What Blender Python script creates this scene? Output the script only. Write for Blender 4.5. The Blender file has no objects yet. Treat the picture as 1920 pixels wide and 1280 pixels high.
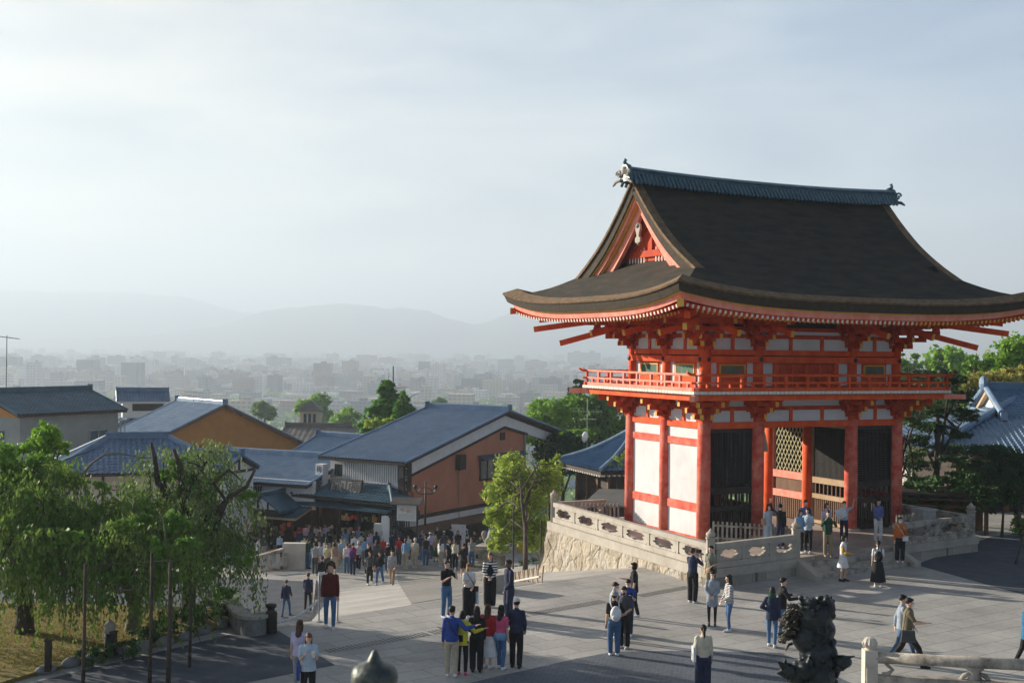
HAZE=0.00040
import bpy, bmesh, math, random
from mathutils import Vector, Matrix, noise as mnoise
R=random.Random(7)
SC=bpy.context.scene; COL=SC.collection
rad=math.radians; PI=math.pi
# ---------------------------------------------------------------- camera model
CH=8.0; FPX=2291.0; HOR=655.0; SL=0.0122
_p=math.atan((HOR-640)/FPX); _r=math.atan(SL)
CF=Vector((0,math.cos(_p),math.sin(_p))); U0=Vector((0,-math.sin(_p),math.cos(_p)))
CR=Vector((1,0,0))*math.cos(_r)+U0*math.sin(_r); CU=U0*math.cos(_r)-Vector((1,0,0))*math.sin(_r)
CAMP=Vector((0,0,CH))
def ray(px,py): return CF*FPX+CR*(px-960)+CU*(640-py)
def PZ(px,py,z=0.0):
    d=ray(px,py); return CAMP+d*((z-CH)/d.z)
def PY(px,py,Y):
    d=ray(px,py); return CAMP+d*(Y/d.y)
def ground(x,y):
    if x< -7.3:
        if y<37.2: return 0.0
        s=99 if y<64 else 99
    s=(x+7.3)*-.667+(y-34.4)*.745
    if s<=0 or x>5.2: return 0.0
    if x< -.158*y or x<-7.3-.3*(y-34): z=-4.0
    else: z=max(-.2*s,-4.0)
    if y>64: z-=.09*(min(y,100)-64)
    if y>100: z-=.35*(y-100)
    return max(z,-60)
def PG(px,py):
    d=ray(px,py); t=20/d.y; step=.1/d.y
    for i in range(4000):
        p=CAMP+d*t
        if p.z<=ground(p.x,p.y): break
        t+=step
    p=CAMP+d*t; p.z=ground(p.x,p.y); return p
# ---------------------------------------------------------------- materials
MATS={}
def nd(nt,t,**k):
    n=nt.nodes.new(t)
    for a,v in k.items(): setattr(n,a,v)
    return n
def mat(name,c1,c2=None,rough=.8,scale=3.0,bump=0.0,bscale=None,metal=0,spec=.3,detail=5,coord='Object',stretch=None,contrast=None,emit=None,trans=0):
    if name in MATS: return MATS[name]
    m=bpy.data.materials.new(name); m.use_nodes=True; nt=m.node_tree
    b=nt.nodes['Principled BSDF']; MATS[name]=m
    b.inputs['Roughness'].default_value=rough; b.inputs['Metallic'].default_value=metal
    b.inputs['Specular IOR Level'].default_value=spec
    b.inputs['Base Color'].default_value=(*c1,1)
    tc=nd(nt,'ShaderNodeTexCoord'); src=tc.outputs[coord]
    if stretch:
        mp=nd(nt,'ShaderNodeMapping'); mp.inputs['Scale'].default_value=stretch
        nt.links.new(src,mp.inputs[0]); src=mp.outputs[0]
    if c2 is not None:
        n=nd(nt,'ShaderNodeTexNoise'); n.inputs['Scale'].default_value=scale; n.inputs['Detail'].default_value=detail; n.inputs['Roughness'].default_value=.65
        nt.links.new(src,n.inputs['Vector'])
        rp=nd(nt,'ShaderNodeValToRGB'); lo,hi=contrast or (.35,.65)
        rp.color_ramp.elements[0].position=lo; rp.color_ramp.elements[1].position=hi
        rp.color_ramp.elements[0].color=(*c1,1); rp.color_ramp.elements[1].color=(*c2,1)
        nt.links.new(n.outputs['Fac'],rp.inputs[0]); nt.links.new(rp.outputs[0],b.inputs['Base Color'])
    if bump:
        n2=nd(nt,'ShaderNodeTexNoise'); n2.inputs['Scale'].default_value=bscale or scale*4; n2.inputs['Detail'].default_value=6
        nt.links.new(src,n2.inputs['Vector'])
        bp=nd(nt,'ShaderNodeBump'); bp.inputs['Strength'].default_value=bump; bp.inputs['Distance'].default_value=.02
        nt.links.new(n2.outputs['Fac'],bp.inputs['Height']); nt.links.new(bp.outputs[0],b.inputs['Normal'])
    if emit:
        b.inputs['Emission Color'].default_value=(*emit[0],1); b.inputs['Emission Strength'].default_value=emit[1]
    if trans: # leaf translucency
        tr=nd(nt,'ShaderNodeBsdfTranslucent'); mx=nd(nt,'ShaderNodeMixShader'); mx.inputs[0].default_value=trans
        out=nt.nodes['Material Output']
        if c2 is not None: nt.links.new(rp.outputs[0],tr.inputs[0])
        else: tr.inputs[0].default_value=(*c1,1)
        nt.links.new(b.outputs[0],mx.inputs[1]); nt.links.new(tr.outputs[0],mx.inputs[2]); nt.links.new(mx.outputs[0],out.inputs[0])
    return m
# ---------------------------------------------------------------- object helpers
def tag(o,label=None,cat=None,group=None,kind=None):
    if label: o['label']=label
    if cat: o['category']=cat
    if group: o['group']=group
    if kind: o['kind']=kind
    return o
def empty(name,loc,rz=0,label=None,cat=None,group=None):
    o=bpy.data.objects.new(name,None); COL.objects.link(o); o.location=loc; o.rotation_euler=(0,0,rz)
    o.empty_display_size=.2
    return tag(o,label,cat,group)
def copy_tree(o,parent=None):
    c=o.copy(); COL.objects.link(c); c.parent=parent
    for ch in [x for x in o.children]: copy_tree(ch,c)
    return c
class MB:
    def __init__(s): s.v=[]; s.f=[]; s.m=[]; s.mi=0; s.T=None
    def add(s,vs,fs):
        b=len(s.v)
        if s.T is not None: vs=[tuple(s.T@Vector(v)) for v in vs]
        s.v.extend([tuple(v) for v in vs]); s.f.extend([tuple(b+i for i in f) for f in fs]); s.m.extend([s.mi]*len(fs))
        return s
    def box(s,c,d,rz=0,M=None):
        x,y,z=d[0]/2,d[1]/2,d[2]/2
        vs=[Vector((a,b,e)) for a in(-x,x) for b in(-y,y) for e in(-z,z)]
        if M is None and rz: M=Matrix.Rotation(rz,3,'Z')
        if M is not None: vs=[M@v for v in vs]
        c=Vector(c)
        return s.add([v+c for v in vs],[(0,1,3,2),(4,6,7,5),(0,4,5,1),(2,3,7,6),(0,2,6,4),(1,5,7,3)])
    def bb(s,x0,x1,y0,y1,z0,z1): return s.box(((x0+x1)/2,(y0+y1)/2,(z0+z1)/2),(abs(x1-x0),abs(y1-y0),abs(z1-z0)))
    def beam(s,p,q,w,h,up=(0,0,1)):
        p=Vector(p);q=Vector(q);d=q-p;L=d.length
        if L<1e-6: return s
        d/=L; u=Vector(up); sd=d.cross(u)
        if sd.length<1e-4: sd=d.cross(Vector((0,1,0)))
        sd.normalize(); u=sd.cross(d)
        vs=[]
        for c in(p,q):
            for a,b in((-1,-1),(1,-1),(1,1),(-1,1)): vs.append(c+sd*a*w/2+u*b*h/2)
        return s.add(vs,[(3,2,1,0),(4,5,6,7),(0,1,5,4),(1,2,6,5),(2,3,7,6),(3,0,4,7)])
    def tube(s,pts,rr,n=10,cap=True):
        pts=[Vector(p) for p in pts]
        if not hasattr(rr,'__len__'): rr=[rr]*len(pts)
        vs=[];fs=[]; prev=None
        for i,p in enumerate(pts):
            d=(pts[min(i+1,len(pts)-1)]-pts[max(i-1,0)])
            d=d.normalized() if d.length>1e-9 else Vector((0,0,1))
            if prev is None:
                a=d.cross(Vector((0,1,0)) if abs(d.y)<.9 else Vector((1,0,0))).normalized()
            else:
                a=prev-d*prev.dot(d)
                a=a.normalized() if a.length>1e-6 else d.orthogonal().normalized()
            prev=a; b=d.cross(a)
            for k in range(n):
                t=2*PI*k/n; vs.append(p+(a*math.cos(t)+b*math.sin(t))*rr[i])
        for i in range(len(pts)-1):
            for k in range(n):
                k2=(k+1)%n; fs.append((i*n+k,i*n+k2,(i+1)*n+k2,(i+1)*n+k))
        if cap:
            fs.append(tuple(range(n))[::-1]); fs.append(tuple((len(pts)-1)*n+k for k in range(n)))
        return s.add(vs,fs)
    def lathe(s,prof,c=(0,0,0),n=20):
        vs=[];fs=[];m=len(prof)
        for r,z in prof:
            for k in range(n):
                t=2*PI*k/n; vs.append((c[0]+r*math.cos(t),c[1]+r*math.sin(t),c[2]+z))
        for i in range(m-1):
            for k in range(n):
                k2=(k+1)%n; fs.append((i*n+k,i*n+k2,(i+1)*n+k2,(i+1)*n+k))
        fs.append(tuple(range(n))[::-1]); fs.append(tuple((m-1)*n+k for k in range(n)))
        return s.add(vs,fs)
    def loft(s,rings,n=14):  # rings: (x,y,z,rx,ry)
        vs=[];fs=[];m=len(rings)
        for x,y,z,rx,ry in rings:
            for k in range(n):
                t=2*PI*k/n; vs.append((x+rx*math.cos(t),y+ry*math.sin(t),z))
        for i in range(m-1):
            for k in range(n):
                k2=(k+1)%n; fs.append((i*n+k,i*n+k2,(i+1)*n+k2,(i+1)*n+k))
        fs.append(tuple(range(n))[::-1]); fs.append(tuple((m-1)*n+k for k in range(n)))
        return s.add(vs,fs)
    def ell(s,c,r,n=12,m=8,M=None):
        if not hasattr(r,'__len__'): r=(r,r,r)
        vs=[];fs=[]; c=Vector(c)
        for i in range(1,m):
            ph=PI*i/m
            for k in range(n):
                t=2*PI*k/n; v=Vector((r[0]*math.sin(ph)*math.cos(t),r[1]*math.sin(ph)*math.sin(t),r[2]*math.cos(ph)))
                if M is not None: v=M@v
                vs.append(v+c)
        t0=Vector((0,0,r[2])); t1=Vector((0,0,-r[2]))
        if M is not None: t0=M@t0;t1=M@t1
        vs.append(c+t0); vs.append(c+t1); a=len(vs)-2
        for i in range(m-2):
            for k in range(n):
                k2=(k+1)%n; fs.append((i*n+k,(i+1)*n+k,(i+1)*n+k2,i*n+k2))
        for k in range(n):
            k2=(k+1)%n; fs.append((a,k,k2)); fs.append((a+1,(m-2)*n+k2,(m-2)*n+k))
        return s.add(vs,fs)
    def cap(s,p,q,r0,r1,n=10):   # capsule (tapered)
        p=Vector(p);q=Vector(q); s.tube([p,q],[r0,r1],n); s.ell(p,r0,n,6); s.ell(q,r1,n,6); return s
    def prism(s,poly,z0,z1):
        n=len(poly); vs=[(x,y,z0) for x,y in poly]+[(x,y,z1) for x,y in poly]
        return s.add(vs,[tuple(range(n))[::-1],tuple(range(n,2*n))]+[(i,(i+1)%n,n+(i+1)%n,n+i) for i in range(n)])
    def slab(s,poly3,d):   # polygon (3d points) extruded by vector d
        n=len(poly3); d=Vector(d); vs=[Vector(p) for p in poly3]+[Vector(p)+d for p in poly3]
        return s.add(vs,[tuple(range(n))[::-1],tuple(range(n,2*n))]+[(i,(i+1)%n,n+(i+1)%n,n+i) for i in range(n)])
    def grid(s,fn,nu,nv,flip=False):
        vs=[fn(i/nu,j/nv) for j in range(nv+1) for i in range(nu+1)]; w=nu+1
        fs=[(j*w+i,j*w+i+1,(j+1)*w+i+1,(j+1)*w+i) for j in range(nv) for i in range(nu)]
        if flip: fs=[f[::-1] for f in fs]
        return s.add(vs,fs)
    def mesh(s,name,ms,smooth=False,fix=True):
        me=bpy.data.meshes.new(name); me.from_pydata(s.v,[],s.f)
        if not isinstance(ms,(list,tuple)): ms=[ms]
        for m in ms: me.materials.append(m)
        if any(s.m): me.polygons.foreach_set('material_index',[min(i,len(ms)-1) for i in s.m])
        if fix:
            bm=bmesh.new(); bm.from_mesh(me); bmesh.ops.recalc_face_normals(bm,faces=bm.faces); bm.to_mesh(me); bm.free()
        if smooth: me.polygons.foreach_set('use_smooth',[True]*len(me.polygons))
        me.update(); return me
    def build(s,name,ms,parent=None,loc=(0,0,0),rz=0,smooth=False,fix=True):
        o=bpy.data.objects.new(name,s.mesh(name,ms,smooth,fix)); COL.objects.link(o)
        o.location=loc; o.rotation_euler=(0,0,rz)
        if parent is not None: o.parent=parent
        return o
def inst(name,me,parent=None,loc=(0,0,0),rz=0,sc=1):
    o=bpy.data.objects.new(name,me); COL.objects.link(o); o.location=loc; o.rotation_euler=(0,0,rz)
    o.scale=(sc,sc,sc) if not hasattr(sc,'__len__') else sc
    if parent is not None: o.parent=parent
    return o
def lerp(a,b,t): return a+(b-a)*t
def interp(tab,x):
    if x<=tab[0][0]: return tab[0][1]
    for (a,b),(c,d) in zip(tab,tab[1:]):
        if x<=c: return b+(d-b)*(x-a)/(c-a)
    return tab[-1][1]
def csp(tab,x):  # smooth (catmull-rom) interpolation
    n=len(tab)
    if x<=tab[0][0]: return tab[0][1]
    if x>=tab[-1][0]: return tab[-1][1]
    for i in range(n-1):
        if x<=tab[i+1][0]:
            x0,y0=tab[i];x1,y1=tab[i+1];h=x1-x0;t=(x-x0)/h
            m0=(tab[i+1][1]-tab[i-1][1])/(tab[i+1][0]-tab[i-1][0]) if i>0 else (y1-y0)/h
            m1=(tab[i+2][1]-tab[i][1])/(tab[i+2][0]-tab[i][0]) if i<n-2 else (y1-y0)/h
            return (2*t**3-3*t*t+1)*y0+(t**3-2*t*t+t)*h*m0+(-2*t**3+3*t*t)*y1+(t**3-t*t)*h*m1
# ---------------------------------------------------------------- camera
cam=bpy.data.cameras.new('camera'); camo=bpy.data.objects.new('camera',cam); COL.objects.link(camo); SC.camera=camo
cam.sensor_width=36; cam.lens=FPX/1920*36; cam.clip_start=.1; cam.clip_end=60000
camo.matrix_world=Matrix(((CR.x,CU.x,-CF.x,0),(CR.y,CU.y,-CF.y,0),(CR.z,CU.z,-CF.z,CH),(0,0,0,1)))
cam.dof.use_dof=True; cam.dof.focus_distance=46; cam.dof.aperture_fstop=2.4
# ---------------------------------------------------------------- light
SUN_EL=rad(16); SUN_H=Vector((-.88,.475,0)).normalized()
to_sun=Vector((SUN_H.x*math.cos(SUN_EL),SUN_H.y*math.cos(SUN_EL),math.sin(SUN_EL)))
sl=bpy.data.lights.new('sun','SUN'); so=bpy.data.objects.new('sun',sl); COL.objects.link(so)
sl.energy=5.0; sl.angle=rad(.6); sl.color=(1,.89,.74)
so.rotation_euler=to_sun.to_track_quat('Z','Y').to_euler()
w=bpy.data.worlds.new('World'); SC.world=w; w.use_nodes=True; nt=w.node_tree
bg=nt.nodes['Background']; bg.inputs['Strength'].default_value=.12
sk=nd(nt,'ShaderNodeTexSky'); sk.sky_type='NISHITA'; sk.sun_disc=False; sk.sun_elevation=SUN_EL
# nishita: sun_rotation measured clockwise from +Y
sk.sun_rotation=math.atan2(to_sun.x,to_sun.y)
sk.altitude=100; sk.air_density=1.0; sk.dust_density=2.0; sk.ozone_density=1.2
tc=nd(nt,'ShaderNodeTexCoord')
mp=nd(nt,'ShaderNodeMapping'); mp.inputs['Scale'].default_value=(2.0,1.6,9.0); mp.inputs['Rotation'].default_value=(rad(4),rad(-7),rad(20))
nt.links.new(tc.outputs['Generated'],mp.inputs[0])
n1=nd(nt,'ShaderNodeTexNoise'); n1.inputs['Scale'].default_value=1.5; n1.inputs['Detail'].default_value=9; n1.inputs['Roughness'].default_value=.55; n1.inputs['Distortion'].default_value=.5
nt.links.new(mp.outputs[0],n1.inputs['Vector'])
rp=nd(nt,'ShaderNodeValToRGB'); rp.color_ramp.elements[0].position=.38; rp.color_ramp.elements[1].position=.62
rp.color_ramp.elements[0].color=(.52,.63,.78,1); rp.color_ramp.elements[1].color=(1.22,1.16,1.08,1)
nt.links.new(n1.outputs['Fac'],rp.inputs[0])
# thin high overcast: brighter towards the sun
dt=nd(nt,'ShaderNodeVectorMath',operation='DOT_PRODUCT'); dt.inputs[1].default_value=tuple(to_sun)
nt.links.new(tc.outputs['Generated'],dt.inputs[0])
mr=nd(nt,'ShaderNodeMapRange'); mr.inputs[1].default_value=-.4; mr.inputs[2].default_value=1.0; mr.inputs[3].default_value=0; mr.inputs[4].default_value=1
nt.links.new(dt.outputs['Value'],mr.inputs[0])
cr=nd(nt,'ShaderNodeValToRGB'); e=cr.color_ramp.elements
e[0].position=0; e[0].color=(.16,.36,.75,1); e[1].position=1; e[1].color=(2.6,2.5,2.2,1)
for p_,c_ in((.30,(.86,1.26,1.92)),(.55,(1.32,1.54,1.80)),(.82,(1.76,1.68,1.48))):
    q_=e.new(p_); q_.color=(*c_,1)
nt.links.new(mr.outputs[0],cr.inputs[0])
sx=nd(nt,'ShaderNodeSeparateXYZ'); nt.links.new(tc.outputs['Generated'],sx.inputs[0])
me_=nd(nt,'ShaderNodeMapRange',interpolation_type='SMOOTHSTEP'); me_.inputs[1].default_value=.28; me_.inputs[2].default_value=.75; me_.inputs[3].default_value=1; me_.inputs[4].default_value=.20
nt.links.new(sx.outputs['Z'],me_.inputs[0])
m1_=nd(nt,'ShaderNodeVectorMath',operation='MULTIPLY'); nt.links.new(cr.outputs[0],m1_.inputs[0]); nt.links.new(rp.outputs[0],m1_.inputs[1])
sc_=nd(nt,'ShaderNodeVectorMath',operation='SCALE'); nt.links.new(m1_.outputs[0],sc_.inputs[0]); nt.links.new(me_.outputs[0],sc_.inputs['Scale'])
mx=nd(nt,'ShaderNodeMix',data_type='RGBA'); mx.inputs['Factor'].default_value=.82
nt.links.new(sk.outputs[0],mx.inputs['A']); nt.links.new(sc_.outputs[0],mx.inputs['B'])
nt.links.new(mx.outputs['Result'],bg.inputs['Color'])
vs_=SC.view_settings; vs_.view_transform='Standard'; vs_.look='None'; vs_.exposure=1.5; vs_.gamma=1
try: vs_.use_curve_mapping=False
except: pass
SC.cycles.volume_bounces=0; SC.cycles.max_bounces=6; SC.cycles.transparent_max_bounces=6
# ---------------------------------------------------------------- common materials
M_red=mat('vermilion_paint',(.60,.062,.012),(.72,.12,.03),.7,2.2,.15,14,spec=.12)
M_redold=mat('faded_vermilion',(.52,.05,.03),(.70,.24,.17),.8,2.4,.25,20,contrast=(.32,.68),spec=.12)
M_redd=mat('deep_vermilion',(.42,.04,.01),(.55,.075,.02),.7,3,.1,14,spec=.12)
M_pink=mat('weathered_vermilion_board',(.70,.20,.13),(.78,.32,.25),.75,2.5,.15,20)
M_yel=mat('ochre_paint',(.72,.42,.06),(.55,.30,.05),.6,5)
M_white=mat('white_plaster',(.62,.64,.66),(.50,.505,.50),.9,.9,.15,20,contrast=(.42,.8))
M_white2=mat('painted_white_ends',(.78,.76,.70),(.6,.56,.48),.8,8)
M_green=mat('green_lattice_paint',(.06,.16,.11),(.09,.22,.15),.6,5)
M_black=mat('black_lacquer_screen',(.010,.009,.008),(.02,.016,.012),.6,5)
M_brown=mat('brown_wood',(.11,.055,.03),(.18,.10,.055),.75,3,.2,30,stretch=(1,1,.2))
M_dwood=mat('dark_wood',(.025,.018,.014),(.05,.036,.026),.7,4,.2,30)
M_lwood=mat('bare_wood',(.36,.24,.14),(.46,.33,.21),.75,3,.2,30)
M_bark=mat('cypress_bark_roof',(.012,.015,.013),(.062,.046,.030),.95,.9,1.0,22,detail=12,contrast=(.32,.78),stretch=(1,1,5))
M_barke=mat('bark_edge',(.10,.065,.035),(.22,.14,.075),.9,5,.5,30)  # lighter brown paints the sunlit outer band of the bark edge
M_barkd=mat('bark_edge_dark',(.035,.028,.020),(.06,.045,.03),.9,5,.4,30)  # dark copy puts shade into the colour of the recessed lower layer
M_tile=mat('ridge_tile',(.018,.065,.10),(.05,.13,.17),.42,3,.2,20,spec=.5)
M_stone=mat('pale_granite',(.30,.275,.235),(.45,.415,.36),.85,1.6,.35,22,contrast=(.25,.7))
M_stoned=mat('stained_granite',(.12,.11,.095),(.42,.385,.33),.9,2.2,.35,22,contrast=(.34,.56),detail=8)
M_iron=mat('dark_iron',(.02,.022,.024),(.04,.04,.045),.5,6,metal=.3)
M_grey=mat('grey_metal',(.25,.27,.28),(.35,.36,.37),.5,6)
# ================================================================ land
def paving(name,c1,c2,sx,sy,rz,mortar=.016,mc=.6,off=.5,bump=.25,scalevar=1.0):
    m=bpy.data.materials.new(name); m.use_nodes=True; nt=m.node_tree; b=nt.nodes['Principled BSDF']; b.inputs['Roughness'].default_value=.8; b.inputs['Specular IOR Level'].default_value=.25
    tc=nd(nt,'ShaderNodeTexCoord'); mp=nd(nt,'ShaderNodeMapping'); mp.inputs['Rotation'].default_value=(0,0,rz)
    nt.links.new(tc.outputs['Object'],mp.inputs[0])
    br=nd(nt,'ShaderNodeTexBrick'); br.offset=off; br.inputs['Scale'].default_value=1; br.inputs['Brick Width'].default_value=sx; br.inputs['Row Height'].default_value=sy
    br.inputs['Mortar Size'].default_value=mortar; br.inputs['Mortar Smooth'].default_value=.3; br.inputs['Bias'].default_value=0
    br.inputs['Color1'].default_value=(*c1,1); br.inputs['Color2'].default_value=(*c2,1); br.inputs['Mortar'].default_value=(c1[0]*mc,c1[1]*mc,c1[2]*mc,1)
    nt.links.new(mp.outputs[0],br.inputs['Vector'])
    n=nd(nt,'ShaderNodeTexNoise'); n.inputs['Scale'].default_value=.45*scalevar; n.inputs['Detail'].default_value=8; nt.links.new(tc.outputs['Object'],n.inputs['Vector'])
    r=nd(nt,'ShaderNodeMapRange'); r.inputs[1].default_value=.3; r.inputs[2].default_value=.7; r.inputs[3].default_value=.74; r.inputs[4].default_value=1.12
    nt.links.new(n.outputs['Fac'],r.inputs[0])
    n3=nd(nt,'ShaderNodeTexNoise'); n3.inputs['Scale'].default_value=7; n3.inputs['Detail'].default_value=4; nt.links.new(tc.outputs['Object'],n3.inputs['Vector'])
    r3=nd(nt,'ShaderNodeMapRange'); r3.inputs[3].default_value=.78; r3.inputs[4].default_value=1.2; nt.links.new(n3.outputs['Fac'],r3.inputs[0])
    mu=nd(nt,'ShaderNodeMath',operation='MULTIPLY'); nt.links.new(r.outputs[0],mu.inputs[0]); nt.links.new(r3.outputs[0],mu.inputs[1])
    vm=nd(nt,'ShaderNodeVectorMath',operation='SCALE'); nt.links.new(br.outputs['Color'],vm.inputs[0]); nt.links.new(mu.outputs[0],vm.inputs['Scale'])
    nt.links.new(vm.outputs[0],b.inputs['Base Color'])
    bp=nd(nt,'ShaderNodeBump'); bp.inputs['Strength'].default_value=bump; bp.inputs['Distance'].default_value=.02
    ma=nd(nt,'ShaderNodeMath',operation='MULTIPLY_ADD'); ma.inputs[1].default_value=-1; nt.links.new(br.outputs['Fac'],ma.inputs[0]); nt.links.new(n3.outputs['Fac'],ma.inputs[2])
    nt.links.new(ma.outputs[0],bp.inputs['Height']); nt.links.new(bp.outputs[0],b.inputs['Normal'])
    return m
A27=math.atan2(.448,.894)
M_pave=paving('granite_paving',(.34,.333,.318),(.40,.392,.372),1.5,.75,-rad(35))
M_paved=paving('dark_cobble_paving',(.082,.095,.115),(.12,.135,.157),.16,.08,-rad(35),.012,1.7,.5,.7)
M_pavem=paving('grey_ramp_paving',(.20,.195,.185),(.235,.228,.215),.3,.3,-rad(42),.012,.75)
M_street=paving('street_paving',(.34,.33,.31),(.39,.38,.355),.9,.6,-rad(30))
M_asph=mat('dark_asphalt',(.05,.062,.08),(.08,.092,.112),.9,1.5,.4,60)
M_grav=mat('gravel',(.20,.19,.165),(.30,.285,.25),.95,8,.5,60)
BA=(-7.3,34.4); BB=(5.0,45.4)
# platform frame
e1=Vector((.894,.448,0)); e2=Vector((-.448,.894,0)); GC=Vector((7.57,47.9,0))
def G(t,d,z=0): return GC+e1*t+e2*d+Vector((0,0,z))
PCOR=G(-3.6,-5.4)      # platform near-left corner
def sheet(name,poly,m,z=0,lab=None,thick=None):
    mb=MB()
    if thick: mb.prism(poly,z-thick,z)
    else: mb.add([(x,y,z) for x,y in poly],[tuple(range(len(poly)))])
    o=mb.build(name,m,fix=bool(thick))
    if not thick:
        pass
    tag(o,lab,None,None,'structure'); return o
pl=G(-3.6,7.6); pr=G(15.6,7.6)
terr=[(-60,-6),(60,-6),(90,120),(34,120),(24,66),(pr.x,pr.y),(3.0,53.3),(5.9,45.4),(5.3,45.67),BB,BA,(-9.0,36.6),(-12,37.4),(-60,40)]
sheet('terrace',terr,M_pave,0,'pale granite paving of the temple forecourt',thick=6.5)
# ramp with its own side wall
def rampz(x,y): return max(-.2*((x+7.3)*-.667+(y-34.4)*.745),-4.0)
mb=MB()
lft0=(-5.62,35.6-.0)
def rp_(u,v):
    # u along break line direction, v away
    a=Vector((-5.75,35.78,0)); b=Vector((5.0,45.4,0)); L=Vector((-9.98,63.2,0)); Rr=Vector((3.2,66.0,0))
    p=a.lerp(b,u).lerp(L.lerp(Rr,u),v); p.z=rampz(p.x,p.y)-.003; return tuple(p)
mb.grid(rp_,20,24)
mb.add([(-5.75,35.78,-.01),(-5.75,35.78,-4.2),(-9.98,63.2,-4.2),(-9.98,63.2,-4.0)],[(0,1,2,3)])
tag(mb.build('ramp',M_pave,fix=False),'sloping pale paved ramp falling from the forecourt to the street',None,None,'structure')
# street
mb=MB()
def st_(u,v):
    x=lerp(-70,12,u); y=lerp(34.6,100,v); z=-4.0-(.09*(y-64) if y>64 else 0); return (x,y,z-.006)
mb.grid(st_,16,24)
tag(mb.build('street',M_street,fix=False),'paved shopping street below the temple forecourt',None,None,'structure')
# dark patches
def patch(name,pts,m,zf,dz=.006,lab=None,n=1):
    P=[PG(*p) if zf is None else PZ(p[0],p[1],zf) for p in pts]
    mb=MB(); mb.add([(p.x,p.y,p.z+dz) for p in P],[tuple(range(len(P)))]); o=mb.build(name,m,fix=False)
    return tag(o,lab,None,None,'structure')
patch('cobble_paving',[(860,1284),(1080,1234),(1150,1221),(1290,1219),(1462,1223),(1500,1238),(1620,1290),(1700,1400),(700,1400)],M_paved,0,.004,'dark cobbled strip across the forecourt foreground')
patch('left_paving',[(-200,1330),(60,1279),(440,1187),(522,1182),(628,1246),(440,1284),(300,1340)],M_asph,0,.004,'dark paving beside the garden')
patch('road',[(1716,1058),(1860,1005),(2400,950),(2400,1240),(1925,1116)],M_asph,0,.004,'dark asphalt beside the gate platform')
patch('far_path',[(1835,985),(2300,960),(2300,975),(1840,1002)],M_grav,0,.008,'pale gravel path right of the gate')
def lowpatch(name,pts,m,dz=.02,lab=None):
    mb=MB(); P=[Vector(p) for p in pts]
    def fn(u,v):
        p=P[0].lerp(P[1],u).lerp(P[3].lerp(P[2],u),v); return (p.x,p.y,ground(p.x,p.y)+dz)
    mb.grid(fn,16,16); return tag(mb.build(name,m,fix=False),lab,None,None,'structure')
a=PG(770,1133); b=PG(1005,1094); c=PG(905,1046); d=PG(742,1062)
a.y+=.3; b.y+=.3
lowpatch('ramp_paving',[(a.x,a.y,0),(b.x,b.y,0),(c.x,c.y,0),(d.x,d.y,0)],M_pavem,.012,'grey paved panel on the ramp')
# lower left dark paving
mb=MB()
P=[(-24,38.2),(-7.4,36.0),(-10.1,62.5),(-22,66)]
mb.add([(-26,37.7,-3.99),(-9.2,36.9,-3.99),(-5.9,36.2,-3.99),(-10.05,62.6,-3.99),(-26,66,-3.99)],[(0,1,2,3,4)])
tag(mb.build('lower_paving',M_asph,fix=False),'dark lower paving behind the rope barrier',None,None,'structure')
mb=MB(); 
for (q0,q1) in ((PG(755,1091),PG(905,1076)),):
    n=12
    for i in range(n):
        p=q0.lerp(q1,i/n); q=q0.lerp(q1,(i+1)/n); p.z=ground(p.x,p.y)+.03; q.z=ground(q.x,q.y)+.03; mb.beam(p,q,.18,.02)
tag(mb.build('kerb_strip',M_stone),'pale kerb strip crossing the grey ramp panel',None,None,'structure')
# hillside and plain
M_hill=mat('wooded_hillside',(.03,.05,.022),(.06,.085,.035),1,.05,.5,1)
mb=MB()
def hs(u,v):
    y=lerp(98,420,v); x=lerp(-260,320,u); z=-7-(y-98)*.165
    z+=2.2*mnoise.noise(Vector((x*.03,y*.03,0)))
    if v<.02: z=-7
    return (x,y,max(z,-60.0) if v<1 else -62)
mb.grid(hs,40,24)
tag(mb.build('hillside',M_hill,fix=False),'green slope dropping from the temple to the city',None,None,'structure')
M_plain=mat('city_plain',(.13,.135,.12),(.24,.235,.22),1,.006,0)
mb=MB(); S=9800
mb.add([(-S,-2000,-60.5),(S,-2000,-60.5),(S,S,-60.5),(-S,S,-60.5)],[(0,1,2,3)])
tag(mb.build('ground',M_plain,fix=False),'flat plain of the city reaching to the mountains',None,None,'structure')
# hills
def hill(name,prof,D,depth,seed,m,lab):
    mb=MB(); x0=prof[0][0]; x1=prof[-1][0]
    def fn(u,v):
        px=lerp(x0,x1,u); 
        py=csp(prof,px); top=CH+(HOR+SL*(px-960)-py)*D/FPX
        a=v*2-1; h=(1-abs(a))**.8
        Y=D+a*depth; X=(px-960)/FPX*(D+a*depth*.6)
        nz=mnoise.fractal(Vector((X*.0009,Y*.0009,seed)),1,2,6)
        z=-60+(top+60)*h*(1+.16*nz*(1-h)) + (16*mnoise.noise(Vector((X*.005,Y*.005,seed)))+9*mnoise.noise(Vector((X*.016,Y*.016,seed))))*h
        return (X,Y,z-3*(1-h))
    mb.grid(fn,520,24); return tag(mb.build(name,m,smooth=True,fix=False),lab,None,None,'structure')
M_mt=mat('forested_mountain',(.035,.06,.03),(.055,.08,.04),1,.002,0)
hill('mountain',[(-600,575),(-300,560),(0,543),(150,546),(330,553),(385,566),(430,580),(520,590),(700,605),(900,610),(1300,600),(1700,590),(2100,600),(2600,570)],8300,900,1.3,M_mt,'faint far mountain range behind the city')
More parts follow.
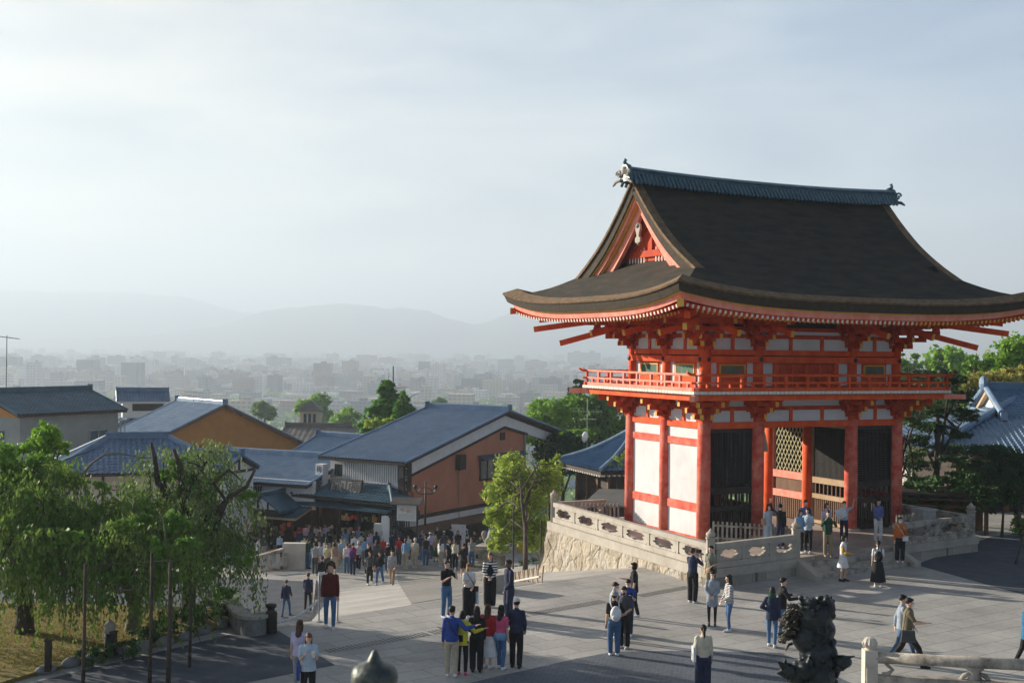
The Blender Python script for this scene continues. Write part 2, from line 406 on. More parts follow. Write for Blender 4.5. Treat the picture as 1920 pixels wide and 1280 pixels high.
hill('foothills',[(-600,650),(0,640),(200,632),(330,622),(430,605),(500,583),(560,574),(620,571),(680,570),(720,577),(760,576),(800,583),(845,597),(900,603),(940,590),(980,578),(1040,576),(1100,590),(1200,610),(1500,612),(1800,606),(2300,590)],6700,800,5.7,M_mt,'nearer hazy mountain ridge behind the city')
# haze
mb=MB(); mb.bb(-12500,12500,-2600,12500,-62,450)
mz=bpy.data.materials.new('haze_air'); mz.use_nodes=True; nt=mz.node_tree; nt.nodes.clear()
pv=nd(nt,'ShaderNodeVolumePrincipled'); pv.inputs['Color'].default_value=(.70,.84,1,1); pv.inputs['Density'].default_value=HAZE; pv.inputs['Anisotropy'].default_value=.2
out=nd(nt,'ShaderNodeOutputMaterial'); nt.links.new(pv.outputs[0],out.inputs['Volume'])
hz=mb.build('haze',mz); tag(hz,'pale haze hanging over the city','haze',None,'stuff')
# ================================================================ people
def remesh(mb,vox,sm=3,name='m'):
    me=bpy.data.meshes.new('t'); me.from_pydata([tuple(v) for v in mb.v],[],mb.f)
    bm=bmesh.new(); bm.from_mesh(me); bmesh.ops.recalc_face_normals(bm,faces=bm.faces); bm.to_mesh(me); bm.free()
    o=bpy.data.objects.new('t',me); COL.objects.link(o)
    r=o.modifiers.new('r','REMESH'); r.mode='VOXEL'; r.voxel_size=vox
    if sm: s=o.modifiers.new('s','SMOOTH'); s.factor=.5; s.iterations=sm
    dg=bpy.context.evaluated_depsgraph_get(); m2=bpy.data.meshes.new_from_object(o.evaluated_get(dg)); m2.name=name
    bpy.data.objects.remove(o); bpy.data.meshes.remove(me)
    m2.polygons.foreach_set('use_smooth',[True]*len(m2.polygons)); m2.materials.clear(); m2.materials.append(None); return m2
ARM={'down':((.14,.02,-1),(.06,-.14,-1)),'phone':((.16,-.22,-1),(-.28,-.75,.5)),'camera':((.3,-.5,-.55),(-.45,-.3,.85)),
 'raise':((.3,-.55,.35),(0,-.35,.95)),'hip':((.5,.2,-.85),(-.75,-.25,-.3)),'fwd':((.12,-.3,-1),(-.1,-.95,-.05)),
 'clasp':((.14,-.1,-1),(-.62,-.6,-.5)),'over':((.60,.30,-.60),(.80,.05,.30)),'swf':((.08,-.38,-.95),(0,-.65,-.75)),
 'swb':((.08,.42,-.93),(.05,.12,-1)),'pocket':((.2,.12,-1),(-.12,-.3,-.9)),'strap':((.22,-.15,-.9),(-.35,-.5,.75)),'out':((.3,-.45,-.8),(.1,-.95,.1)),'low':((.18,-.15,-1),(-.15,-.55,-.8))}
CACHE={}
def skel(pose):
    aL,aR,f0,f1,lean,w=pose['a'][0],pose['a'][1],pose.get('f',(0,0))[0],pose.get('f',(0,0))[1],pose.get('lean',0),pose.get('w',1)
    S={}
    L=lambda y,z: y-lean*(z-.9)*1.0
    for s,ar in((1,aL),(-1,aR)):
        sh=Vector((s*.155*w,L(0,1.355),1.355)); u,fo=ARM[ar]
        u=Vector((u[0]*s,u[1],u[2])).normalized(); fo=Vector((fo[0]*s,fo[1],fo[2])).normalized()
        el=sh+u*.275; wr=el+fo*.235; S[s]=dict(sh=sh,el=el,wr=wr,fd=fo)
        f=f0 if s==1 else f1
        hip=Vector((s*.085,0,.88-abs(f0-f1)*.04)); an=Vector((s*(.095),-f,.08+(.10*min(1,abs(f)) if f<-.05 else 0)))
        kn=hip.lerp(an,.5)+Vector((s*.01,-.03-abs(f)*.12,.01)); 
        S[s].update(hip=hip,kn=kn,an=an)
    S['L']=L; return S
def hand(mb,wr,fd,s,k=1,curl=.5):
    fd=Vector(fd); side=fd.cross(Vector((0,0,1)))
    side=Vector((1,0,0)) if side.length<.3 else side.normalized()
    up=side.cross(fd).normalized(); pc=wr+fd*.05
    M=Matrix((side,up,fd)).transposed()
    mb.ell(pc,(.040,.017,.052),10,7,M)
    for i,(o,l) in enumerate(((-.030,.060),(-.010,.072),(.010,.068),(.029,.054))):
        b=wr+fd*.088+side*o; m_=b+fd*l*.55-up*l*.15*curl; e=m_+fd*l*.45*(1-curl*.5)-up*l*.45*curl
        mb.cap(b-fd*.01,m_,.0095*k,.0088*k,7); mb.cap(m_,e,.0088*k,.0078*k,7)
    t=wr+fd*.03+side*.036*s*-1; mb.cap(t,t+fd*.03-side*.022*s-up*.012,.011*k,.009*k,7); 
def head_xf(pose,L):
    turn=pose.get('turn',0); nod=pose.get('nod',0)
    return Matrix.Translation((0,L(0,1.46),1.46))@Matrix.Rotation(rad(turn),4,'Z')@Matrix.Rotation(rad(nod),4,'X')@Matrix.Translation((0,0,-1.46))
def tors(L,g,lo=.86,wf=1.0):
    R_=[(.86,.158,.108),(.95,.148,.105),(1.05,.138,.10),(1.18,.148,.105),(1.30,.156,.108),(1.37,.128,.092),(1.42,.085,.070)]
    out=[]
    for z,a,b in R_:
        if z<lo-.001: continue
        out.append((0,L(0,z),z,a*wf+g,b+g))
    if lo<R_[0][0]: out.insert(0,(0,L(0,lo),lo,R_[0][1]*wf+g*1.1,R_[0][2]+g*1.1))
    return out
def body_mesh(pose,near,legs):
    S=skel(pose); L=S['L']; mb=MB(); mb.loft(tors(L,-.006),16)
    mb.tube([(0,L(.005,1.38),1.38),(0,L(0,1.52),1.52)],[.056,.048],12)
    T=mb.T; mb.T=head_xf(pose,L)
    mb.ell((0,0,1.59),(.073,.090,.108),18,12); mb.ell((0,-.028,1.525),(.052,.058,.055),12,8)
    mb.cap((0,-.088,1.598),(0,-.104,1.562),.008,.014,8)
    mb.ell((0,-.078,1.528),(.024,.014,.008),8,6)
    for s in(1,-1): mb.ell((s*.075,.005,1.575),(.012,.02,.03),8,6)
    mb.T=T
    for s in(1,-1):
        q=S[s]; mb.ell(q['sh'],.055,12,8); mb.cap(q['sh'],q['el'],.047,.038,12); mb.cap(q['el'],q['wr'],.038,.026,12)
        hand(mb,q['wr'],q['fd'],s,1 if near else 1.25)
        mb.cap(q['hip'],q['kn'],.078,.052,12); mb.cap(q['kn'],q['an'],.052,.036,12)
        mb.cap(q['an']+Vector((0,.03,-.045)),q['an']+Vector((0,-.13,-.055)),.036,.026,10)
    return remesh(mb,.0105 if near else .017,2 if near else 2,'body')
def top_mesh(pose,near,sl,lo,g,kind):
    S=skel(pose); L=S['L']; mb=MB()
    T=tors(L,.014+g,lo); mb.loft(T,18)
    mb.cap((0,L(.005,1.39),1.39),(0,L(.003,1.445),1.445),.072,.060,12)
    for s in(1,-1):
        q=S[s]; mb.ell(q['sh'],.066+g*.6,12,8)
        if sl in('long','wide','short'):
            e=q['el'] if sl!='short' else q['sh'].lerp(q['el'],.75)
            mb.cap(q['sh'],e,.062+g*.6,.052+g*.7,12)
            if sl!='short': mb.cap(q['el'],q['el'].lerp(q['wr'],.92),.052+g*.7,.040+g*.5,12)
        if sl=='wide':
            a=q['el'].lerp(q['wr'],.1); b=q['el'].lerp(q['wr'],.9)
            mb.beam(a-Vector((0,0,.14)),b-Vector((0,0,.16)),.07,.34)
    if kind=='hood': mb.ell((0,L(.075,1.43),1.43),(.11,.07,.075),12,8)
    if kind=='dress':
        h=pose.get('hem',.5); mb.loft([(0,0,h,.27,.22),(0,0,h+.18,.225,.18),(0,0,.95,.158,.122),(0,0,1.0,.15,.115)],24)
    if kind=='kimono':
        mb.loft([(0,0,.10,.17,.14),(0,0,.35,.165,.135),(0,0,.75,.17,.13),(0,0,1.0,.155,.125)],20)
    return remesh(mb,.011 if near else .018,3,'top')
def bot_mesh(pose,near,kind,g):
    S=skel(pose); mb=MB()
    if kind=='skirt':
        h=pose.get('hem',.3); n=28; 
        f=.10 if h<.45 else .05
        mb.loft([(0,0,h,.19+f,.16+f),(0,0,h+(.98-h)*.5,.17+f*.6,.14+f*.5),(0,0,.90,.168,.122),(0,0,1.02,.148,.11)],n)
    else:
        mb.loft([(0,0,.80,.145+g,.105+g),(0,0,.88,.168+g,.118+g),(0,0,.97,.158,.114),(0,0,1.03,.145,.106)],16)
        for s in(1,-1):
            q=S[s]
            if kind=='shorts': mb.cap(q['hip'],q['hip'].lerp(q['kn'],.88),.094+g,.084+g,12)
            else:
                mb.cap(q['hip'],q['kn'],.092+g,.064+g*1.3,12); mb.cap(q['kn'],q['kn'].lerp(q['an'],.93),.064+g*1.3,.050+g*1.5,12)
    return remesh(mb,.011 if near else .018,3,'bottoms')
def shoe_mesh(pose,near,s):
    S=skel(pose); q=S[s]; mb=MB(); a=q['an']
    mb.cap(a+Vector((0,.035,-.042)),a+Vector((0,-.05,-.045)),.044,.043,12); mb.cap(a+Vector((0,-.05,-.047)),a+Vector((0,-.15,-.055)),.042,.032,12); mb.cap(a,a+Vector((0,0,-.04)),.045,.046,10)
    return remesh(mb,.012 if near else .018,2,'shoe')
def hair_mesh(pose,near,st):
    S=skel(pose); mb=MB(); mb.T=head_xf(pose,S['L'])
    if st in('hat','cap','bucket','beret'):
        mb.ell((0,.02,1.635),(.090,.103,.085),16,10)
        if st=='cap': mb.ell((0,-.10,1.635),(.06,.07,.010),12,6)
        if st=='bucket': mb.lathe([(.135,1.60),(.10,1.655),(.08,1.66)],(0,.005,0),18); mb.ell((0,.0,1.66),(.088,.1,.065),14,8)
    else:
        c=1.0
        mb.ell((0,.028,1.622),(.083,.096,.094),18,12); mb.ell((0,-.05,1.672),(.062,.038,.026),12,6)
        if st=='curly':
            rr=random.Random(3)
            for k in range(90):
                a=rr.uniform(0,2*PI); e=rr.uniform(-.45,1.5); d=Vector((math.cos(a)*math.cos(e)*.122,math.sin(a)*math.cos(e)*.115+.03,math.sin(e)*.125+1.625))
                if d.y<-.045 and d.z<1.668: continue
                mb.ell(d,rr.uniform(.022,.036),8,6)
        if st=='long': mb.ell((0,.045,1.50),(.088,.065,.17),14,10); mb.ell((0,.07,1.36),(.085,.045,.12),14,8); [mb.ell((s*.07,.01,1.52),(.022,.045,.13),10,8) for s in(1,-1)]
        if st=='bob': mb.ell((0,.03,1.555),(.094,.085,.085),14,10); [mb.ell((s*.07,-.01,1.56),(.024,.045,.07),10,8) for s in(1,-1)]
        if st=='pony': mb.cap((0,.10,1.62),(0,.135,1.54),.03,.036,10); mb.cap((0,.135,1.54),(0,.10,1.38),.036,.018,10)
        if st=='bun': mb.ell((0,.10,1.67),.042,10,8)
        if st=='veil': mb.ell((0,.02,1.60),(.098,.10,.115),14,10); mb.ell((0,.04,1.46),(.12,.09,.10),14,10)
    return remesh(mb,.010 if near else .015,2,'hair')
def key(*a): return repr(a)
def cached(fn,*a):
    k=fn.__name__+repr(a)
    if k not in CACHE: CACHE[k]=fn(*a)
    return CACHE[k]
def cloth(c,rough=.85):
    n='cloth_%d_%d_%d'%tuple(int(x*250) for x in c)
    return mat(n,c,tuple(x*.72 for x in c),rough,5,.9,11)
def stripes(c1,c2,per=.045):
    n='striped_%s'%repr(c1)
    if n in MATS: return MATS[n]
    m=bpy.data.materials.new(n); m.use_nodes=True; nt=m.node_tree; b=nt.nodes['Principled BSDF']; b.inputs['Roughness'].default_value=.85
    tc=nd(nt,'ShaderNodeTexCoord'); sp=nd(nt,'ShaderNodeSeparateXYZ'); nt.links.new(tc.outputs['Object'],sp.inputs[0])
    d=nd(nt,'ShaderNodeMath',operation='DIVIDE'); d.inputs[1].default_value=per; nt.links.new(sp.outputs['Z'],d.inputs[0])
    f=nd(nt,'ShaderNodeMath',operation='FRACT'); nt.links.new(d.outputs[0],f.inputs[0]); g=nd(nt,'ShaderNodeMath',operation='GREATER_THAN'); g.inputs[1].default_value=.5; nt.links.new(f.outputs[0],g.inputs[0])
    mx=nd(nt,'ShaderNodeMix',data_type='RGBA'); mx.inputs['A'].default_value=(*c1,1); mx.inputs['B'].default_value=(*c2,1); nt.links.new(g.outputs[0],mx.inputs['Factor']); nt.links.new(mx.outputs['Result'],b.inputs['Base Color'])
    MATS[n]=m; return m
SKIN=[mat('skin_light',(.62,.40,.29),(.54,.33,.23),.55,6,spec=.35),mat('skin_tan',(.48,.29,.19),(.42,.24,.16),.55,6),mat('skin_dark',(.16,.085,.05),(.12,.065,.04),.5,6)]
HC={'k':(.014,.011,.010),'b':(.07,.035,.02),'r':(.14,.05,.025),'l':(.30,.20,.10),'g':(.35,.34,.33),'w':(.75,.75,.73),'n':(.04,.05,.08)}
C=dict(blk=(.014,.014,.017),nvy=(.022,.032,.075),dnm=(.06,.13,.26),jns=(.075,.17,.33),wht=(.74,.75,.77),gry=(.32,.34,.36),bei=(.50,.43,.32),crm=(.60,.56,.44),red=(.48,.03,.04),mar=(.13,.02,.018),blu=(.03,.07,.32),sky=(.20,.38,.62),cyn=(.04,.38,.68),lav=(.50,.47,.68),yel=(.68,.62,.05),pal=(.62,.62,.36),grn=(.02,.075,.045),olv=(.16,.14,.085),org=(.55,.14,.02),pnk=(.65,.10,.22),brn=(.18,.10,.055),kha=(.30,.24,.15),pur=(.10,.05,.28),tan=(.36,.26,.18),dgr=(.07,.075,.08),ltb=(.45,.56,.68),sil=(.28,.33,.40))
M_eye=mat('eye_dark',(.012,.01,.01),None,.3)
def colobj(name,me,parent,m):
    o=bpy.data.objects.new(name,me); COL.objects.link(o); o.parent=parent
    o.material_slots[0].link='OBJECT'; o.material_slots[0].material=m; return o
ep=MB().ell((0,0,0),(.010,.005,.007),8,6)
EYE=ep.mesh('eye',M_eye,True)
def person(px,py,h,face,a,f,top,bot,hair,label,z=None,near=False,turn=0,nod=8,lean=0.03,skin=0,sho='wht',mask=False,group=None,pos=None,hem=None,g=0,Y=None):
    """top=(colour,sleeve,low,kind) bot=(colour,kind,loose) hair=(style,colour)"""
    if pos: p=Vector(pos)
    else: p=PG(px,py) if z is None else PZ(px,py,z)
    if not near:  # quantise so that meshes are shared
        turn=round(turn/20)*20; nod=8
    pose=dict(a=a,f=f,lean=lean,turn=turn,nod=nod)
    if hem is not None: pose['hem']=hem
    base={k:pose[k] for k in('a','f','lean')}
    root=empty('person',p,rad(face),label,'person',group); root.scale=(h/1.7,)*3
    colobj('body',cached(body_mesh,pose if (turn or near) else dict(base,nod=8),near,0),root,SKIN[skin])
    tc_,sl,lo,kind=top; tg=(.007 if kind in('jacket','hood') else 0)+g
    tm=tc_ if not isinstance(tc_,str) else cloth(C[tc_])
    bp_=dict(base); 
    if hem is not None: bp_['hem']=hem
    colobj({'jacket':'jacket','hood':'hooded_jacket','dress':'dress','kimono':'kimono'}.get(kind,'shirt'),cached(top_mesh,bp_,near,sl,lo,tg,kind),root,tm)
    if bot:
        bc,bk,bgz=bot; colobj({'skirt':'skirt','shorts':'shorts'}.get(bk,'trousers'),cached(bot_mesh,bp_ if bk=='skirt' else base,near,bk,bgz),root,cloth(C[bc]))
    for s in(1,-1): colobj('shoe',cached(shoe_mesh,base,near,s),root,cloth(C[sho]))
    st,hc=hair
    if st!='bald': colobj('hat' if st in('hat','cap','bucket','beret') else 'hair',cached(hair_mesh,pose if (turn or near) else dict(base,nod=8),near,st),root,cloth(HC[hc],.6))
    if st in('cap','bucket','hat','beret'): colobj('hair',cached(hair_mesh,dict(pose,hs=1),near,'short'),root,cloth(HC['k'],.6)).scale=(1,1,.998)
    X=head_xf(pose,skel(pose)['L'])
    if near:
        for s in(1,-1):
            o=bpy.data.objects.new('eye',EYE); COL.objects.link(o); o.parent=root; o.location=X@Vector((s*.029,-.082,1.598))
    if mask:
        mb=MB(); mb.T=X; mb.ell((0,-.062,1.542),(.058,.052,.046),12,8); o=mb.build('face_mask',cloth(C['wht' if mask is True else mask]),root,smooth=True)
    if kind=='kimono':
        mb=MB(); mb.loft([(0,0,.97,.165,.135),(0,0,1.0,.172,.142),(0,0,1.18,.17,.14),(0,0,1.2,.16,.13)],18); mb.box((0,.17,1.08),(.22,.09,.24)); mb.build('obi_sash',cloth(C['tan']),root,smooth=False)
    return root
def wpt(r,v): 
    s=r.scale.x; return Matrix.Translation(r.location)@Matrix.Rotation(r.rotation_euler.z,4,'Z')@(Vector(v)*s)
def thing_on(r,mb,name,m,label,cat,loc=(0,0,0),smooth=True,group=None):
    """separate thing placed on/at a person (bag, phone)"""
    o=mb.build(name,m,None,wpt(r,loc),r.rotation_euler.z,smooth); return tag(o,label,cat,group)
def backpack(r,c,label):
    mb=MB(); mb.ell((0,.205,1.16),(.15,.10,.21),14,10); mb.ell((0,.27,1.08),(.11,.06,.11),12,8)
    for s in(1,-1): mb.tube([(s*.10,.15,1.33),(s*.115,.02,1.425),(s*.11,-.125,1.32),(s*.115,-.14,1.15),(s*.13,.10,1.0)],.016,6)
    o=mb.build('backpack',c if not isinstance(c,str) else cloth(C[c]),None,wpt(r,(0,0,0)),r.rotation_euler.z,True); o.scale=r.scale; tag(o,label,'bag')
def shoulder_bag(r,c,s,label,z=.85,w=.30,hh=.32,strap=True,y=0.0):
    mb=MB(); x=s*.24
    mb.slab([(x-.03,y-w/2,z-hh/2),(x-.03,y+w/2,z-hh/2),(x-.03,y+w*.42,z+hh/2),(x-.03,y-w*.42,z+hh/2)],(.07,0,0))
    if strap: mb.tube([(x,y-w*.35,z+hh/2),(s*.17,y-.05,1.35),(s*.14,y,1.44),(s*.17,y+.06,1.35),(x,y+w*.35,z+hh/2)],.010,5)
    o=mb.build('bag',cloth(C[c]),None,wpt(r,(0,0,0)),r.rotation_euler.z,False); o.scale=r.scale; tag(o,label,'bag')
def crossbag(r,c,s,label,sc='blk'):
    mb=MB(); mb.box((s*.17,-.13,.90),(.20,.08,.16)); mb.tube([(s*.16,-.13,.97),(s*.05,-.155,1.15),(-s*.11,-.10,1.40),(-s*.12,.03,1.43),(-s*.04,.145,1.25),(s*.14,.12,1.0)],.011,5)
    o=mb.build('bag',cloth(C[c]),None,wpt(r,(0,0,0)),r.rotation_euler.z,False); o.scale=r.scale; tag(o,label,'bag')
def phone(r,side,label,pose):
    S=skel(dict(a=pose)); q=S[side]; p=q['wr']+q['fd']*.10+Vector((0,-.02,0)); s=r.scale.x
    mb=MB(); mb.box((0,0,0),(.075,.012,.15)); o=mb.build('phone',M_eye if 'dark' in label else cloth(C['wht'],.3),None,wpt(r,p),r.rotation_euler.z); tag(o,label,'phone')
dn=('down','down'); wk1=('swf','swb'); wk2=('swb','swf'); W1=(-.28,.28); W2=(.28,-.28); ST=(.02,-.02)
# ---------------- near people
P1b=person(560,1292,1.62,170,('down','clasp'),ST,('lav','short',.84,''),('gry','pants',0),('long','b'),'person in lavender shirt half hidden behind the woman with the blue bag',0,True)
P1=person(577,1319,1.60,12,('phone','phone'),ST,('ltb','short',.80,''),('blk','pants',.01),('long','r'),'woman in pale blue grey shirt looking down at her phone, nearest at lower left',0,True,nod=22,g=.02)
phone(P1,1,'white phone held by the woman in the pale blue grey shirt at lower left',('phone','phone'))
shoulder_bag(P1,'blu',-1,'bright blue shoulder bag of the woman at lower left',.78,.30,.36)
P2=person(618,1177,1.84,8,('down','down'),(.16,-.12),(mat('maroon_knit',(.16,.02,.018),(.07,.012,.010),.9,2.5,.5,50),'long',.84,'jacket'),('jns','pants',.0),('curly','b'),'tall man with curly brown hair, dark red sweater and blue jeans',0,True,turn=-10,nod=-4)
P3=person(577,1146,1.75,185,wk1,W1,('nvy','long',.86,''),('blk','pants',0),('short','b'),'man in navy sweater walking away beyond the rope barrier',-4,sho='blk')
P4=person(536,1155,1.62,172,wk2,W1,('nvy','long',.84,'jacket'),('dnm','pants',0),('short','b'),'shorter walker in dark jacket and jeans nearest the rope barrier',-4,sho='blk')
P5=person(836,1157,1.70,38,('camera','phone'),ST,('blk','short',.88,''),('jns','pants',.01),('short','k'),'man in black T-shirt and blue jeans holding up a phone, left of the talking group',0,True,turn=10)
phone(P5,1,'white phone raised by the man in the black T-shirt',('camera','phone'))
P6=person(878,1156,1.60,28,('clasp','phone'),ST,('wht','short',.92,''),('blk','pants',.035),('long','l'),'fair haired woman in white T-shirt, dark cap and wide black trousers',0,True,turn=18)
mb=MB(); mb.T=head_xf(dict(turn=18,nod=8),lambda y,z:y-.03*(z-.9)); mb.ell((0,.02,1.645),(.09,.103,.08),14,8); mb.ell((0,-.10,1.64),(.06,.07,.01),10,6); o=mb.build('cap',cloth(C['brn']),P6,smooth=True)
crossbag(P6,'blk',1,'small black crossbody bag on the woman in the white T-shirt')
shoulder_bag(P6,'ltb',1,'pale blue shopping bag hanging beside the woman in the white T-shirt',.62,.34,.40,False)
P7=person(918,1137,1.68,2,('clasp','clasp'),(.04,.04),(stripes((.75,.75,.74),(.02,.02,.03),.08),'long',1.0,'jacket'),('blk','pants',.03),('long','r'),'woman in black overalls and striped cardigan standing by the lion pedestal',0,True,nod=10)
mb=MB(); mb.loft([(0,-.045,.98,.145,.10),(0,-.05,1.15,.13,.10),(0,-.055,1.33,.10,.09)],16); mb.build('overall_bib',cloth(C['blk']),P7,smooth=True)
P8=person(954,1160,1.76,-62,('low','down'),ST,('nvy','long',.80,'jacket'),('nvy','pants',.03),('short','k'),'dark skinned man in loose navy outfit looking left toward the group',0,True,skin=2,sho='blk')
P9=person(846,1268,1.72,176,('down','over'),ST,('blu','long',.86,'jacket'),('bei','pants',.005),('short','k'),'man in royal blue jacket and beige trousers at the left of the embracing row',0,True,turn=-20)
P9.rotation_euler.z=rad(180)
crossbag(P9,'blk',-1,'black sling bag on the man in the royal blue jacket')
P10=person(866,1264,1.56,178,('over','over'),ST,('yel','long',.80,''),('blk','pants',.0),('bob','k'),'woman in bright yellow top with arms round her neighbours',0,True,turn=-15,sho='pnk')
P11=person(893,1259,1.62,182,('clasp','down'),ST,('blk','long',.82,''),('blk','pants',.02),('long','k'),'dark haired woman all in black in the middle of the embracing row',0,True,sho='blk')
P12=person(913,1252,1.60,160,('clasp','down'),ST,('red','long',.80,'jacket'),('wht','skirt',0),('long','b'),'woman with red jacket and long white skirt in the embracing row',0,True,hem=.35)
P13=person(938,1254,1.60,150,('phone','down'),(.10,-.05),('pnk','short',.90,''),('jns','pants',0),('long','k'),'woman in pink top and tight blue jeans at the right of the embracing row',0,True)
mb=MB(); mb.loft([(0,.01,.80,.19,.15),(0,.01,.92,.185,.145),(0,0,.99,.165,.13)],14); mb.build('tied_jacket',cloth(C['sky']),P13,smooth=True)
P14=person(967,1251,1.74,165,('hip','low'),ST,('nvy','long',.86,'jacket'),('blk','pants',.012),('cap','w'),'man in dark clothes and white cap with one hand on his hip',0,True,sho='blk',turn=30)
mb=MB(); mb.tube([(0,0,0),(.05,0,.6),(.02,0,1.05)],.012,6); tag(mb.build('walking_stick',cloth(C['tan']),None,PZ(958,1250)),'thin walking stick beside the man in the white cap','stick')
P15=person(1151,1228,1.66,186,('down','hip'),ST,('blk','short',.88,''),('dnm','pants',.012),('bucket','g'),'person in pale bucket hat and blue jeans, back to the camera',0,True,turn=-20)
backpack(P15,'wht','white grey backpack on the person in the bucket hat')
P16=person(1170,1214,1.66,-25,('clasp','pocket'),ST,('dgr','short',.84,'jacket'),('blk','pants',.02),('short','k'),'person in dark grey clothes and black mask beside the bucket hat',0,True,mask='blk',nod=18)
P17=person(1150,1199,1.60,60,('clasp','down'),ST,('ltb','short',.86,''),('dnm','pants',0),('short','k'),'masked boy in pale blue shirt behind the bucket hat',0,True,mask=True,nod=20)
P18=person(1177,1192,1.62,-10,('phone','phone'),ST,('blu','short',.84,''),('nvy','pants',0),('short','k'),'masked boy in bright blue jersey looking at a phone',0,True,mask=True,nod=30)
phone(P18,1,'dark phone in the hands of the boy in the blue jersey',('phone','phone'))
P19=person(1189,1158,1.66,-95,('down','out'),(.12,-.12),('blk','short',.80,''),('blk','pants',.005),('bob','k'),'woman all in black standing in profile with one hand stretched forward',0,True)
P20=person(1298,1129,1.74,140,('camera','camera'),ST,('nvy','short',.88,''),('blk','pants',.02),('short','b'),'man in navy shirt taking a photo near the platform corner',0,True,nod=-4)
mb=MB(); mb.box((0,-.36,1.60),(.14,.08,.10)); mb.tube([(0,-.38,1.60),(0,-.50,1.60)],.035,10); thing_on(P20,mb,'camera_body' and 'photo_camera',M_eye,'black camera held up by the man in the navy shirt','camera',smooth=False)
P21=person(1333,1116,1.64,-40,('clasp','down'),ST,(cloth((.20,.22,.17)),'short',.78,'jacket'),('kha','pants',.02),('short','k'),'person in grey green shirt against the platform corner post',0,True)
crossbag(P21,'blk',1,'black crossbody bag on the person in the grey green shirt')
P22=person(1335,1172,1.58,-12,('clasp','clasp'),(.03,.03),('sil','long',.60,'jacket'),('blk','pants',-.008),('bob','k'),'masked woman in long grey blue coat and black leggings',0,True,mask=True,sho='dgr')
P23=person(1367,1183,1.62,-80,('clasp','low'),(.05,-.05),(stripes((.70,.70,.68),(.02,.02,.04),.045),'long',.86,'jacket'),('jns','pants',-.004),('long','k'),'woman in black and white striped cardigan and light blue jeans',0,True)
P24=person(1447,1212,1.62,160,('hip','down'),(.10,-.10),('nvy','long',.78,'hood'),('jns','pants',0),('veil' if False else 'bob','k'),'person in navy coat with green hood, left of the bronze dragon',0,True)
mb=MB(); mb.ell((0,.05,1.46),(.125,.10,.085),14,8); mb.build('green_hood',cloth(C['grn']),P24,smooth=True)
P25=person(1466,1193,1.66,95,('out','out'),(.12,-.12),('blk','long',.82,'jacket'),('jns','pants',0),('short','k'),'person in black jacket gesturing just behind the green hood',0,True)
P26=person(1318,1297,1.58,182,('pocket','down'),ST,('crm','long',.84,'jacket'),('nvy','pants',.035),('pony','k'),'woman with low ponytail and cream jumper walking away at bottom centre',0,True,g=.012)
shoulder_bag(P26,'wht',1,'pale pink white tote on the shoulder of the ponytail woman',.98,.30,.36)
P27=person(1580,1089,1.60,62,('down','fwd'),(.06,-.06),('wht','long',.9,'dress'),None,('bob','k'),'woman in white knee length dress with mustard sleeves by the gate steps',0,True,hem=.52,sho='blk')
S27=skel(dict(a=('down','fwd'))); 
mb=MB()
for s in(1,-1):
    q=S27[s]; mb.cap(q['sh'].lerp(q['el'],.2),q['el'],.072,.062,12); mb.cap(q['el'],q['el'].lerp(q['wr'],.93),.062,.05,12)
mb.build('mustard_sleeves',cloth((.62,.34,.05)),P27,smooth=True)
P28=person(1646,1100,1.58,168,('down','phone'),ST,('wht','short',.95,''),('blk','skirt',0),('pony','k'),'woman in white T-shirt and long black skirt seen from behind by the steps',0,True,hem=.20)
backpack(P28,'blk','black backpack on the woman in the long black skirt')
P29=person(1687,1053,1.68,-5,('strap','down'),ST,('org','long',.86,'jacket'),('blk','pants',.02),('short','k'),'person in rust orange jumper with white mask on the gate steps',.22,True,mask=True)
crossbag(P29,'wht',1,'white sling bag on the person in the rust orange jumper')
P30=person(1646,1014,1.66,15,('clasp','clasp'),(.05,-.02),(cloth((.12,.15,.36)),'long',.84,'jacket'),('wht','pants',.01),('short','k'),'person in violet blue jacket and white trousers under the gate',.6,nod=25)
P31=person(1582,1019,1.66,5,('raise','out'),ST,('ltb','short',.9,''),('nvy','pants',0),('short','k'),'masked person in pale blue shirt shading the eyes and holding a leaflet',.6,mask=True)
mb=MB(); mb.box((0,0,0),(.42,.02,.38),M=Matrix.Rotation(rad(-20),3,'Y')); tag(mb.build('leaflet',cloth(C['wht']),None,wpt(P31,(-.28,-.42,1.28)),P31.rotation_euler.z),'white leaflet held out under the gate','leaflet')
P32=person(1552,1043,1.68,-4,('camera','camera'),ST,('grn','long',.82,'jacket'),('kha','pants',.01),('short','k'),'man in dark green jacket and khaki trousers at the top of the steps',.6,sho='tan')
P33=person(1549,1024,1.66,20,dn,ST,('lav','short',.86,''),('dgr','pants',0),('bob','b'),'person in lilac top mostly hidden behind the dark green jacket',.6)
P34=person(1498,1037,1.60,25,('phone','clasp'),ST,('sky','long',.84,''),('blk','pants',0),('long','k'),'long haired woman in denim blue top behind the balustrade post',.6,turn=20)
P35=person(1515,1036,1.66,-30,('phone','down'),ST,('ltb','long',.86,''),('blk','pants',0),('bob','k'),'woman in pale denim shirt leaning in beside the denim blue top',.6,turn=-20)
P36=person(1510,1022,1.74,-10,dn,ST,(cloth((.10,.16,.34)),'long',.86,''),('blk','pants',0),('short','k'),'taller man in blue standing behind the two denim tops',.6)
P37=person(1463,1028,1.68,190,('raise','down'),ST,('blk','long',.86,''),('nvy','pants',0),('short','k'),'person in black raising a phone high next to the gate column',.6)
phone(P37,1,'white phone raised high beside the red gate column',('raise','down'))
P38=person(1440,1024,1.62,25,('raise','down'),ST,('ltb','long',.86,''),('ltb','pants',.03),('long','k'),'masked woman in pale blue outfit holding a phone up by the gate column',.6,mask=True)
shoulder_bag(P38,'tan',-1,'beige round bag of the woman in pale blue by the gate column',1.0,.24,.26)
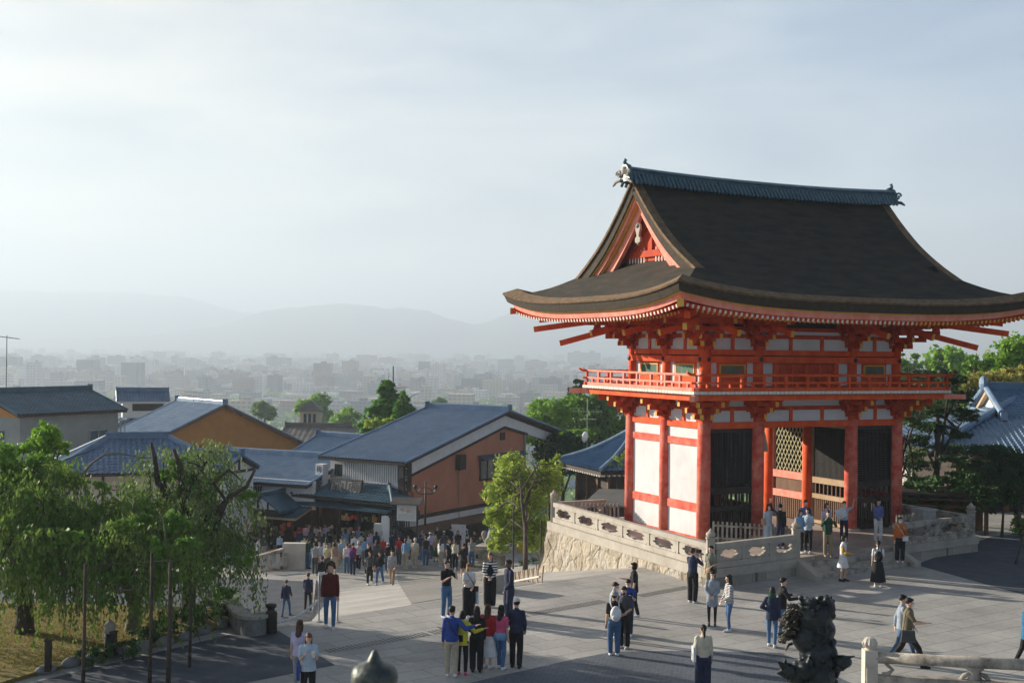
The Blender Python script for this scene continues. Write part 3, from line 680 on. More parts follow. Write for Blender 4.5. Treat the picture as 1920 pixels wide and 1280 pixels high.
P39=person(1690,1240,1.74,84,wk2,(.35,-.35),('sil','long',.84,'jacket'),('dnm','pants',0),('short','k'),'person in blue grey shirt half hidden behind the striding man',0,True)
P40=person(1700,1249,1.76,80,('fwd','out'),(-.38,.38),('olv','short',.86,'jacket'),('blk','pants',.01),('short','k'),'masked man in olive jacket striding to the right behind the front balustrade',0,True,mask=True,lean=.08,sho='blk')
shoulder_bag(P40,'dgr',-1,'dark plaid bag swinging at the hip of the striding man',.80,.36,.30)
P41=person(1925,1252,1.70,95,wk1,W1,(cloth((.02,.13,.26)),'long',.74,'jacket'),('blk','pants',0),('short','k'),'person in teal blue coat cut by the right frame edge',0,True)
# ---------------- street people
_sig={}
def sp(px,py,h,face,a,f,tc_,sl,bc,bk,hs,hc,label,**k):
    kind=k.pop('kind',''); lo=k.pop('lo',.86); sk=k.pop('skirt',None)
    return person(px,py,h,face,a,f,(tc_,sl,lo,kind),(bc,bk,.01) if bc else None,(hs,hc),label,**k)
SPL=[
(693,1094,1.62,5,wk1,W1,'dgr','long','blk','pants','bob','b','woman in charcoal jacket walking up the middle of the ramp'),
(690,1080,1.72,12,wk2,W2,'blk','long','blk','pants','short','b','man in black just behind the charcoal jacket on the ramp'),
(712,1094,1.62,-12,('clasp','down'),W1,'blk','long','jns','pants','long','k','long haired woman in black top and bright blue jeans on the ramp'),
(735,1096,1.70,-6,('low','down'),W2,'gry','long','tan','pants','short','k','man in pale grey sweater at the right of the ramp walkers'),
(661,1077,1.70,170,wk1,(.05,-.05),'red','long','nvy','pants','short','k','person in bright red top carrying a purple backpack on the ramp'),
(650,1074,1.62,190,wk2,(.05,-.05),'wht','long','jns','pants','short','b','companion in white and jeans left of the red top'),
(603,1106,1.66,190,dn,(.05,-.05),'blk','long','wht','pants','short','k','person in black jacket directly behind the curly haired man'),
(613,1075,1.62,-10,('clasp','clasp'),ST,'pal','short','dgr','pants','short','k','person in pale olive vest above the curly hair'),
(599,1070,1.60,15,('clasp','clasp'),ST,'ltb','long','lav','skirt','short','k','person in pale blue robe left of the olive vest'),
(798,1059,1.72,175,dn,ST,'blk','short','dnm','pants','short','k','man in black T-shirt and jeans facing away at the end of the grey paving'),
(817,1053,1.62,20,('clasp','low'),ST,'tan','long','grn','skirt','long','b','woman in tan jacket and dark green skirt'),
(842,1064,1.64,30,('phone','down'),(.05,-.05),'blk','short','blk','pants','short','k','woman in black holding a white bag in front of the lion pedestal'),
(869,1083,1.62,175,('hip','down'),ST,'blk','short','blk','shorts','short','k','person in black T-shirt and long black shorts facing away'),
(889,1047,1.76,10,('clasp','strap'),ST,'blk','short','dnm','shorts','short','k','man in black vest and blue shorts left of the stone lion'),
(844,1035,1.70,160,dn,ST,'blk','short','dgr','pants','short','b','man in black looking at the white display board'),
(852,1030,1.74,150,('low','down'),ST,'dgr','long','dnm','pants','short','k','man in grey jacket beside the white display board'),
(819,1036,1.70,10,('low','down'),ST,'blk','long','blk','pants','short','g','grey haired man in black by the dark wall'),
(812,1044,1.62,175,dn,ST,'lav','long','gry','pants','short','l','fair haired person in lilac cardigan seen from behind'),
(761,1033,1.84,178,('down','pocket'),(.10,-.10),'nvy','short','nvy','pants','short','b','big man in navy walking away under the white notice board'),
(749,1030,1.58,175,dn,(.10,-.10),'ltb','short','sky','skirt','long','k','girl in sky blue dress beside the big man in navy'),
(741,1024,1.62,170,dn,ST,'wht','long','wht','skirt','long','r','red haired woman in long white dress'),
(771,1024,1.64,185,dn,ST,'brn','long','kha','pants','long','l','woman in brown coat at the notice board'),
(721,1037,1.58,180,dn,ST,'crm','long','blk','pants','long','b','woman in cream top and black trousers near the lamp post'),
(729,1036,1.72,170,('down','clasp'),(.10,-.10),'red','long','blk','pants','short','k','person with red shirt and black backpack near the lamp post'),
(737,1031,1.66,170,dn,ST,'wht','short','nvy','pants','short','k','person in white shirt right of the red shirt'),
(677,1047,1.58,180,('clasp','clasp'),ST,'crm','wide',None,'kimono','bun','k','woman in cream kimono with golden sash'),
(694,1041,1.58,178,('clasp','clasp'),ST,'lav','wide',None,'kimono','bun','k','woman in lilac kimono right of the cream kimono'),
(687,1022,1.60,180,('clasp','clasp'),ST,'blu','wide',None,'kimono','bun','k','woman in blue and white kimono behind the two pale kimonos'),
(662,1044,1.62,180,dn,ST,'brn','long','brn','pants','hat','w','person in brown coat and white hat left of the cream kimono'),
(647,1036,1.62,185,('clasp','down'),ST,'sky','long','ltb','skirt','long','b','woman in sky blue dress left of the brown coat'),
(638,1042,1.60,190,('clasp','down'),W1,'blk','long','blk','pants','veil','k','woman in black headscarf walking in front of the souvenir shop'),
(570,1057,1.66,178,dn,ST,'pal','long','blk','pants','short','k','man in pale yellow shirt and black trousers by the stone railing post'),
(588,1048,1.60,170,dn,ST,'blk','long','blk','skirt','long','k','leftmost woman in black of the dark dressed group'),
(598,1046,1.64,180,('clasp','down'),ST,'dgr','long','blk','pants','long','r','red haired woman in charcoal in the dark dressed group'),
(607,1050,1.62,186,dn,ST,'blk','long','dgr','skirt','veil','k','veiled woman in the centre of the dark dressed group'),
(617,1046,1.64,195,('down','clasp'),ST,'blk','hood' and 'long','blk','pants','short','k','man in black at the right of the dark dressed group'),
(625,1040,1.60,175,dn,ST,'olv','long','blk','pants','long','k','woman in olive jacket behind the dark dressed group'),
(543,1019,1.70,176,dn,ST,'cyn','short','nvy','pants','short','b','staff member in bright cyan vest left of the navy companion'),
(556,1018,1.74,180,('low','down'),ST,'blu','short','nvy','pants','bald','b','bald man in royal blue shirt next to the cyan vest'),
(508,1024,1.66,178,dn,W1,'blk','long','blk','pants','short','k','walker in black behind the weeping branches, left of a pair'),
(522,1020,1.70,178,dn,W1,'blk','long','blk','pants','short','k','walker in black behind the weeping branches, right of a pair'),
(483,1062,1.66,120,dn,ST,'wht','short','nvy','pants','short','b','person in white T-shirt beside the stone railing under the branches'),
(494,1050,1.62,40,('clasp','down'),ST,'dgr','long','bei','pants','short','k','person in charcoal behind the stone railing'),
(524,1046,1.50,170,dn,ST,'ltb','long','nvy','pants','short','k','person in pale blue shirt leaning at the stone railing'),
(484,1010,1.66,175,dn,ST,'sky','long','nvy','pants','short','g','grey haired person in turquoise jacket seen through the branches'),
(655,1014,1.72,182,('clasp','down'),ST,'cyn','short','nvy','pants','short','b','shop worker in cyan vest at the souvenir shop opening'),
(588,1006,1.70,165,('clasp','down'),ST,'ltb','short','blk','pants','short','k','man in pale blue shirt at the shop shelves'),
(600,1012,1.58,15,('clasp','down'),ST,'blk','short','dgr','pants','short','k','child in black between the shop shelves and dark group'),
(611,1010,1.62,30,('phone','down'),ST,'gry','short','blk','pants','short','k','person in grey patterned top near the shop'),
(620,1014,1.62,-20,('clasp','down'),ST,'lav','long','jns','pants','long','k','woman in lilac jacket near the shop opening'),
(634,1016,1.64,10,('clasp','clasp'),ST,'sil','long','blk','pants','short','k','person in blue grey jacket near the shop opening'),
(680,1016,1.62,0,('phone','clasp'),ST,'crm','short','blk','pants','bob','k','woman in cream and black facing us before the kimono display'),
(627,1008,1.70,180,dn,ST,'dgr','long','blk','pants','short','k','man in dark jacket inside the shop front'),
(798,1020,1.62,160,('clasp','clasp'),ST,'sky','wide',None,'kimono','cap','n','person in blue robe and green cap by the dark wall'),
(876,1001,1.74,-30,('clasp','clasp'),ST,'nvy','short','blk','pants','short','k','man in navy polo against the dark wall behind the display board'),
(905,1020,1.70,185,dn,ST,'ltb','short','nvy','pants','short','k','person in pale blue shirt left of the yellow green tree'),
(913,1030,1.66,175,dn,ST,'sky','long','ltb','pants','long','b','person in sky blue dress against the yellow green tree'),
(897,1012,1.66,170,dn,ST,'lav','short','dgr','pants','bob','k','person in violet white top behind the man in blue shorts'),
(582,1036,1.62,150,dn,ST,'dgr','long','nvy','pants','long','k','woman in grey behind the pale yellow shirt'),
(600,1030,1.62,0,('clasp','down'),ST,'wht','long','blk','pants','short','k','person in white facing us above the dark dressed group'),
(700,1030,1.64,180,dn,ST,'gry','long','dnm','pants','short','k','person in grey near the foot of the lamp post'),
(784,1030,1.62,170,dn,ST,'wht','long','kha','skirt','bob','k','woman in white blouse and khaki skirt near the information sign'),
(640,1018,1.62,20,('clasp','clasp'),ST,'brn','long','dgr','pants','short','k','person in brown jacket under the hanging roof sign'),
(530,1008,1.66,170,dn,ST,'dgr','long','nvy','pants','short','k','dark figure at the left shop curtain'),
(868,1020,1.62,150,dn,ST,'blk','long','brn','pants','long','k','dark haired woman behind the sandwich board'),
]
_cl=[('blk','black'),('wht','white'),('ltb','pale blue'),('nvy','navy'),('gry','grey'),('red','red'),('crm','cream'),('dgr','charcoal'),('lav','lilac'),('tan','tan'),('sky','blue'),('grn','dark green')]
_bt=[('blk','black trousers','pants'),('jns','jeans','pants'),('bei','beige trousers','pants'),('blk','black skirt','skirt'),('dgr','grey trousers','pants')]
_hr=[('short','k','short dark hair'),('long','k','long dark hair'),('bob','b','a brown bob'),('pony','k','a dark ponytail'),('cap','w','a pale cap')]
_pl=[(560,1040,'by the stone railing post'),(573,1030,'behind the pale yellow shirt'),(580,1022,'in front of the shop shelves'),(566,1012,'beside the royal blue shirt'),(592,1062,'below the dark dressed group'),(612,1066,'right below the dark dressed group'),(628,1058,'left of the bright red top'),(640,1064,'just left of the red top'),(632,1028,'behind the black headscarf'),(650,1022,'below the roof sign'),(668,1026,'left of the kimono display'),(673,1034,'between two kimonos'),(705,1044,'right of the lilac kimono'),(712,1024,'at the grey cabinet'),(728,1022,'by the slatted gate'),(753,1020,'under the notice board'),(779,1016,'below the twin arm lamp'),(790,1040,'left of the fair haired lilac cardigan'),(806,1026,'near the dark wall'),(829,1022,'right of the grey haired man'),(832,1046,'left of the woman with the white bag'),(858,1046,'below the display board'),(880,1022,'behind the draped table'),(892,1000,'at the foot of the dark wall'),(860,1006,'above the display board'),(838,1008,'deep in the dark wall shade'),(765,1050,'on the pale ramp top'),(778,1064,'beside the grey ramp panel'),(535,1000,'under the shop porch'),(550,996,'beside the porch lanterns'),(600,998,'inside the lit shop'),(516,998,'at the left shop curtain'),(500,1006,'behind the left branches'),(470,1040,'deep behind the weeping branches'),(718,1056,'ahead of the ramp walkers'),(684,1060,'between the red top and the ramp walkers'),(622,1030,'amid the thickest part of the crowd'),(610,1030,'behind the dark dressed group'),(590,1030,'left of the thickest crowd'),(696,1018,'beside the kimono stand'),(578,1066,'nearest of the crowd by the railing post'),(590,1078,'below the railing post crowd'),(626,1076,'between the curly hair and the red top'),(672,1068,'right behind the red top'),(706,1072,'right above the charcoal jacket'),(727,1072,'behind the pale grey sweater'),(748,1058,'centre of the ramp top'),(760,1066,'left edge of the grey ramp panel'),(735,1048,'below the red shirt'),(690,1052,'below the lilac kimono'),(664,1054,'below the brown coat'),(642,1050,'below the sky blue dress'),(618,1036,'inside the dense crowd centre'),(604,1038,'left inside the dense crowd'),(574,1016,'near the shop shelves left'),(585,1012,'under the left lantern'),(632,1004,'in the shop doorway'),(644,1002,'by the hanging goods'),(665,1008,'by the red goods'),(672,1016,'left of the kimono display foot'),(787,1052,'right of the ramp top'),(806,1050,'left of the dark green skirt'),(826,1062,'left of the white bag'),(853,1068,'right of the white bag'),(900,1058,'just left of the lion pedestal'),(884,1064,'below the blue shorts'),(770,1004,'under the board roof'),(756,1002,'by the slats'),(716,1008,'behind the lamp post'),(846,1020,'left of the display board top')]
for _i,(px,py,w_) in enumerate(_pl):
    c_,cn=_cl[(_i*5+3)%12]; b_,bn,bk_=_bt[(_i*3+1)%5]; hs_,hc_,hn=_hr[(_i*2+_i//5)%5]
    SPL.append((px,py,R.uniform(1.55,1.76),R.choice((170,180,190,10,-10,30,150)),R.choice((dn,('clasp','down'),('low','low'),wk1)),R.choice((ST,(.1,-.1))),c_,R.choice(('long','short')),b_,bk_,hs_,hc_,'%s top, %s, %s, person %s'%(cn,bn,hn.replace('a ',''),w_)))
for q in SPL:
    (px,py,h,face,a,f,tcx,sl,bc,bk,hs,hc,lab)=q
    kw={}
    if bk=='kimono': kw=dict(kind='kimono'); bc=None
    if bk=='skirt': kw['hem']=.38
    r=sp(px,py,h,face,a,f,tcx,sl,bc,bk,hs,hc,lab,**kw,sho=('blk' if R.random()<.5 else 'wht'),skin=(0 if R.random()<.8 else 1))
    if 'purple backpack' in lab: backpack(r,'pur','purple backpack on the person in the bright red top')
    if 'black backpack near' in lab: backpack(r,'blk','black backpack on the person with the red shirt near the lamp post')
    if 'holding a white bag' in lab: crossbag(r,'wht',1,'small white bag of the woman in black before the lion pedestal')
# ================================================================ temple gate
FL=.6
GCEN=G(5,2.65)
gate=empty('temple_gate',(GCEN.x,GCEN.y,FL),A27,'two storey vermilion temple gate with white plaster walls and curved bark roof','temple gate')
def gp(mb,name,ms,parent=None,smooth=False,fix=True,label=None):
    p=parent or gate
    o=mb.build(name,ms,p,(0,0,-FL) if parent is None else (0,0,0),0,smooth,fix)
    if label: o['label']=label
    return o
XS=[-5,-2.4,2.5,5]; YS=[-2.65,0,2.65]
# lower columns
for i,x in enumerate(XS):
    for j,y in enumerate(YS):
        r=.27
        gp(MB().lathe([(r*1.0,FL),(r*1.0,3.4),(r*.93,5.25)],(x,y,0),18),'column',M_redold if (j==0 or i==0) else M_red,smooth=True)
# plinth stones under columns
for x in XS:
    for y in YS: gp(MB().lathe([(.40,FL),(.40,FL+.06),(.33,FL+.10)],(x,y,0),16),'column_base',M_stone)

# head beams
def ring_beam(x,y,z0,z1,w,ext=0):
    mb=MB()
    for s in(-1,1):
        mb.bb(-x-ext,x+ext,s*y-w/2,s*y+w/2,z0,z1); mb.bb(s*x-w/2+.003,s*x+w/2-.003,-y-ext,y+ext,z0+.004,z1-.004)
    return mb
gp(ring_beam(5,2.65,4.98,5.23,.26,.0),'head_beam',M_red)
for x in (-2.4,2.5):
    gp(MB().bb(x-.12,x+.12,-2.6,2.6,4.99,5.22),'cross_beam',M_redd)
# side walls (left & right): plaster panels + rails
for sx in(-1,1):
    for j in range(2):
        y0=YS[j]+.2; y1=YS[j+1]-.2
        for (z0,z1) in((FL+.06,1.70),(2.03,4.28),(4.56,4.98)):
            gp(MB().bb(sx*5-.05,sx*5+.05,y0,y1,z0,z1),'plaster_panel',M_white)
        for (z0,z1) in((1.70,2.03),(4.28,4.56)):
            gp(MB().bb(sx*5-.11,sx*5+.11,y0,y1,z0,z1),'side_rail',M_redold)
    gp(MB().bb(sx*5-.13,sx*5+.13,-2.6,2.6,FL,FL+.12),'sill_beam',M_redold)
# back bays: closed end bays
for (x0,x1) in((-5,-2.4),(2.5,5)):
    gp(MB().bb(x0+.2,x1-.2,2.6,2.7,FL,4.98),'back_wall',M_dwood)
# front screens on end bays : mesh net + railing + slats
def bay_screen(x0,x1,y,fm,axis='x',h0=FL+.05):
    def bx(mb,a0,a1,b0,b1,z0,z1):
        if axis=='x': mb.bb(a0,a1,y+b0,y+b1,z0,z1)
        else: mb.bb(y+b0,y+b1,a0,a1,z0,z1)
    net=MB(); sp=.075; w=.034; n=int((x1-x0)/sp)
    for k in range(1,n): bx(net,x0+k*sp-w/2,x0+k*sp+w/2,-.012,.012,2.65,4.98)
    for k in range(int(2.33/sp)+1): bx(net,x0,x1,.013,.035,2.66+k*sp,2.66+k*sp+w)
    gp(net,'screen_net',M_black)
    fr=MB()
    for (z0,z1) in((2.38,2.64),(1.72,1.92),(h0,h0+.14)): bx(fr,x0,x1,-.09,.09,z0,z1)
    bx(fr,x0+.001,x0+.08,-.07,.07,h0,4.97); bx(fr,x1-.08,x1-.001,-.07,.07,h0,4.97)
    bx(fr,x0,x1,-.065,.065,4.82,4.965)
    gp(fr,'screen_frame',fm)
    s=MB(); n=int((x1-x0)/.13)
    for k in range(1,n):
        bx(s,x0+k*.13-.032,x0+k*.13+.032,-.03,.03,h0+.14,1.72); 
        if k%2: bx(s,x0+k*.13-.03,x0+k*.13+.03,-.025,.025,1.92,2.38)
    gp(s,'picket_slats',M_brown if fm!=M_dwood else M_dwood)
bay_screen(-4.78,-2.62,-2.58,M_dwood); bay_screen(2.72,4.78,-2.58,M_dwood)
for (x0,x1) in((-5,-2.4),(2.5,5)): gp(MB().bb(x0+.25,x1-.25,-.06,.0,FL,4.98),'inner_wall',M_black)  # black sheet added behind each net so the bay looks dark
# passage partitions
def partition(x,y0,y1,fm,lat):
    if lat:
        L=MB(); z0,z1=2.72,4.75; w=y1-y0; n=9; st=w/n
        for k in range(-int((z1-z0)/st/1.7)-1,n+1):
            for sgn in(1,-1):
                # diagonal strip clipped to the rect
                pts=[]
                for t in range(0,41):
                    z=z0+(z1-z0)*t/40; yy=y0+(k*st+(z-z0)/1.7*1.0) if sgn==1 else y1-(k*st+(z-z0)/1.7*1.0)
                    if y0<=yy<=y1: pts.append((yy,z))
                if len(pts)>1: L.beam((x+sgn*.012,pts[0][0],pts[0][1]),(x+sgn*.012,pts[-1][0],pts[-1][1]),.024,.04)
        gp(L,'diagonal_lattice',M_lattice)
        fr=MB()
        for (a,b) in((4.75,4.98),(2.4,2.72),(1.55,1.86)): fr.bb(x-.1,x+.1,y0,y1,a,b)
        fr.bb(x-.09,x+.09,y0,y0+.09,FL,4.75); fr.bb(x-.09,x+.09,y1-.09,y1,FL,4.75)
        gp(fr,'partition_frame',M_pink)
        gp(MB().bb(x-.012-.5,x-.5+.02,y0,y1,1,4.9) if False else MB().bb(x-.02,x+.02,y0+.09,y1-.09,1.87,2.4) ,'partition_board',M_brown)
    else:
        bay_screen(y0,y1,x,M_lwood,'y'); return
    s=MB(); n=int((y1-y0)/.13)
    for k in range(1,n): s.bb(x-.03,x+.03,y0+k*.13-.035,y0+k*.13+.035,FL+.05,1.55)
    gp(s,'picket_slats',M_lwood if fm else M_brown)
M_lattice=mat('sunlit_gold_lattice',(.45,.38,.20),(.30,.33,.20),.7,6)  # golden tone carries the sunlight on the lattice in its colour
for x in(-2.4,2.5):
    partition(x,.25,2.42,None,True)
    partition(x,-2.42,-.25,None,False)
# ceiling; black sheets added behind the nets keep the bays dark
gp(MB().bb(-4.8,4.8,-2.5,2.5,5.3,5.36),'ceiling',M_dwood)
# sandal hanging on column inside front
mb=MB(); mb.loft([(0,0,-.55,.26,.10),(0,0,-.35,.24,.09),(0,0,.1,.12,.07),(0,0,.35,.03,.03)],10)
o=gp(mb,'straw_ornament',M_lwood); o.location=(-1.95,-2.45,4.55-FL)
# --- frieze + brackets lower
def bracket(z0,steps,reach,dz,corner=False,n_out=1):
    """bracket set at origin; wall along x, outward -y"""
    mb=MB()
    mb.mi=0
    mb.box((0,0,z0+.10),(.46,.46,.2)); mb.box((0,0,z0+.0),(.34,.34,.12))
    L=.95
    for k in range(steps):
        z=z0+.22+k*dz; out=reach*(k+1)/steps
        dirs=[(0,-1)] if not corner else [(0,-1),(-1,0),(-.707,-.707)]
        # wall-parallel arms at each outward step
        for kk in range(k+1):
            yo=-reach*kk/steps
            half=L*.5*(1 if kk<k else .8)+.12*k
            if not corner:
                for s in(-1,1):
                    mb.beam((0,yo,z),(s*half,yo,z),.13,.17)
                    mb.box((s*(half-.07),yo,z+.145),(.2,.2,.11))
            else:
                mb.beam((-.15+yo,yo,z),(half,yo,z),.13,.17); mb.box((half-.07,yo,z+.145),(.2,.2,.11))
                mb.beam((yo,-.15+yo,z-.002),(yo,half,z-.002),.13,.17); mb.box((yo,half-.07,z+.145),(.2,.2,.11))
        for d in dirs:
            m=1.25 if abs(d[0])>.1 and abs(d[1])>.1 else 1
            e=Vector((d[0]*out*m,d[1]*out*m,z))
            mb.beam((0,0,z+.003),e+Vector((d[0]*.16,d[1]*.16,.003)),.15,.19)
            mb.box(e+Vector((0,0,.15)),(.22,.22,.12))
            mb.mi=1
            mb.beam(e+Vector((d[0]*.16,d[1]*.16,.003)),e+Vector((d[0]*.172,d[1]*.172,.003)),.15,.19)
            mb.mi=0
        # central block
        mb.box((0,0,z+.145),(.22,.22,.11))
    return mb
def place_brackets(z0,steps,reach,dz,X,Y,xs,ys,name):
    me=bracket(z0-0,steps,reach,dz).mesh(name,[M_redd,M_yel]); mc=bracket(z0,steps,reach,dz,True).mesh(name,[M_redd,M_yel])
    for x in xs[1:-1]:
        inst(name,me,gate,(x,-Y,-FL)); inst(name,me,gate,(x,Y,-FL),PI)
    for y in ys:
        inst(name,me,gate,(-X,y,-FL),-PI/2); inst(name,me,gate,(X,y,-FL),PI/2)
    for (x,y,r) in((-X,-Y,0),(X,-Y,PI/2),(X,Y,PI),(-X,Y,-PI/2)): inst(name,mc,gate,(x,y,-FL),r)
place_brackets(5.23,3,1.05,.26,5,2.65,XS,[0],'lower_bracket')
def frieze(X,Y,z0,z1,xs,ys,mw,strut):
    # plaster boards and struts, one per bay half
    def seg(a,b,fixed,axis,s):
        mid=(a+b)/2
        for (p,q) in((a+.2,mid-.075),(mid+.075,b-.2)):
            mb=MB()
            if axis=='x': mb.bb(p,q,s*fixed-.035,s*fixed+.035,z0,z1)
            else: mb.bb(s*fixed-.035,s*fixed+.035,p,q,z0,z1)
            gp(mb,'frieze_panel',mw)
        mb=MB(); w=.075
        if axis=='x': mb.bb(mid-w,mid+w,s*fixed-.09,s*fixed+.09,z0,z1); mb.box((mid,s*fixed,z1+.06),(.24,.24,.12))
        else: mb.bb(s*fixed-.09,s*fixed+.09,mid-w,mid+w,z0,z1); mb.box((s*fixed,mid,z1+.06),(.24,.24,.12))
        gp(mb,'frieze_strut',M_red)
    for s in(-1,1):
        L=[xs[0],xs[1],(xs[1]+xs[2])/2-.0,xs[2],xs[3]]
        for a,b in zip(xs,xs[1:]):
            if b-a>3.5:
                t=(b-a)/3
                for k in range(3):
                    # three panels, struts between
                    p=a+k*t+(.2 if k==0 else .075); q=a+(k+1)*t-(.2 if k==2 else .075)
                    gp(MB().bb(p,q,s*Y-.035,s*Y+.035,z0,z1),'frieze_panel',mw)
                    if k<2:
                        m_=a+(k+1)*t; gp(MB().bb(m_-.075,m_+.075,s*Y-.09,s*Y+.09,z0,z1+.1),'frieze_strut',M_red)
            else: seg(a,b,Y,'x',s)
        for a,b in zip(ys,ys[1:]): seg(a,b,X,'y',s)
frieze(5,2.65,5.23,5.68,XS,YS,M_white,None)
gp(ring_beam(5,2.65,5.68,5.84,.16),'frieze_beam',M_redd)
gp(ring_beam(5,2.65,5.84,6.14,.05),'upper_frieze_board',M_white)
# --- balcony
BX,BY=6.55,4.2
mb=MB(); mb.bb(-BX,BX,-BY,BY,6.36,6.42); gp(mb,'balcony_deck',M_brown)
mb=MB()
for x0,x1,y0,y1 in((-BX+.12,BX-.12,-BY+.12,-BY+.34),(-BX+.12,BX-.12,BY-.34,BY-.12),(-BX+.121,-BX+.34,-BY+.341,BY-.341),(BX-.34,BX-.121,-BY+.341,BY-.341)):
    mb.bb(x0,x1,y0,y1,6.14,6.357)
mb.bb(-BX-.28,BX+.28,-BY+.13,-BY+.33,6.15,6.35) if False else None
gp(mb,'balcony_beam',M_red)
for s in(-1,1):
    for t in(-1,1):
        mb=MB(); mb.beam((s*(BX-.3),t*(BY-.3),6.24),(s*(BX+.42),t*(BY+.42),6.24),.2,.2)
        gp(mb,'balcony_beam_end',M_pink)
# white deck plank ends
n=int(2*BX/.2)
for s in(-1,1):
    mb=MB()
    for k in range(n):
        x=-BX+.1+k*(2*BX/n); mb.bb(x-.085,x+.085,s*BY-.10*s*0-.03,s*BY+.03,6.385,6.50)
    mb.bb(-BX,BX,s*(BY-.05)-.02,s*(BY-.05)+.02,6.39,6.49); gp(mb,'deck_plank_ends',M_white2)
n=int(2*BY/.2)
for s in(-1,1):
    mb2=MB(); mb2.bb(s*(BX-.05)-.02,s*(BX-.05)+.02,-BY+.1,BY-.1,6.39,6.49)
    for k in range(n):
        y=-BY+.1+k*(2*BY/n); mb2.bb(s*BX-.03,s*BX+.03,y-.085,y+.085,6.385,6.50)
    gp(mb2,'deck_plank_ends',M_white2)
# railing
def railing(p,q,horn=True):
    mb=MB(); p=Vector(p);q=Vector(q);d=(q-p);L=d.length;d/=L; e=.22
    zb=6.52
    mb.beam(p-d*e*.6+Vector((0,0,zb+.05)),q+d*e*.6+Vector((0,0,zb+.05)),.13,.13)
    mb.beam(p-d*e+Vector((0,0,zb+.30)),q+d*e+Vector((0,0,zb+.30)),.09,.075)
    pts=[p-d*(e+.18)+Vector((0,0,zb+.70)),p-d*(e)+Vector((0,0,zb+.615)),p+Vector((0,0,zb+.60)),q+Vector((0,0,zb+.60)),q+d*e+Vector((0,0,zb+.615)),q+d*(e+.18)+Vector((0,0,zb+.70))]
    mb.tube(pts,[.05,.052,.052,.052,.052,.05],8)
    n=max(2,round(L/1.05))
    for k in range(n+1):
        c=p+d*L*k/n; mb.box((c.x,c.y,zb+.33),(.10,.10,.5))
        if k<n:
            c2=p+d*L*(k+.5)/n; mb.box((c2.x,c2.y,zb+.19),(.09,.09,.17))
    return mb
bx,by=BX-.13,BY-.13
for a,b in(((-bx,-by,0),(bx,-by,0)),((-bx,by,0),(bx,by,0)),((-bx,-by,0),(-bx,by,0)),((bx,-by,0),(bx,by,0))):
    gp(railing(a,b),'balcony_railing',M_pink if a[0]<0 and b[0]<0 else M_red)
# --- upper storey
UX,UY=4.95,2.6; UXS=[-4.95,-2.4,2.5,4.95]; UYS=[-2.6,0,2.6]
for x in UXS:
    for y in UYS:
        if y==0 and abs(x)<4: continue
        gp(MB().lathe([(.24,6.42),(.23,8.1)],(x,y,0),16),'upper_column',M_red,smooth=True)
gp(ring_beam(UX,UY,7.58,7.84,.50,.12),'tie_beam',M_red)
gp(ring_beam(UX,UY,7.88,8.1,.24),'upper_head_beam',M_red)
gp(ring_beam(UX,UY,6.5,6.66,.3),'upper_sill_beam',M_red)
gp(MB().bb(-UX+.1,UX-.1,-UY+.1,UY-.1,6.45,10.0),'core_wall',M_dwood)
def uwall(a,b,fixed,axis,s,door):
    def bx(p,q,o0,o1,z0,z1,name,m,par=None):
        mb=MB()
        lo,hi=sorted((s*(fixed+o0),s*(fixed+o1)))
        if axis=='x': mb.bb(p,q,lo,hi,z0,z1)
        else: mb.bb(lo,hi,p,q,z0,z1)
        return gp(mb,name,m,par)
    w=b-a; m_=(a+b)/2
    if door:
        bx(a+.23,a+.75,-.06,.02,6.66,7.58,'upper_plaster',M_white); bx(b-.75,b-.23,-.06,.02,6.66,7.58,'upper_plaster',M_white)
        d=bx(a+1.02,b-1.02,-.05,.05,6.66,7.56,'door',M_redd)
        for x0,x1 in((a+.76,a+1.0),(b-1.0,b-.76)): bx(x0,x1,-.05,.10,6.66,7.56,'door_post',M_red,None)
        for k in range(1,4):
            xx=lerp(a+1.02,b-1.02,k/4); bx(xx-.04,xx+.04,.05,.08,6.68,7.54,'door_batten',M_red,d)
    else:
        pw=.30
        bx(a+.23,a+.23+pw,-.06,.02,6.66,7.58,'upper_plaster',M_white); bx(b-.23-pw,b-.23,-.06,.02,6.66,7.58,'upper_plaster',M_white)
        f=bx(a+.24+pw,b-.24-pw,-.05,.04,6.66,7.575,'window_surround',M_red)
        x0,x1=a+.34+pw,b-.34-pw
        for (p,q,z0,z1) in((x0,x1,7.46,7.52),(x0,x1,7.0,7.06),(x0,x0+.07,7.06,7.46),(x1-.07,x1,7.06,7.46)):
            bx(p,q,.04,.08,z0,z1,'window_frame',M_yel,f)
        n=int((x1-x0)/.085)
        mb=MB()
        lo,hi=sorted((s*(fixed+.045),s*(fixed+.065)))
        for k in range(1,n):
            xx=lerp(x0,x1,k/n)
            if axis=='x': mb.bb(xx-.028,xx+.028,lo,hi,7.06,7.46)
            else: mb.bb(lo,hi,xx-.028,xx+.028,7.06,7.46)
        gp(mb,'window_bars',M_green,f)
for s in(-1,1):
    for k in range(3): uwall(UXS[k],UXS[k+1],UY,'x',s,k==1)
    for k in range(2): uwall(UYS[k],UYS[k+1],UX,'y',s,False)
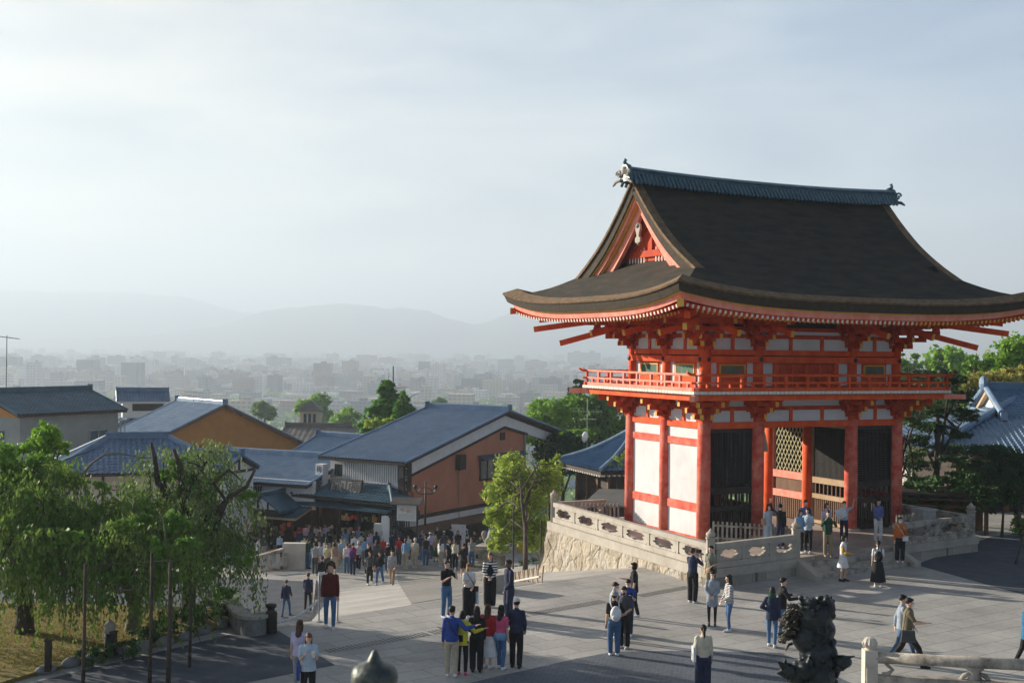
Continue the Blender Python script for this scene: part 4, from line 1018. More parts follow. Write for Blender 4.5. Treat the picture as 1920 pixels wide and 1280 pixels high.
# nail covers
mb=MB()
for x in UXS:
    for s in(-1,1): gp(MB().ell((x,s*(UY+.27),7.71),(.10,.04,.10),10,6),'nail_cover',M_iron)
for y in UYS:
    for s in(-1,1): gp(MB().ell((s*(UX+.27),y,7.71),(.04,.10,.10),10,6),'nail_cover',M_iron)
frieze(UX,UY,8.1,8.56,UXS,UYS,M_white,None)
gp(ring_beam(UX,UY,8.56,8.72,.16),'upper_frieze_beam',M_redd)
gp(ring_beam(UX,UY,8.72,8.86,.06),'high_frieze_board',M_white)
gp(ring_beam(UX,UY,8.86,9.02,.16),'high_frieze_beam',M_redd)
place_brackets(8.1,4,1.75,.29,UX,UY,UXS,[0],'upper_bracket')
# tail rafters (odaruki) sticking out of the upper brackets + purlins
def tail(p,d,L=2.9,z=8.75,dz=-.62,w=.16,h=.24):
    mb=MB(); p=Vector(p);d=Vector(d)
    a=p-d*.2; b=p+d*L
    mb.beam((a.x,a.y,z+.55),(b.x,b.y,z+dz*.6+.35),w,h); mb.mi=1
    v=Vector((b.x-a.x,b.y-a.y,dz*.6-.2)).normalized()*.012; q=Vector((b.x,b.y,z+dz*.6+.35))
    mb.beam(q,q+v,w,h); return gp(mb,'tail_rafter',[M_red,M_yel])
for x in UXS: 
    for s in(-1,1): tail((x,s*UY,0),(0,s,0),2.15)
for y in UYS:
    for s in(-1,1): tail((s*UX,y,0),(s,0,0),2.15)
for s in(-1,1):
    for t in(-1,1):
        d=Vector((s,t,0)).normalized()
        tail((s*UX,t*UY,0),d,3.3,8.7,-1.25); tail((s*UX,t*UY,0),d,4.5,9.0,-.75)
mb=MB()
for (ox,z) in((1.75,9.28),(.9,9.45)):
    X=UX+ox;Y=UY+ox
    for s in(-1,1):
        mb.bb(-X-.5,X+.5,s*Y-.09,s*Y+.09,z,z+.2); mb.bb(s*X-.088,s*X+.088,-Y-.5,Y+.5,z+.003,z+.197)
gp(mb,'eave_purlin',M_redd)
# --- roof
XE,YE=9.2,6.9
PROF=[(0,14.95),(1.03,13.80),(2.15,12.72),(3.3,11.85),(4.45,11.12),(5.5,10.50),(6.9,9.88)]
def lift(x,y):
    return .56*(min(1,abs(x)/XE)**3.2)*(min(1,abs(y)/YE)**3.2)
def zr(dist): return csp(PROF,dist)
def roofz(x,y,skirt):
    if skirt: dist=YE-(XE-abs(x))
    else: dist=abs(y)
    return zr(dist)+lift(x,y)
XV=6.8; DV=YE-(XE-XV) # 4.45
mb=MB()
for s in(-1,1):
    def f1(u,v): # main slope
        dist=v*YE
        hx=XV if dist<DV else XV+(dist-DV)
        x=lerp(-hx,hx,u); y=s*dist
        return (x,y,roofz(x,y,False))
    mb.grid(f1,60,26)
    def f2(u,v): # skirt
        e=(1-v)*3.4; x=s*(XE-e); dist=YE-e
        hy=dist if dist>DV else DV+ (dist-DV)*0 ; hy=min(YE,dist) if e<=XE-XV else 3.9
        y=lerp(-hy,hy,u); return (x,y,roofz(x,y,True)-(.02 if e>2.1 else 0))
    mb.grid(f2,50,16)
gp(mb,'roof',M_bark,smooth=True)
# eave edge rings
def ring_pts(inset,N=44):
    X=XE-inset;Y=YE-inset; P=[]
    for (a,b) in(((-X,-Y),(X,-Y)),((X,-Y),(X,Y)),((X,Y),(-X,Y)),((-X,Y),(-X,-Y))):
        for k in range(N):
            # denser near corners
            t=k/N; P.append((lerp(a[0],b[0],t),lerp(a[1],b[1],t)))
    return P
def ez(x,y,inset): 
    return 9.95+.56*(min(1,abs(x)/(XE-inset))**3.2)*(min(1,abs(y)/(YE-inset))**3.2)
def ring(prof):
    """prof list of (inset,dz) closed loop section"""
    mb=MB(); n=len(prof); vs=[];fs=[]; N=44*4
    for ins,dz in prof:
        for (x,y) in ring_pts(ins): vs.append((x,y,ez(x,y,ins)+dz))
    for i in range(n):
        j=(i+1)%n
        for k in range(N):
            k2=(k+1)%N; fs.append((i*N+k,i*N+k2,j*N+k2,j*N+k))
    return mb.add(vs,fs)
gp(ring([(.0,-.0),(.03,-.08),(.5,-.06),(.5,.2)]),'roof_edge_band',M_barke)
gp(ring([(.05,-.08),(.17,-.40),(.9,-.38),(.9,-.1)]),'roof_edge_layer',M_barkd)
gp(ring([(.24,-.39),(.27,-.45),(.6,-.45),(.6,-.38)]),'eave_trim',M_yel)
gp(ring([(.34,-.45),(.40,-.66),(.55,-.66),(.55,-.44)]),'eave_fascia',M_pink)
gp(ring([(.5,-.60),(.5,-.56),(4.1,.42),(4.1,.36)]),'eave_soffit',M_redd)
# rafters
def rafter_box(mb,o,d,i0,i1,z0,z1,w,h):
    """o: point along the eave at inset 0, d inward unit"""
    a=Vector((o[0]+d[0]*i0,o[1]+d[1]*i0,z0)); b=Vector((o[0]+d[0]*i1,o[1]+d[1]*i1,z1))
    mb.mi=0; mb.beam(a,b,w,h); v=(a-b).normalized()*.014; mb.mi=1; mb.beam(a,a+v,w,h); mb.mi=0
rest=MB(); cnt=0
def zrow(o,ins): 
    return 9.95+.56*(min(1,abs(o[0])/XE)**3.2)*(min(1,abs(o[1])/YE)**3.2)
sp=.235
for side,(A,B,d) in enumerate((((-XE,-YE),(-XE,YE),(1,0)),((-XE,-YE),(XE,-YE),(0,1)),((XE,-YE),(XE,YE),(-1,0)),((-XE,YE),(XE,YE),(0,-1)))):
    L=math.dist(A,B); n=int((L-.9)/sp)
    for k in range(n+1):
        t=(.45+k*sp)/L; o=(lerp(A[0],B[0],t),lerp(A[1],B[1],t))
        z=zrow(o,0)
        edge=min(t,1-t)*L
        i1=min(2.2,edge*.95)
        tgt=rest
        if side<2 and cnt<100: tgt=MB()
        if i1>.5: rafter_box(tgt,o,d,.42,max(i1,.6),z-.745,z-.745+.30*(i1-.42),.09,.12)
        if tgt is not rest and i1>.5: gp(tgt,'rafter',[M_red,M_white2]); cnt+=1
        i2=min(4.0,edge*.98)
        if i2>1.4: rafter_box(rest,o,d,1.15,i2,z-.80+.04,z-.76+.27*(i2-1.15),.09,.12)
o=gp(rest,'rafter',[M_red,M_yel]); o['kind']='stuff'
# corner hip rafters
for s in(-1,1):
    for t in(-1,1):
        mb=MB(); z=9.95+.56
        mb.beam((s*(XE-.33),t*(YE-.33),z-.80),(s*(XE-3.4),t*(YE-3.4),z-.5),.22,.26); mb.mi=1
        mb.beam((s*(XE-.30),t*(YE-.30),z-.80),(s*(XE-.33),t*(YE-.33),z-.80),.24,.28); mb.mi=0
        mb.beam((s*(XE-1.25),t*(YE-1.25),z-1.18),(s*(XE-3.6),t*(YE-3.6),z-.75),.22,.26)
        gp(mb,'hip_rafter',[M_red,M_yel])
# gables
def verge(sx):
    def prof(dist,o): return zr(dist)+o
    # bark verge edge: swept section following the profile on both slopes
    N=22
    def strip(xa,xb,oa,ob,d0=0,d1=DV+.02,name='verge_edge',m=M_barke,par=None,label=None):
        mb=MB()
        for s in(-1,1):
            vs=[];fs=[]
            for k in range(N+1):
                dd=lerp(d0,d1,k/N); 
                for (x,o) in((xa,oa),(xb,oa),(xb,ob),(xa,ob)): vs.append((sx*x,s*dd,prof(dd,o)+lift(x,dd)))
            for k in range(N):
                for c in range(4): fs.append((k*4+c,k*4+(c+1)%4,(k+1)*4+(c+1)%4,(k+1)*4+c))
            fs+= [(0,1,2,3),(N*4+3,N*4+2,N*4+1,N*4)]
            mb.add(vs,fs)
        return gp(mb,name,m)
    strip(XV-.4,XV+.02,.012,-.13,name='verge_edge',m=M_barke)
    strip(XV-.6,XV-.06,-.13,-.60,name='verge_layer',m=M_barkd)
    strip(XV-.5,XV-.14,-.60,-.67,name='verge_trim',m=M_yel)
    strip(XV-.42,XV-.22,-.67,-.88,name='verge_rafter_board',m=M_pink)
    strip(XV-.46,XV-.31,-.88,-.95,.1,name='verge_trim',m=M_yel)
    strip(XV-.62,XV-.44,-.86,-1.40,.0,DV-.45,name='bargeboard',m=M_pink)
    # wall
    mb=MB(); x=sx*(XV-1.0); P=[]
    for k in range(13): P.append((x,-4+ k*4/12, zr(4-k*4/12)-.3))
    for k in range(1,13): P.append((x,k*4/12,zr(k*4/12)-.3))
    P=[(a,b,max(c,11.3)) for a,b,c in P]
    P+= [(x,4,11.2),(x,-4,11.2)]
    mb.slab(P,(sx*-.1,0,0)); gp(mb,'gable_wall',M_redd)
    mb=MB(); mb.bb(x-.12,x+.12,-2.3,2.3,11.85,12.12); mb.beam((x,-1.5,12.1),(x,-.2,13.3),.2,.22); mb.beam((x,1.5,12.1),(x,.2,13.3),.2,.22)
    mb.box((x,0,12.7),(.2,.3,1.3)); gp(mb,'gable_frame',M_redd)
    mb=MB()
    for k in range(-7,8):
        if abs(k)>1: mb.bb(x+sx*.06,x+sx*.09,k*.22-.03,k*.22+.03,11.6,11.85+max(0,1.7-abs(k)*.22)*.3)
    gp(mb,'gable_lattice',M_white2)
    # pendant (gegyo)
    mb=MB(); X=sx*(XV-.40); out=[(0,.62),(.2,.5),(.24,.25),(.14,.05),(.1,-.12),(.26,-.22),(.27,-.42),(.12,-.5),(.05,-.45),(0,-.62)]
    poly=[(X,a*.7,12.75+b*.75) for a,b in out]+[(X,-a*.7,12.75+b*.75) for a,b in out[::-1][1:-1]]
    mb.slab(poly,(sx*.1,0,0)); o=gp(mb,'gable_pendant',M_stone)
    gp(MB().ell((X+sx*.10,0,13.08-0),(.05,.1,.1),12,8),'pendant_boss',M_iron,o)
verge(-1); verge(1)
# ridge
mb=MB()
def rz(x): return 14.78+.16*(abs(x)/7.1)**2.2
N=60
def rsec(x):
    z=rz(x); return [(-.42,z-.12),(-.40,z+.10),(-.26,z+.14),(-.24,z+.34),(-.30,z+.38),(-.22,z+.46),(0,z+.54),(.22,z+.46),(.30,z+.38),(.24,z+.34),(.26,z+.14),(.40,z+.10),(.42,z-.12)]
vs=[];fs=[]
for k in range(N+1):
    x=lerp(-7.0,7.0,k/N)
    for (y,z) in rsec(x): vs.append((x,y,z))
m_=13
for k in range(N):
    for c in range(m_-1): fs.append((k*m_+c,(k+1)*m_+c,(k+1)*m_+c+1,k*m_+c+1))
fs.append(tuple(range(m_))); fs.append(tuple(N*m_+c for c in range(m_))[::-1])
mb.add(vs,fs)
for k in range(70):   # short round cover tiles along the ridge foot
    x=lerp(-6.9,6.9,k/69)
    for s in(-1,1): mb.tube([(x,s*.30,rz(x)+.22),(x,s*.62,rz(x)-.22)],.065,6)
for zz,w in((.22,.27),(.30,.265)):
    for s in(-1,1):
        for k in range(N): 
            a=lerp(-7,7,k/N);b=lerp(-7,7,(k+1)/N); mb.beam((a,s*(w),rz(a)+zz),(b,s*w,rz(b)+zz),.03,.035)
gp(mb,'ridge',M_tile)
for sx in(-1,1):
    X=sx*7.0; z=rz(7)
    mb=MB()
    mb.slab([(X,-.42,z-.1),(X,-.34,z+.3),(X,-.2,z+.52),(X,0,z+.62),(X,.2,z+.52),(X,.34,z+.3),(X,.42,z-.1)],(sx*.16,0,0))
    pts=[(X-sx*.1,0,z+.50),(X+sx*.08,0,z+.58),(X+sx*.15,0,z+.68),(X+sx*.12,0,z+.80),(X+sx*.04,0,z+.75)]
    mb.tube(pts,[.10,.09,.07,.05,.03],8)
    gp(mb,'ridge_end_tile',M_tile)
    mb=MB()
    for s in(-1,1):
        c=Vector((X+sx*.22,s*.33,z+.2))
        mb.tube([c+Vector((0,math.cos(t)*r*s,math.sin(t)*r)) for t,r in [(i*.5,.19-.0105*i) for i in range(16)]],.045,6)
        mb.tube([(X+sx*.2,s*.2,z-.02),(X+sx*.26,s*.5,z-.1),(X+sx*.24,s*.72,z-.22)],[.06,.07,.04],6)
    mb.ell((X+sx*.2,0,z+.35),(.08,.14,.16),10,8)
    gp(mb,'ridge_end_scroll',M_stone if sx<0 else M_tile)
# ================================================================ platform
M_bould=None
def boulder_mat():
    m=bpy.data.materials.new('boulder_wall'); m.use_nodes=True; nt=m.node_tree; b=nt.nodes['Principled BSDF']; b.inputs['Roughness'].default_value=.9
    tc=nd(nt,'ShaderNodeTexCoord'); n0=nd(nt,'ShaderNodeTexNoise'); n0.inputs['Scale'].default_value=1.2; n0.inputs['Detail'].default_value=3
    nt.links.new(tc.outputs['Object'],n0.inputs['Vector'])
    ad=nd(nt,'ShaderNodeVectorMath',operation='MULTIPLY_ADD'); ad.inputs[1].default_value=(.5,.5,.5); nt.links.new(n0.outputs['Color'],ad.inputs[0]); nt.links.new(tc.outputs['Object'],ad.inputs[2])
    v1=nd(nt,'ShaderNodeTexVoronoi'); v1.inputs['Scale'].default_value=1.35; v1.inputs['Randomness'].default_value=.9; nt.links.new(ad.outputs[0],v1.inputs['Vector'])
    v2=nd(nt,'ShaderNodeTexVoronoi',feature='DISTANCE_TO_EDGE'); v2.inputs['Scale'].default_value=1.35; v2.inputs['Randomness'].default_value=.9; nt.links.new(ad.outputs[0],v2.inputs['Vector'])
    cr=nd(nt,'ShaderNodeValToRGB'); e=cr.color_ramp.elements; e[0].color=(.27,.225,.165,1); e[0].position=.1; e[1].color=(.36,.335,.285,1); e[1].position=.9
    e2_=cr.color_ramp.elements.new(.5); e2_.color=(.39,.34,.265,1)
    nt.links.new(v1.outputs['Color'],cr.inputs[0])
    jr=nd(nt,'ShaderNodeMapRange'); jr.inputs[1].default_value=0; jr.inputs[2].default_value=.05; jr.inputs[3].default_value=.82; jr.inputs[4].default_value=1; nt.links.new(v2.outputs['Distance'],jr.inputs[0])
    n3=nd(nt,'ShaderNodeTexNoise'); n3.inputs['Scale'].default_value=6; n3.inputs['Detail'].default_value=8; nt.links.new(tc.outputs['Object'],n3.inputs['Vector'])
    r3=nd(nt,'ShaderNodeMapRange'); r3.inputs[3].default_value=.65; r3.inputs[4].default_value=1.3; nt.links.new(n3.outputs['Fac'],r3.inputs[0])
    mu=nd(nt,'ShaderNodeMath',operation='MULTIPLY'); nt.links.new(jr.outputs[0],mu.inputs[0]); nt.links.new(r3.outputs[0],mu.inputs[1])
    vm=nd(nt,'ShaderNodeVectorMath',operation='SCALE'); nt.links.new(cr.outputs[0],vm.inputs[0]); nt.links.new(mu.outputs[0],vm.inputs['Scale']); nt.links.new(vm.outputs[0],b.inputs['Base Color'])
    mi=nd(nt,'ShaderNodeMath',operation='MINIMUM'); mi.inputs[1].default_value=.12; nt.links.new(v2.outputs['Distance'],mi.inputs[0])
    ma=nd(nt,'ShaderNodeMath',operation='MULTIPLY_ADD'); ma.inputs[1].default_value=3.2; nt.links.new(mi.outputs[0],ma.inputs[0]); nt.links.new(n3.outputs['Fac'],ma.inputs[2])
    bp=nd(nt,'ShaderNodeBump'); bp.inputs['Strength'].default_value=.9; bp.inputs['Distance'].default_value=.12; nt.links.new(ma.outputs[0],bp.inputs['Height']); nt.links.new(bp.outputs[0],b.inputs['Normal'])
    return m
M_bould=boulder_mat()
M_block=paving('granite_blocks',(.29,.265,.225),(.37,.34,.29),1.3,.35,0,.012,.5)
PX0,PX1,PY0,PY1=-8.6,6.2,-8.05,4.35
def FX(y): return PX0+(y-PY0)*.037
def FY(x): return PY0+(x-PX0)*.135
pf=empty('gate_platform',(GCEN.x,GCEN.y,0),A27,'raised granite platform with boulder side wall and front steps under the vermilion gate','platform')
def pp(mb,name,m,par=None,smooth=False): return mb.build(name,m,par or pf,(0,0,0),0,smooth)
M_pfl=paving('platform_paving',(.34,.27,.23),(.42,.36,.31),.9,.9,0,.015,.7)
pp(MB().prism([(PX0+.25,FY(PX0)+.25),(PX1-.25,FY(PX1)+.25),(PX1-.25,PY1-.25),(FX(PY1)+.25,PY1-.25)],-.3,.6),'platform_floor',M_pfl)
mb=MB()
def wallrun(a,b,z0,z1,w):
    mb=MB(); mb.beam((a[0],a[1],(z0+z1)/2),(b[0],b[1],(z0+z1)/2),w,z1-z0); return mb
SX0,SX1=-4.05,1.05   # step opening along the front
STEPX=(SX0,SX1)
for a,b in(((PX0,FY(PX0)+.2),(SX0-.2,FY(SX0)+.2)),((SX1+.2,FY(SX1)+.2),(PX1,FY(PX1)+.2))):
    pp(wallrun(a,b,.32,.62,.44),'coping',M_stone); pp(wallrun(a,b,-.2,.318,.34),'front_course',M_block)
pp(wallrun((PX0+.2,PY0+.43),(FX(PY1)+.2,PY1),.28,.62,.44),'coping',M_stone)
pp(wallrun((FX(PY1)+.4,PY1-.2),(PX1,PY1-.2),.3,.62,.40),'coping',M_stone)
pp(wallrun((PX1-.2,FY(PX1)+.43),(PX1-.2,PY1-.42),.3,.62,.40),'coping',M_stone)
# battered boulder wall on the left and back-left corner
mb=MB()
def bw(u,v):
    y=lerp(PY0+.05,PY1,u); z=lerp(-5.2,.27,v); out=.05+(.27-z)*.13+.02*max(0,.27-z)**1.6*.5
    n=.10*mnoise.noise(Vector((y*1.3,z*1.3,3)))+.05*mnoise.noise(Vector((y*3.1,z*3.1,8)))
    return (FX(y)+.06-out-n*min(1,u*8,1)*(1 if 0<v<1 else .3), y+ (out*.9*max(0,(u-.9)/.1)), z)
mb.grid(bw,90,40)
def bw2(u,v):
    x=lerp(FX(PY1),PX1,u); z=lerp(-5.2,.27,v); out=.05+(.27-z)*.13+.02*max(0,.27-z)**1.6*.5
    return (x-(out*1.0*max(0,1-u/.03) if u<.03 else 0),PY1+out*.9,z)
mb.grid(bw2,60,12)
o=pp(mb,'boulder_wall',M_bould,smooth=False)
# steps
mb=MB()
n=3
for k in range(n):
    z1=.6-k*.15; 
    a0=.25-.34*(k+1); a1=.26-.34*k if k else .5
    mb.slab([(SX0,FY(SX0)+a0,-.1),(SX1,FY(SX1)+a0,-.1),(SX1,FY(SX1)+a1,-.1),(SX0,FY(SX0)+a1,-.1)],(0,0,z1-.15+.1))
pp(mb,'steps',M_stoned)
for x in(SX0-.14,SX1+.14):
    mb=MB()
    y0=FY(x)+.1
    mb.slab([(x-.15,y0,.62),(x-.15,y0-1.15,.16),(x-.15,y0-1.15,-.1),(x-.15,y0,-.1)],(.3,0,0)); pp(mb,'step_cheek',M_stone)
# ---- balustrades: each run is a thing
def post(mb,x,y,z0,h,w=.26):
    mb.box((x,y,z0+h*.5),(w,w,h)); mb.box((x,y,z0+h+.03),(w*1.18,w*1.18,.06))
    mb.lathe([(w*.42,z0+h+.06),(w*.60,z0+h+.10),(w*.66,z0+h+.17),(w*.56,z0+h+.23),(w*.36,z0+h+.25),(w*.30,z0+h+.28),(w*.16,z0+h+.33),(.01,z0+h+.37)],(x,y,0),14)
def cutpanel(mb,p,q,z0,z1,th=.10,seed=0):
    """stone panel with a cloud shaped opening between p and q"""
    p=Vector(p);q=Vector(q);d=q-p;L=d.length;d.normalize();nrm=Vector((-d.y,d.x,0))
    h=z1-z0; 
    # opening outline (superellipse w/ scallops), panel = quads between the opening and rectangle
    N=48; cx=L/2; inner=[];outer=[]
    for k in range(N):
        t=2*PI*k/N; c,s_=math.cos(t),math.sin(t)
        a=(L*.5-.10); b=h*.5
        rr=(abs(c)**3+abs(s_)**3)**(-1/3)
        sc=.74+.07*math.cos(6*t+seed)+.05*math.cos(10*t+seed)
        ix=a*c*rr*sc; iz=b*s_*rr*min(.97,sc*1.02)
        inner.append((cx+ix,h/2+iz))
        m=max(abs(c)/(L/2),abs(s_)/(h/2)); outer.append((cx+c/m,h/2+s_/m))
    vs=[]
    for off in(-th/2,th/2):
        for (a,b) in inner+outer:
            w_=p+d*a+nrm*off; vs.append((w_.x,w_.y,z0+b))
    fs=[]; M=2*N
    for k in range(N):
        k2=(k+1)%N
        fs.append((k,k2,N+k2,N+k)); fs.append((M+k,M+N+k,M+N+k2,M+k2)); fs.append((k,M+k,M+k2,k2))
    mb.add(vs,fs)
def balustrade(a,b,n,z0,label,h=.84,posts=(1,1),parentloc=None,m=None,mp=None,hp=1.0,group=None):
    a=Vector(a);b=Vector(b);d=b-a; L=d.length; dn=d/L
    root=empty('stone_balustrade',((a.x+b.x)/2,(a.y+b.y)/2,z0),0,label,'balustrade',group)
    off=Vector(((a.x+b.x)/2,(a.y+b.y)/2,0)); A=a-off;B=b-off
    m=m or M_stone
    mb=MB(); mb.beam((A.x,A.y,h-.09),(B.x,B.y,h-.09),.22,.19); mb.build('top_rail',m,root)
    mb=MB(); mb.beam((A.x,A.y,.11),(B.x,B.y,.11),.24,.20); mb.build('base_rail',m,root)
    for k in range(n):
        p=A.lerp(B,k/n);q=A.lerp(B,(k+1)/n)
        mb=MB(); cutpanel(mb,p+dn*.07,q-dn*.07,.212,h-.187,.11,seed=k*1.3); mb.build('carved_panel',m,root)
        if 0<k: 
            mb=MB(); mb.beam((p.x,p.y,.21),(p.x,p.y,h-.18),.16,.15,up=(dn.x,dn.y,0)); mb.build('baluster',m,root)
    for k,(P,f) in enumerate(((A,posts[0]),(B,posts[1]))):
        if f:
            mb=MB(); post(mb,P.x,P.y,0,hp); mb.build('end_post',mp or m,root)
    return root
def PF(x,y): 
    v=GCEN+e1*x+e2*y; return (v.x,v.y,0)
balustrade(PF(PX0+.2,PY0+.2),PF(FX(PY1)+.2,PY1-.2),6,.62,'long granite balustrade with cloud shaped openings on top of the boulder wall',posts=(1,1))
balustrade(PF(PX0+.34,FY(PX0)+.2),PF(SX0-.15,FY(SX0)+.2),3,.62,'granite balustrade from the platform corner to the left side of the gate steps',posts=(0,1))
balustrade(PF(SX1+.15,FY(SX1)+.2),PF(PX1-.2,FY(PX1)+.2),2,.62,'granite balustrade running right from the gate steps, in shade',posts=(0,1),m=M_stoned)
balustrade(PF(FX(PY1)+.4,PY1-.2),PF(-5.4,PY1-.2),2,.62,'short granite balustrade at the back left of the gate platform',posts=(0,0))
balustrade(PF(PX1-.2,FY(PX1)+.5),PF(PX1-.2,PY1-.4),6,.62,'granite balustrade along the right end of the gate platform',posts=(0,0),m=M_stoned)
# wooden pickets inside the platform
def picket(a,b,label):
    a=Vector(a);b=Vector(b);L=(b-a).length; root=empty('picket_fence',((a.x+b.x)/2,(a.y+b.y)/2,.6),0,label,'fence')
    off=Vector(((a.x+b.x)/2,(a.y+b.y)/2,0)); n=int(L/.17); mb=MB()
    for k in range(n+1):
        p=a.lerp(b,k/n)-off; mb.box((p.x,p.y,.42),(.07,.07,.84))
    mb.build('pickets',M_stoned,root)
    mb=MB(); A=a-off;B=b-off
    mb.beam((A.x,A.y,.68),(B.x,B.y,.68),.05,.07); mb.beam((A.x,A.y,.2),(B.x,B.y,.2),.05,.07); mb.build('fence_rail',M_stoned,root)
picket(PF(-4.9,-3.2),PF(-2.6,-5.6),'weathered picket fence by the near corner column of the gate')
picket(PF(-7.6,3.7),PF(-5.4,3.0),'weathered picket fence behind the left wall of the gate')
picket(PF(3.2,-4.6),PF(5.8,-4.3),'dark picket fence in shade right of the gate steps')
# ================================================================ houses
M_kaw=mat('grey_blue_roof_tile',(.05,.115,.205),(.11,.195,.32),.38,1.1,.15,40,spec=.6,contrast=(.3,.7))
M_kawd=mat('dark_teal_roof_tile',(.02,.07,.11),(.05,.12,.165),.45,1.1,.15,40,spec=.5)
M_kawl=mat('pale_roof_tile',(.11,.19,.30),(.20,.285,.39),.4,1.1,.15,40,spec=.6)
M_kawb=mat('blue_pantile',(.05,.12,.21),(.09,.18,.29),.42,1.1,.15,40,spec=.5)
M_orange=mat('terracotta_plaster',(.44,.175,.10),(.53,.225,.135),.9,.8,.2,40)
M_ochre=mat('ochre_corrugated_wall',(.42,.19,.045),(.48,.225,.06),.85,1.5,.1,20)
M_grays=mat('grey_stucco',(.21,.235,.24),(.27,.29,.29),.9,.8,.2,40)
M_cream=mat('cream_plaster',(.50,.44,.34),(.58,.52,.42),.9,.9,.1,30)
M_glass=mat('dark_window_glass',(.03,.05,.06),(.05,.08,.09),.12,3,spec=.7)
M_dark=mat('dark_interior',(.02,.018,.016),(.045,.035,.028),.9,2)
M_wpaint=mat('white_painted_board',(.72,.73,.74),(.62,.63,.64),.8,1.5,.1,30)
M_lamp=mat('lit_shop_lamp',(1,.62,.3),None,.5,emit=((1,.55,.22),5))
M_metalroof=mat('brown_grey_metal_roof',(.13,.12,.11),(.18,.165,.15),.6,1,.2,20)
def rtile(mb,O,ex,W,ey,H,nrm,x0=None,x1=None,pw=.30,ph=.30,amp=.045,step=.03,curve=0,roll=False):
    """tiled slope. O eave-left; x0(t),x1(t): extents along ex at slope position t in 0..H"""
    O=Vector(O);ex=Vector(ex).normalized();ey=Vector(ey).normalized();nrm=Vector(nrm).normalized()
    nr=max(2,round(W/pw)); nu=nr*4; nv=max(2,round(H/ph)); 
    # row positions with steps
    ts=[]
    for j in range(nv): ts+= [(j*H/nv,step),((j+1)*H/nv-.012,0)]
    vs=[];fs=[]
    rows=[]
    for (t,hh) in ts:
        a=x0(t) if x0 else 0; b=x1(t) if x1 else W
        row=[]
        for i in range(nu+1):
            x=W*i/nu; ins=a<=x<=b; xx=min(max(x,a),b)
            ph_=(i%4)/4*2*PI
            h=(amp*(max(0,math.sin(ph_))**.6 if roll else .5+.5*math.sin(ph_))) if ins else 0
            p=O+ex*xx+ey*t+nrm*(h+hh+ (-curve*math.sin(PI*t/H) if curve else 0)); row.append(tuple(p))
        rows.append((row,a,b))
    for r,_,_ in rows: vs+=r
    w_=nu+1
    for j in range(len(rows)-1):
        a=min(rows[j][1],rows[j+1][1]);b=max(rows[j][2],rows[j+1][2])
        for i in range(nu):
            if W*(i+1)/nu<a or W*i/nu>b: continue
            fs.append((j*w_+i,j*w_+i+1,(j+1)*w_+i+1,(j+1)*w_+i))
    mb.add(vs,fs); return mb
class Bld:
    def __init__(s,O,xdir,name,label,cat,gz,group=None):
        s.O=O; s.g=gz; s.root=empty(name,(O[0],O[1],gz),rad(90-xdir),label,cat,group)
    def p(s,mb,name,m,par=None,smooth=False,label=None,fix=True):
        o=mb.build(name,m,par or s.root,(0,0,-s.g) if par is None else (0,0,0),0,smooth,fix)
        if label: o['label']=label
        return o
    def gable(s,x0,x1,ye,ze,yr,zr_,yb,zb,m,th=.16,pw=.3,ph=.3,ridge_m=None,amp=.045,trim=M_dwood,rw=.3,rh=.28,roll=False,front_only=False):
        W=x1-x0
        L1=math.hypot(yr-ye,zr_-ze); ey=Vector((0,yr-ye,zr_-ze))/L1; n=Vector((0,-(zr_-ze),yr-ye))/L1
        mb=MB(); rtile(mb,(x0,ye,ze),(1,0,0),W,ey,L1,n,pw=pw,ph=ph,amp=amp,roll=roll)
        L2=math.hypot(yb-yr,zr_-zb); ey2=Vector((0,yr-yb,zr_-zb))/L2; n2=Vector((0,(zr_-zb),yb-yr))/L2
        rtile(mb,(x0,yb,zb),(1,0,0),W,ey2,L2,n2,pw=pw*2,ph=ph*2,amp=amp)
        r=s.p(mb,'roof',m,fix=False)
        mb=MB()
        for (yy,zz,yq,zq) in((ye,ze,yr,zr_),(yb,zb,yr,zr_)):
            a=[(x0+.02,yy,zz-.02),(x1-.02,yy,zz-.02),(x1-.02,yq,zq-.02),(x0+.02,yq,zq-.02)]
            mb.slab(a,(0,0,-th))
        s.p(mb,'roof_deck',trim,r)
        mb=MB(); mb.beam((x0-.03,yr,zr_+rh/2),(x1+.03,yr,zr_+rh/2),rw,rh); mb.tube([(x0-.05,yr,zr_+rh+.03),(x1+.05,yr,zr_+rh+.03)],.09,8)
        s.p(mb,'ridge_tiles',ridge_m or m,r)
        for x in(x0,x1):
            mb=MB()
            for (yy,zz) in((ye,ze),(yb,zb)): mb.tube([(x,yy,zz+.05),(x,yr,zr_+.06)],.085,7)
            mb.box((x,yr,zr_+.26),(.1,.5,.5)); s.p(mb,'verge_tiles',ridge_m or m,r)
        return r
    def window(s,x0,x1,y,z0,z1,d=(0,-1),m=M_glass,fm=M_grey,bars=1):
        mb=MB()
        if d[0]==0: 
            mb.bb(x0,x1,y-.03,y+.02,z0,z1); f=s.p(mb,'window',m)
            mb=MB(); w=.06
            for (a,b,c,e) in((x0-w,x1+w,z0-w,z0),(x0-w,x1+w,z1,z1+w),(x0-w,x0,z0,z1),(x1,x1+w,z0,z1)): mb.bb(a,b,y-.07,y+.02,c,e)
            for k in range(1,bars+1): xx=lerp(x0,x1,k/(bars+1)); mb.bb(xx-.025,xx+.025,y-.05,y-.031,z0,z1)
            s.p(mb,'window_frame',fm,f)
        return f
def poly_wall(mb,x,pts,th): mb.slab([(x,y,z) for y,z in pts],(th,0,0)); return mb
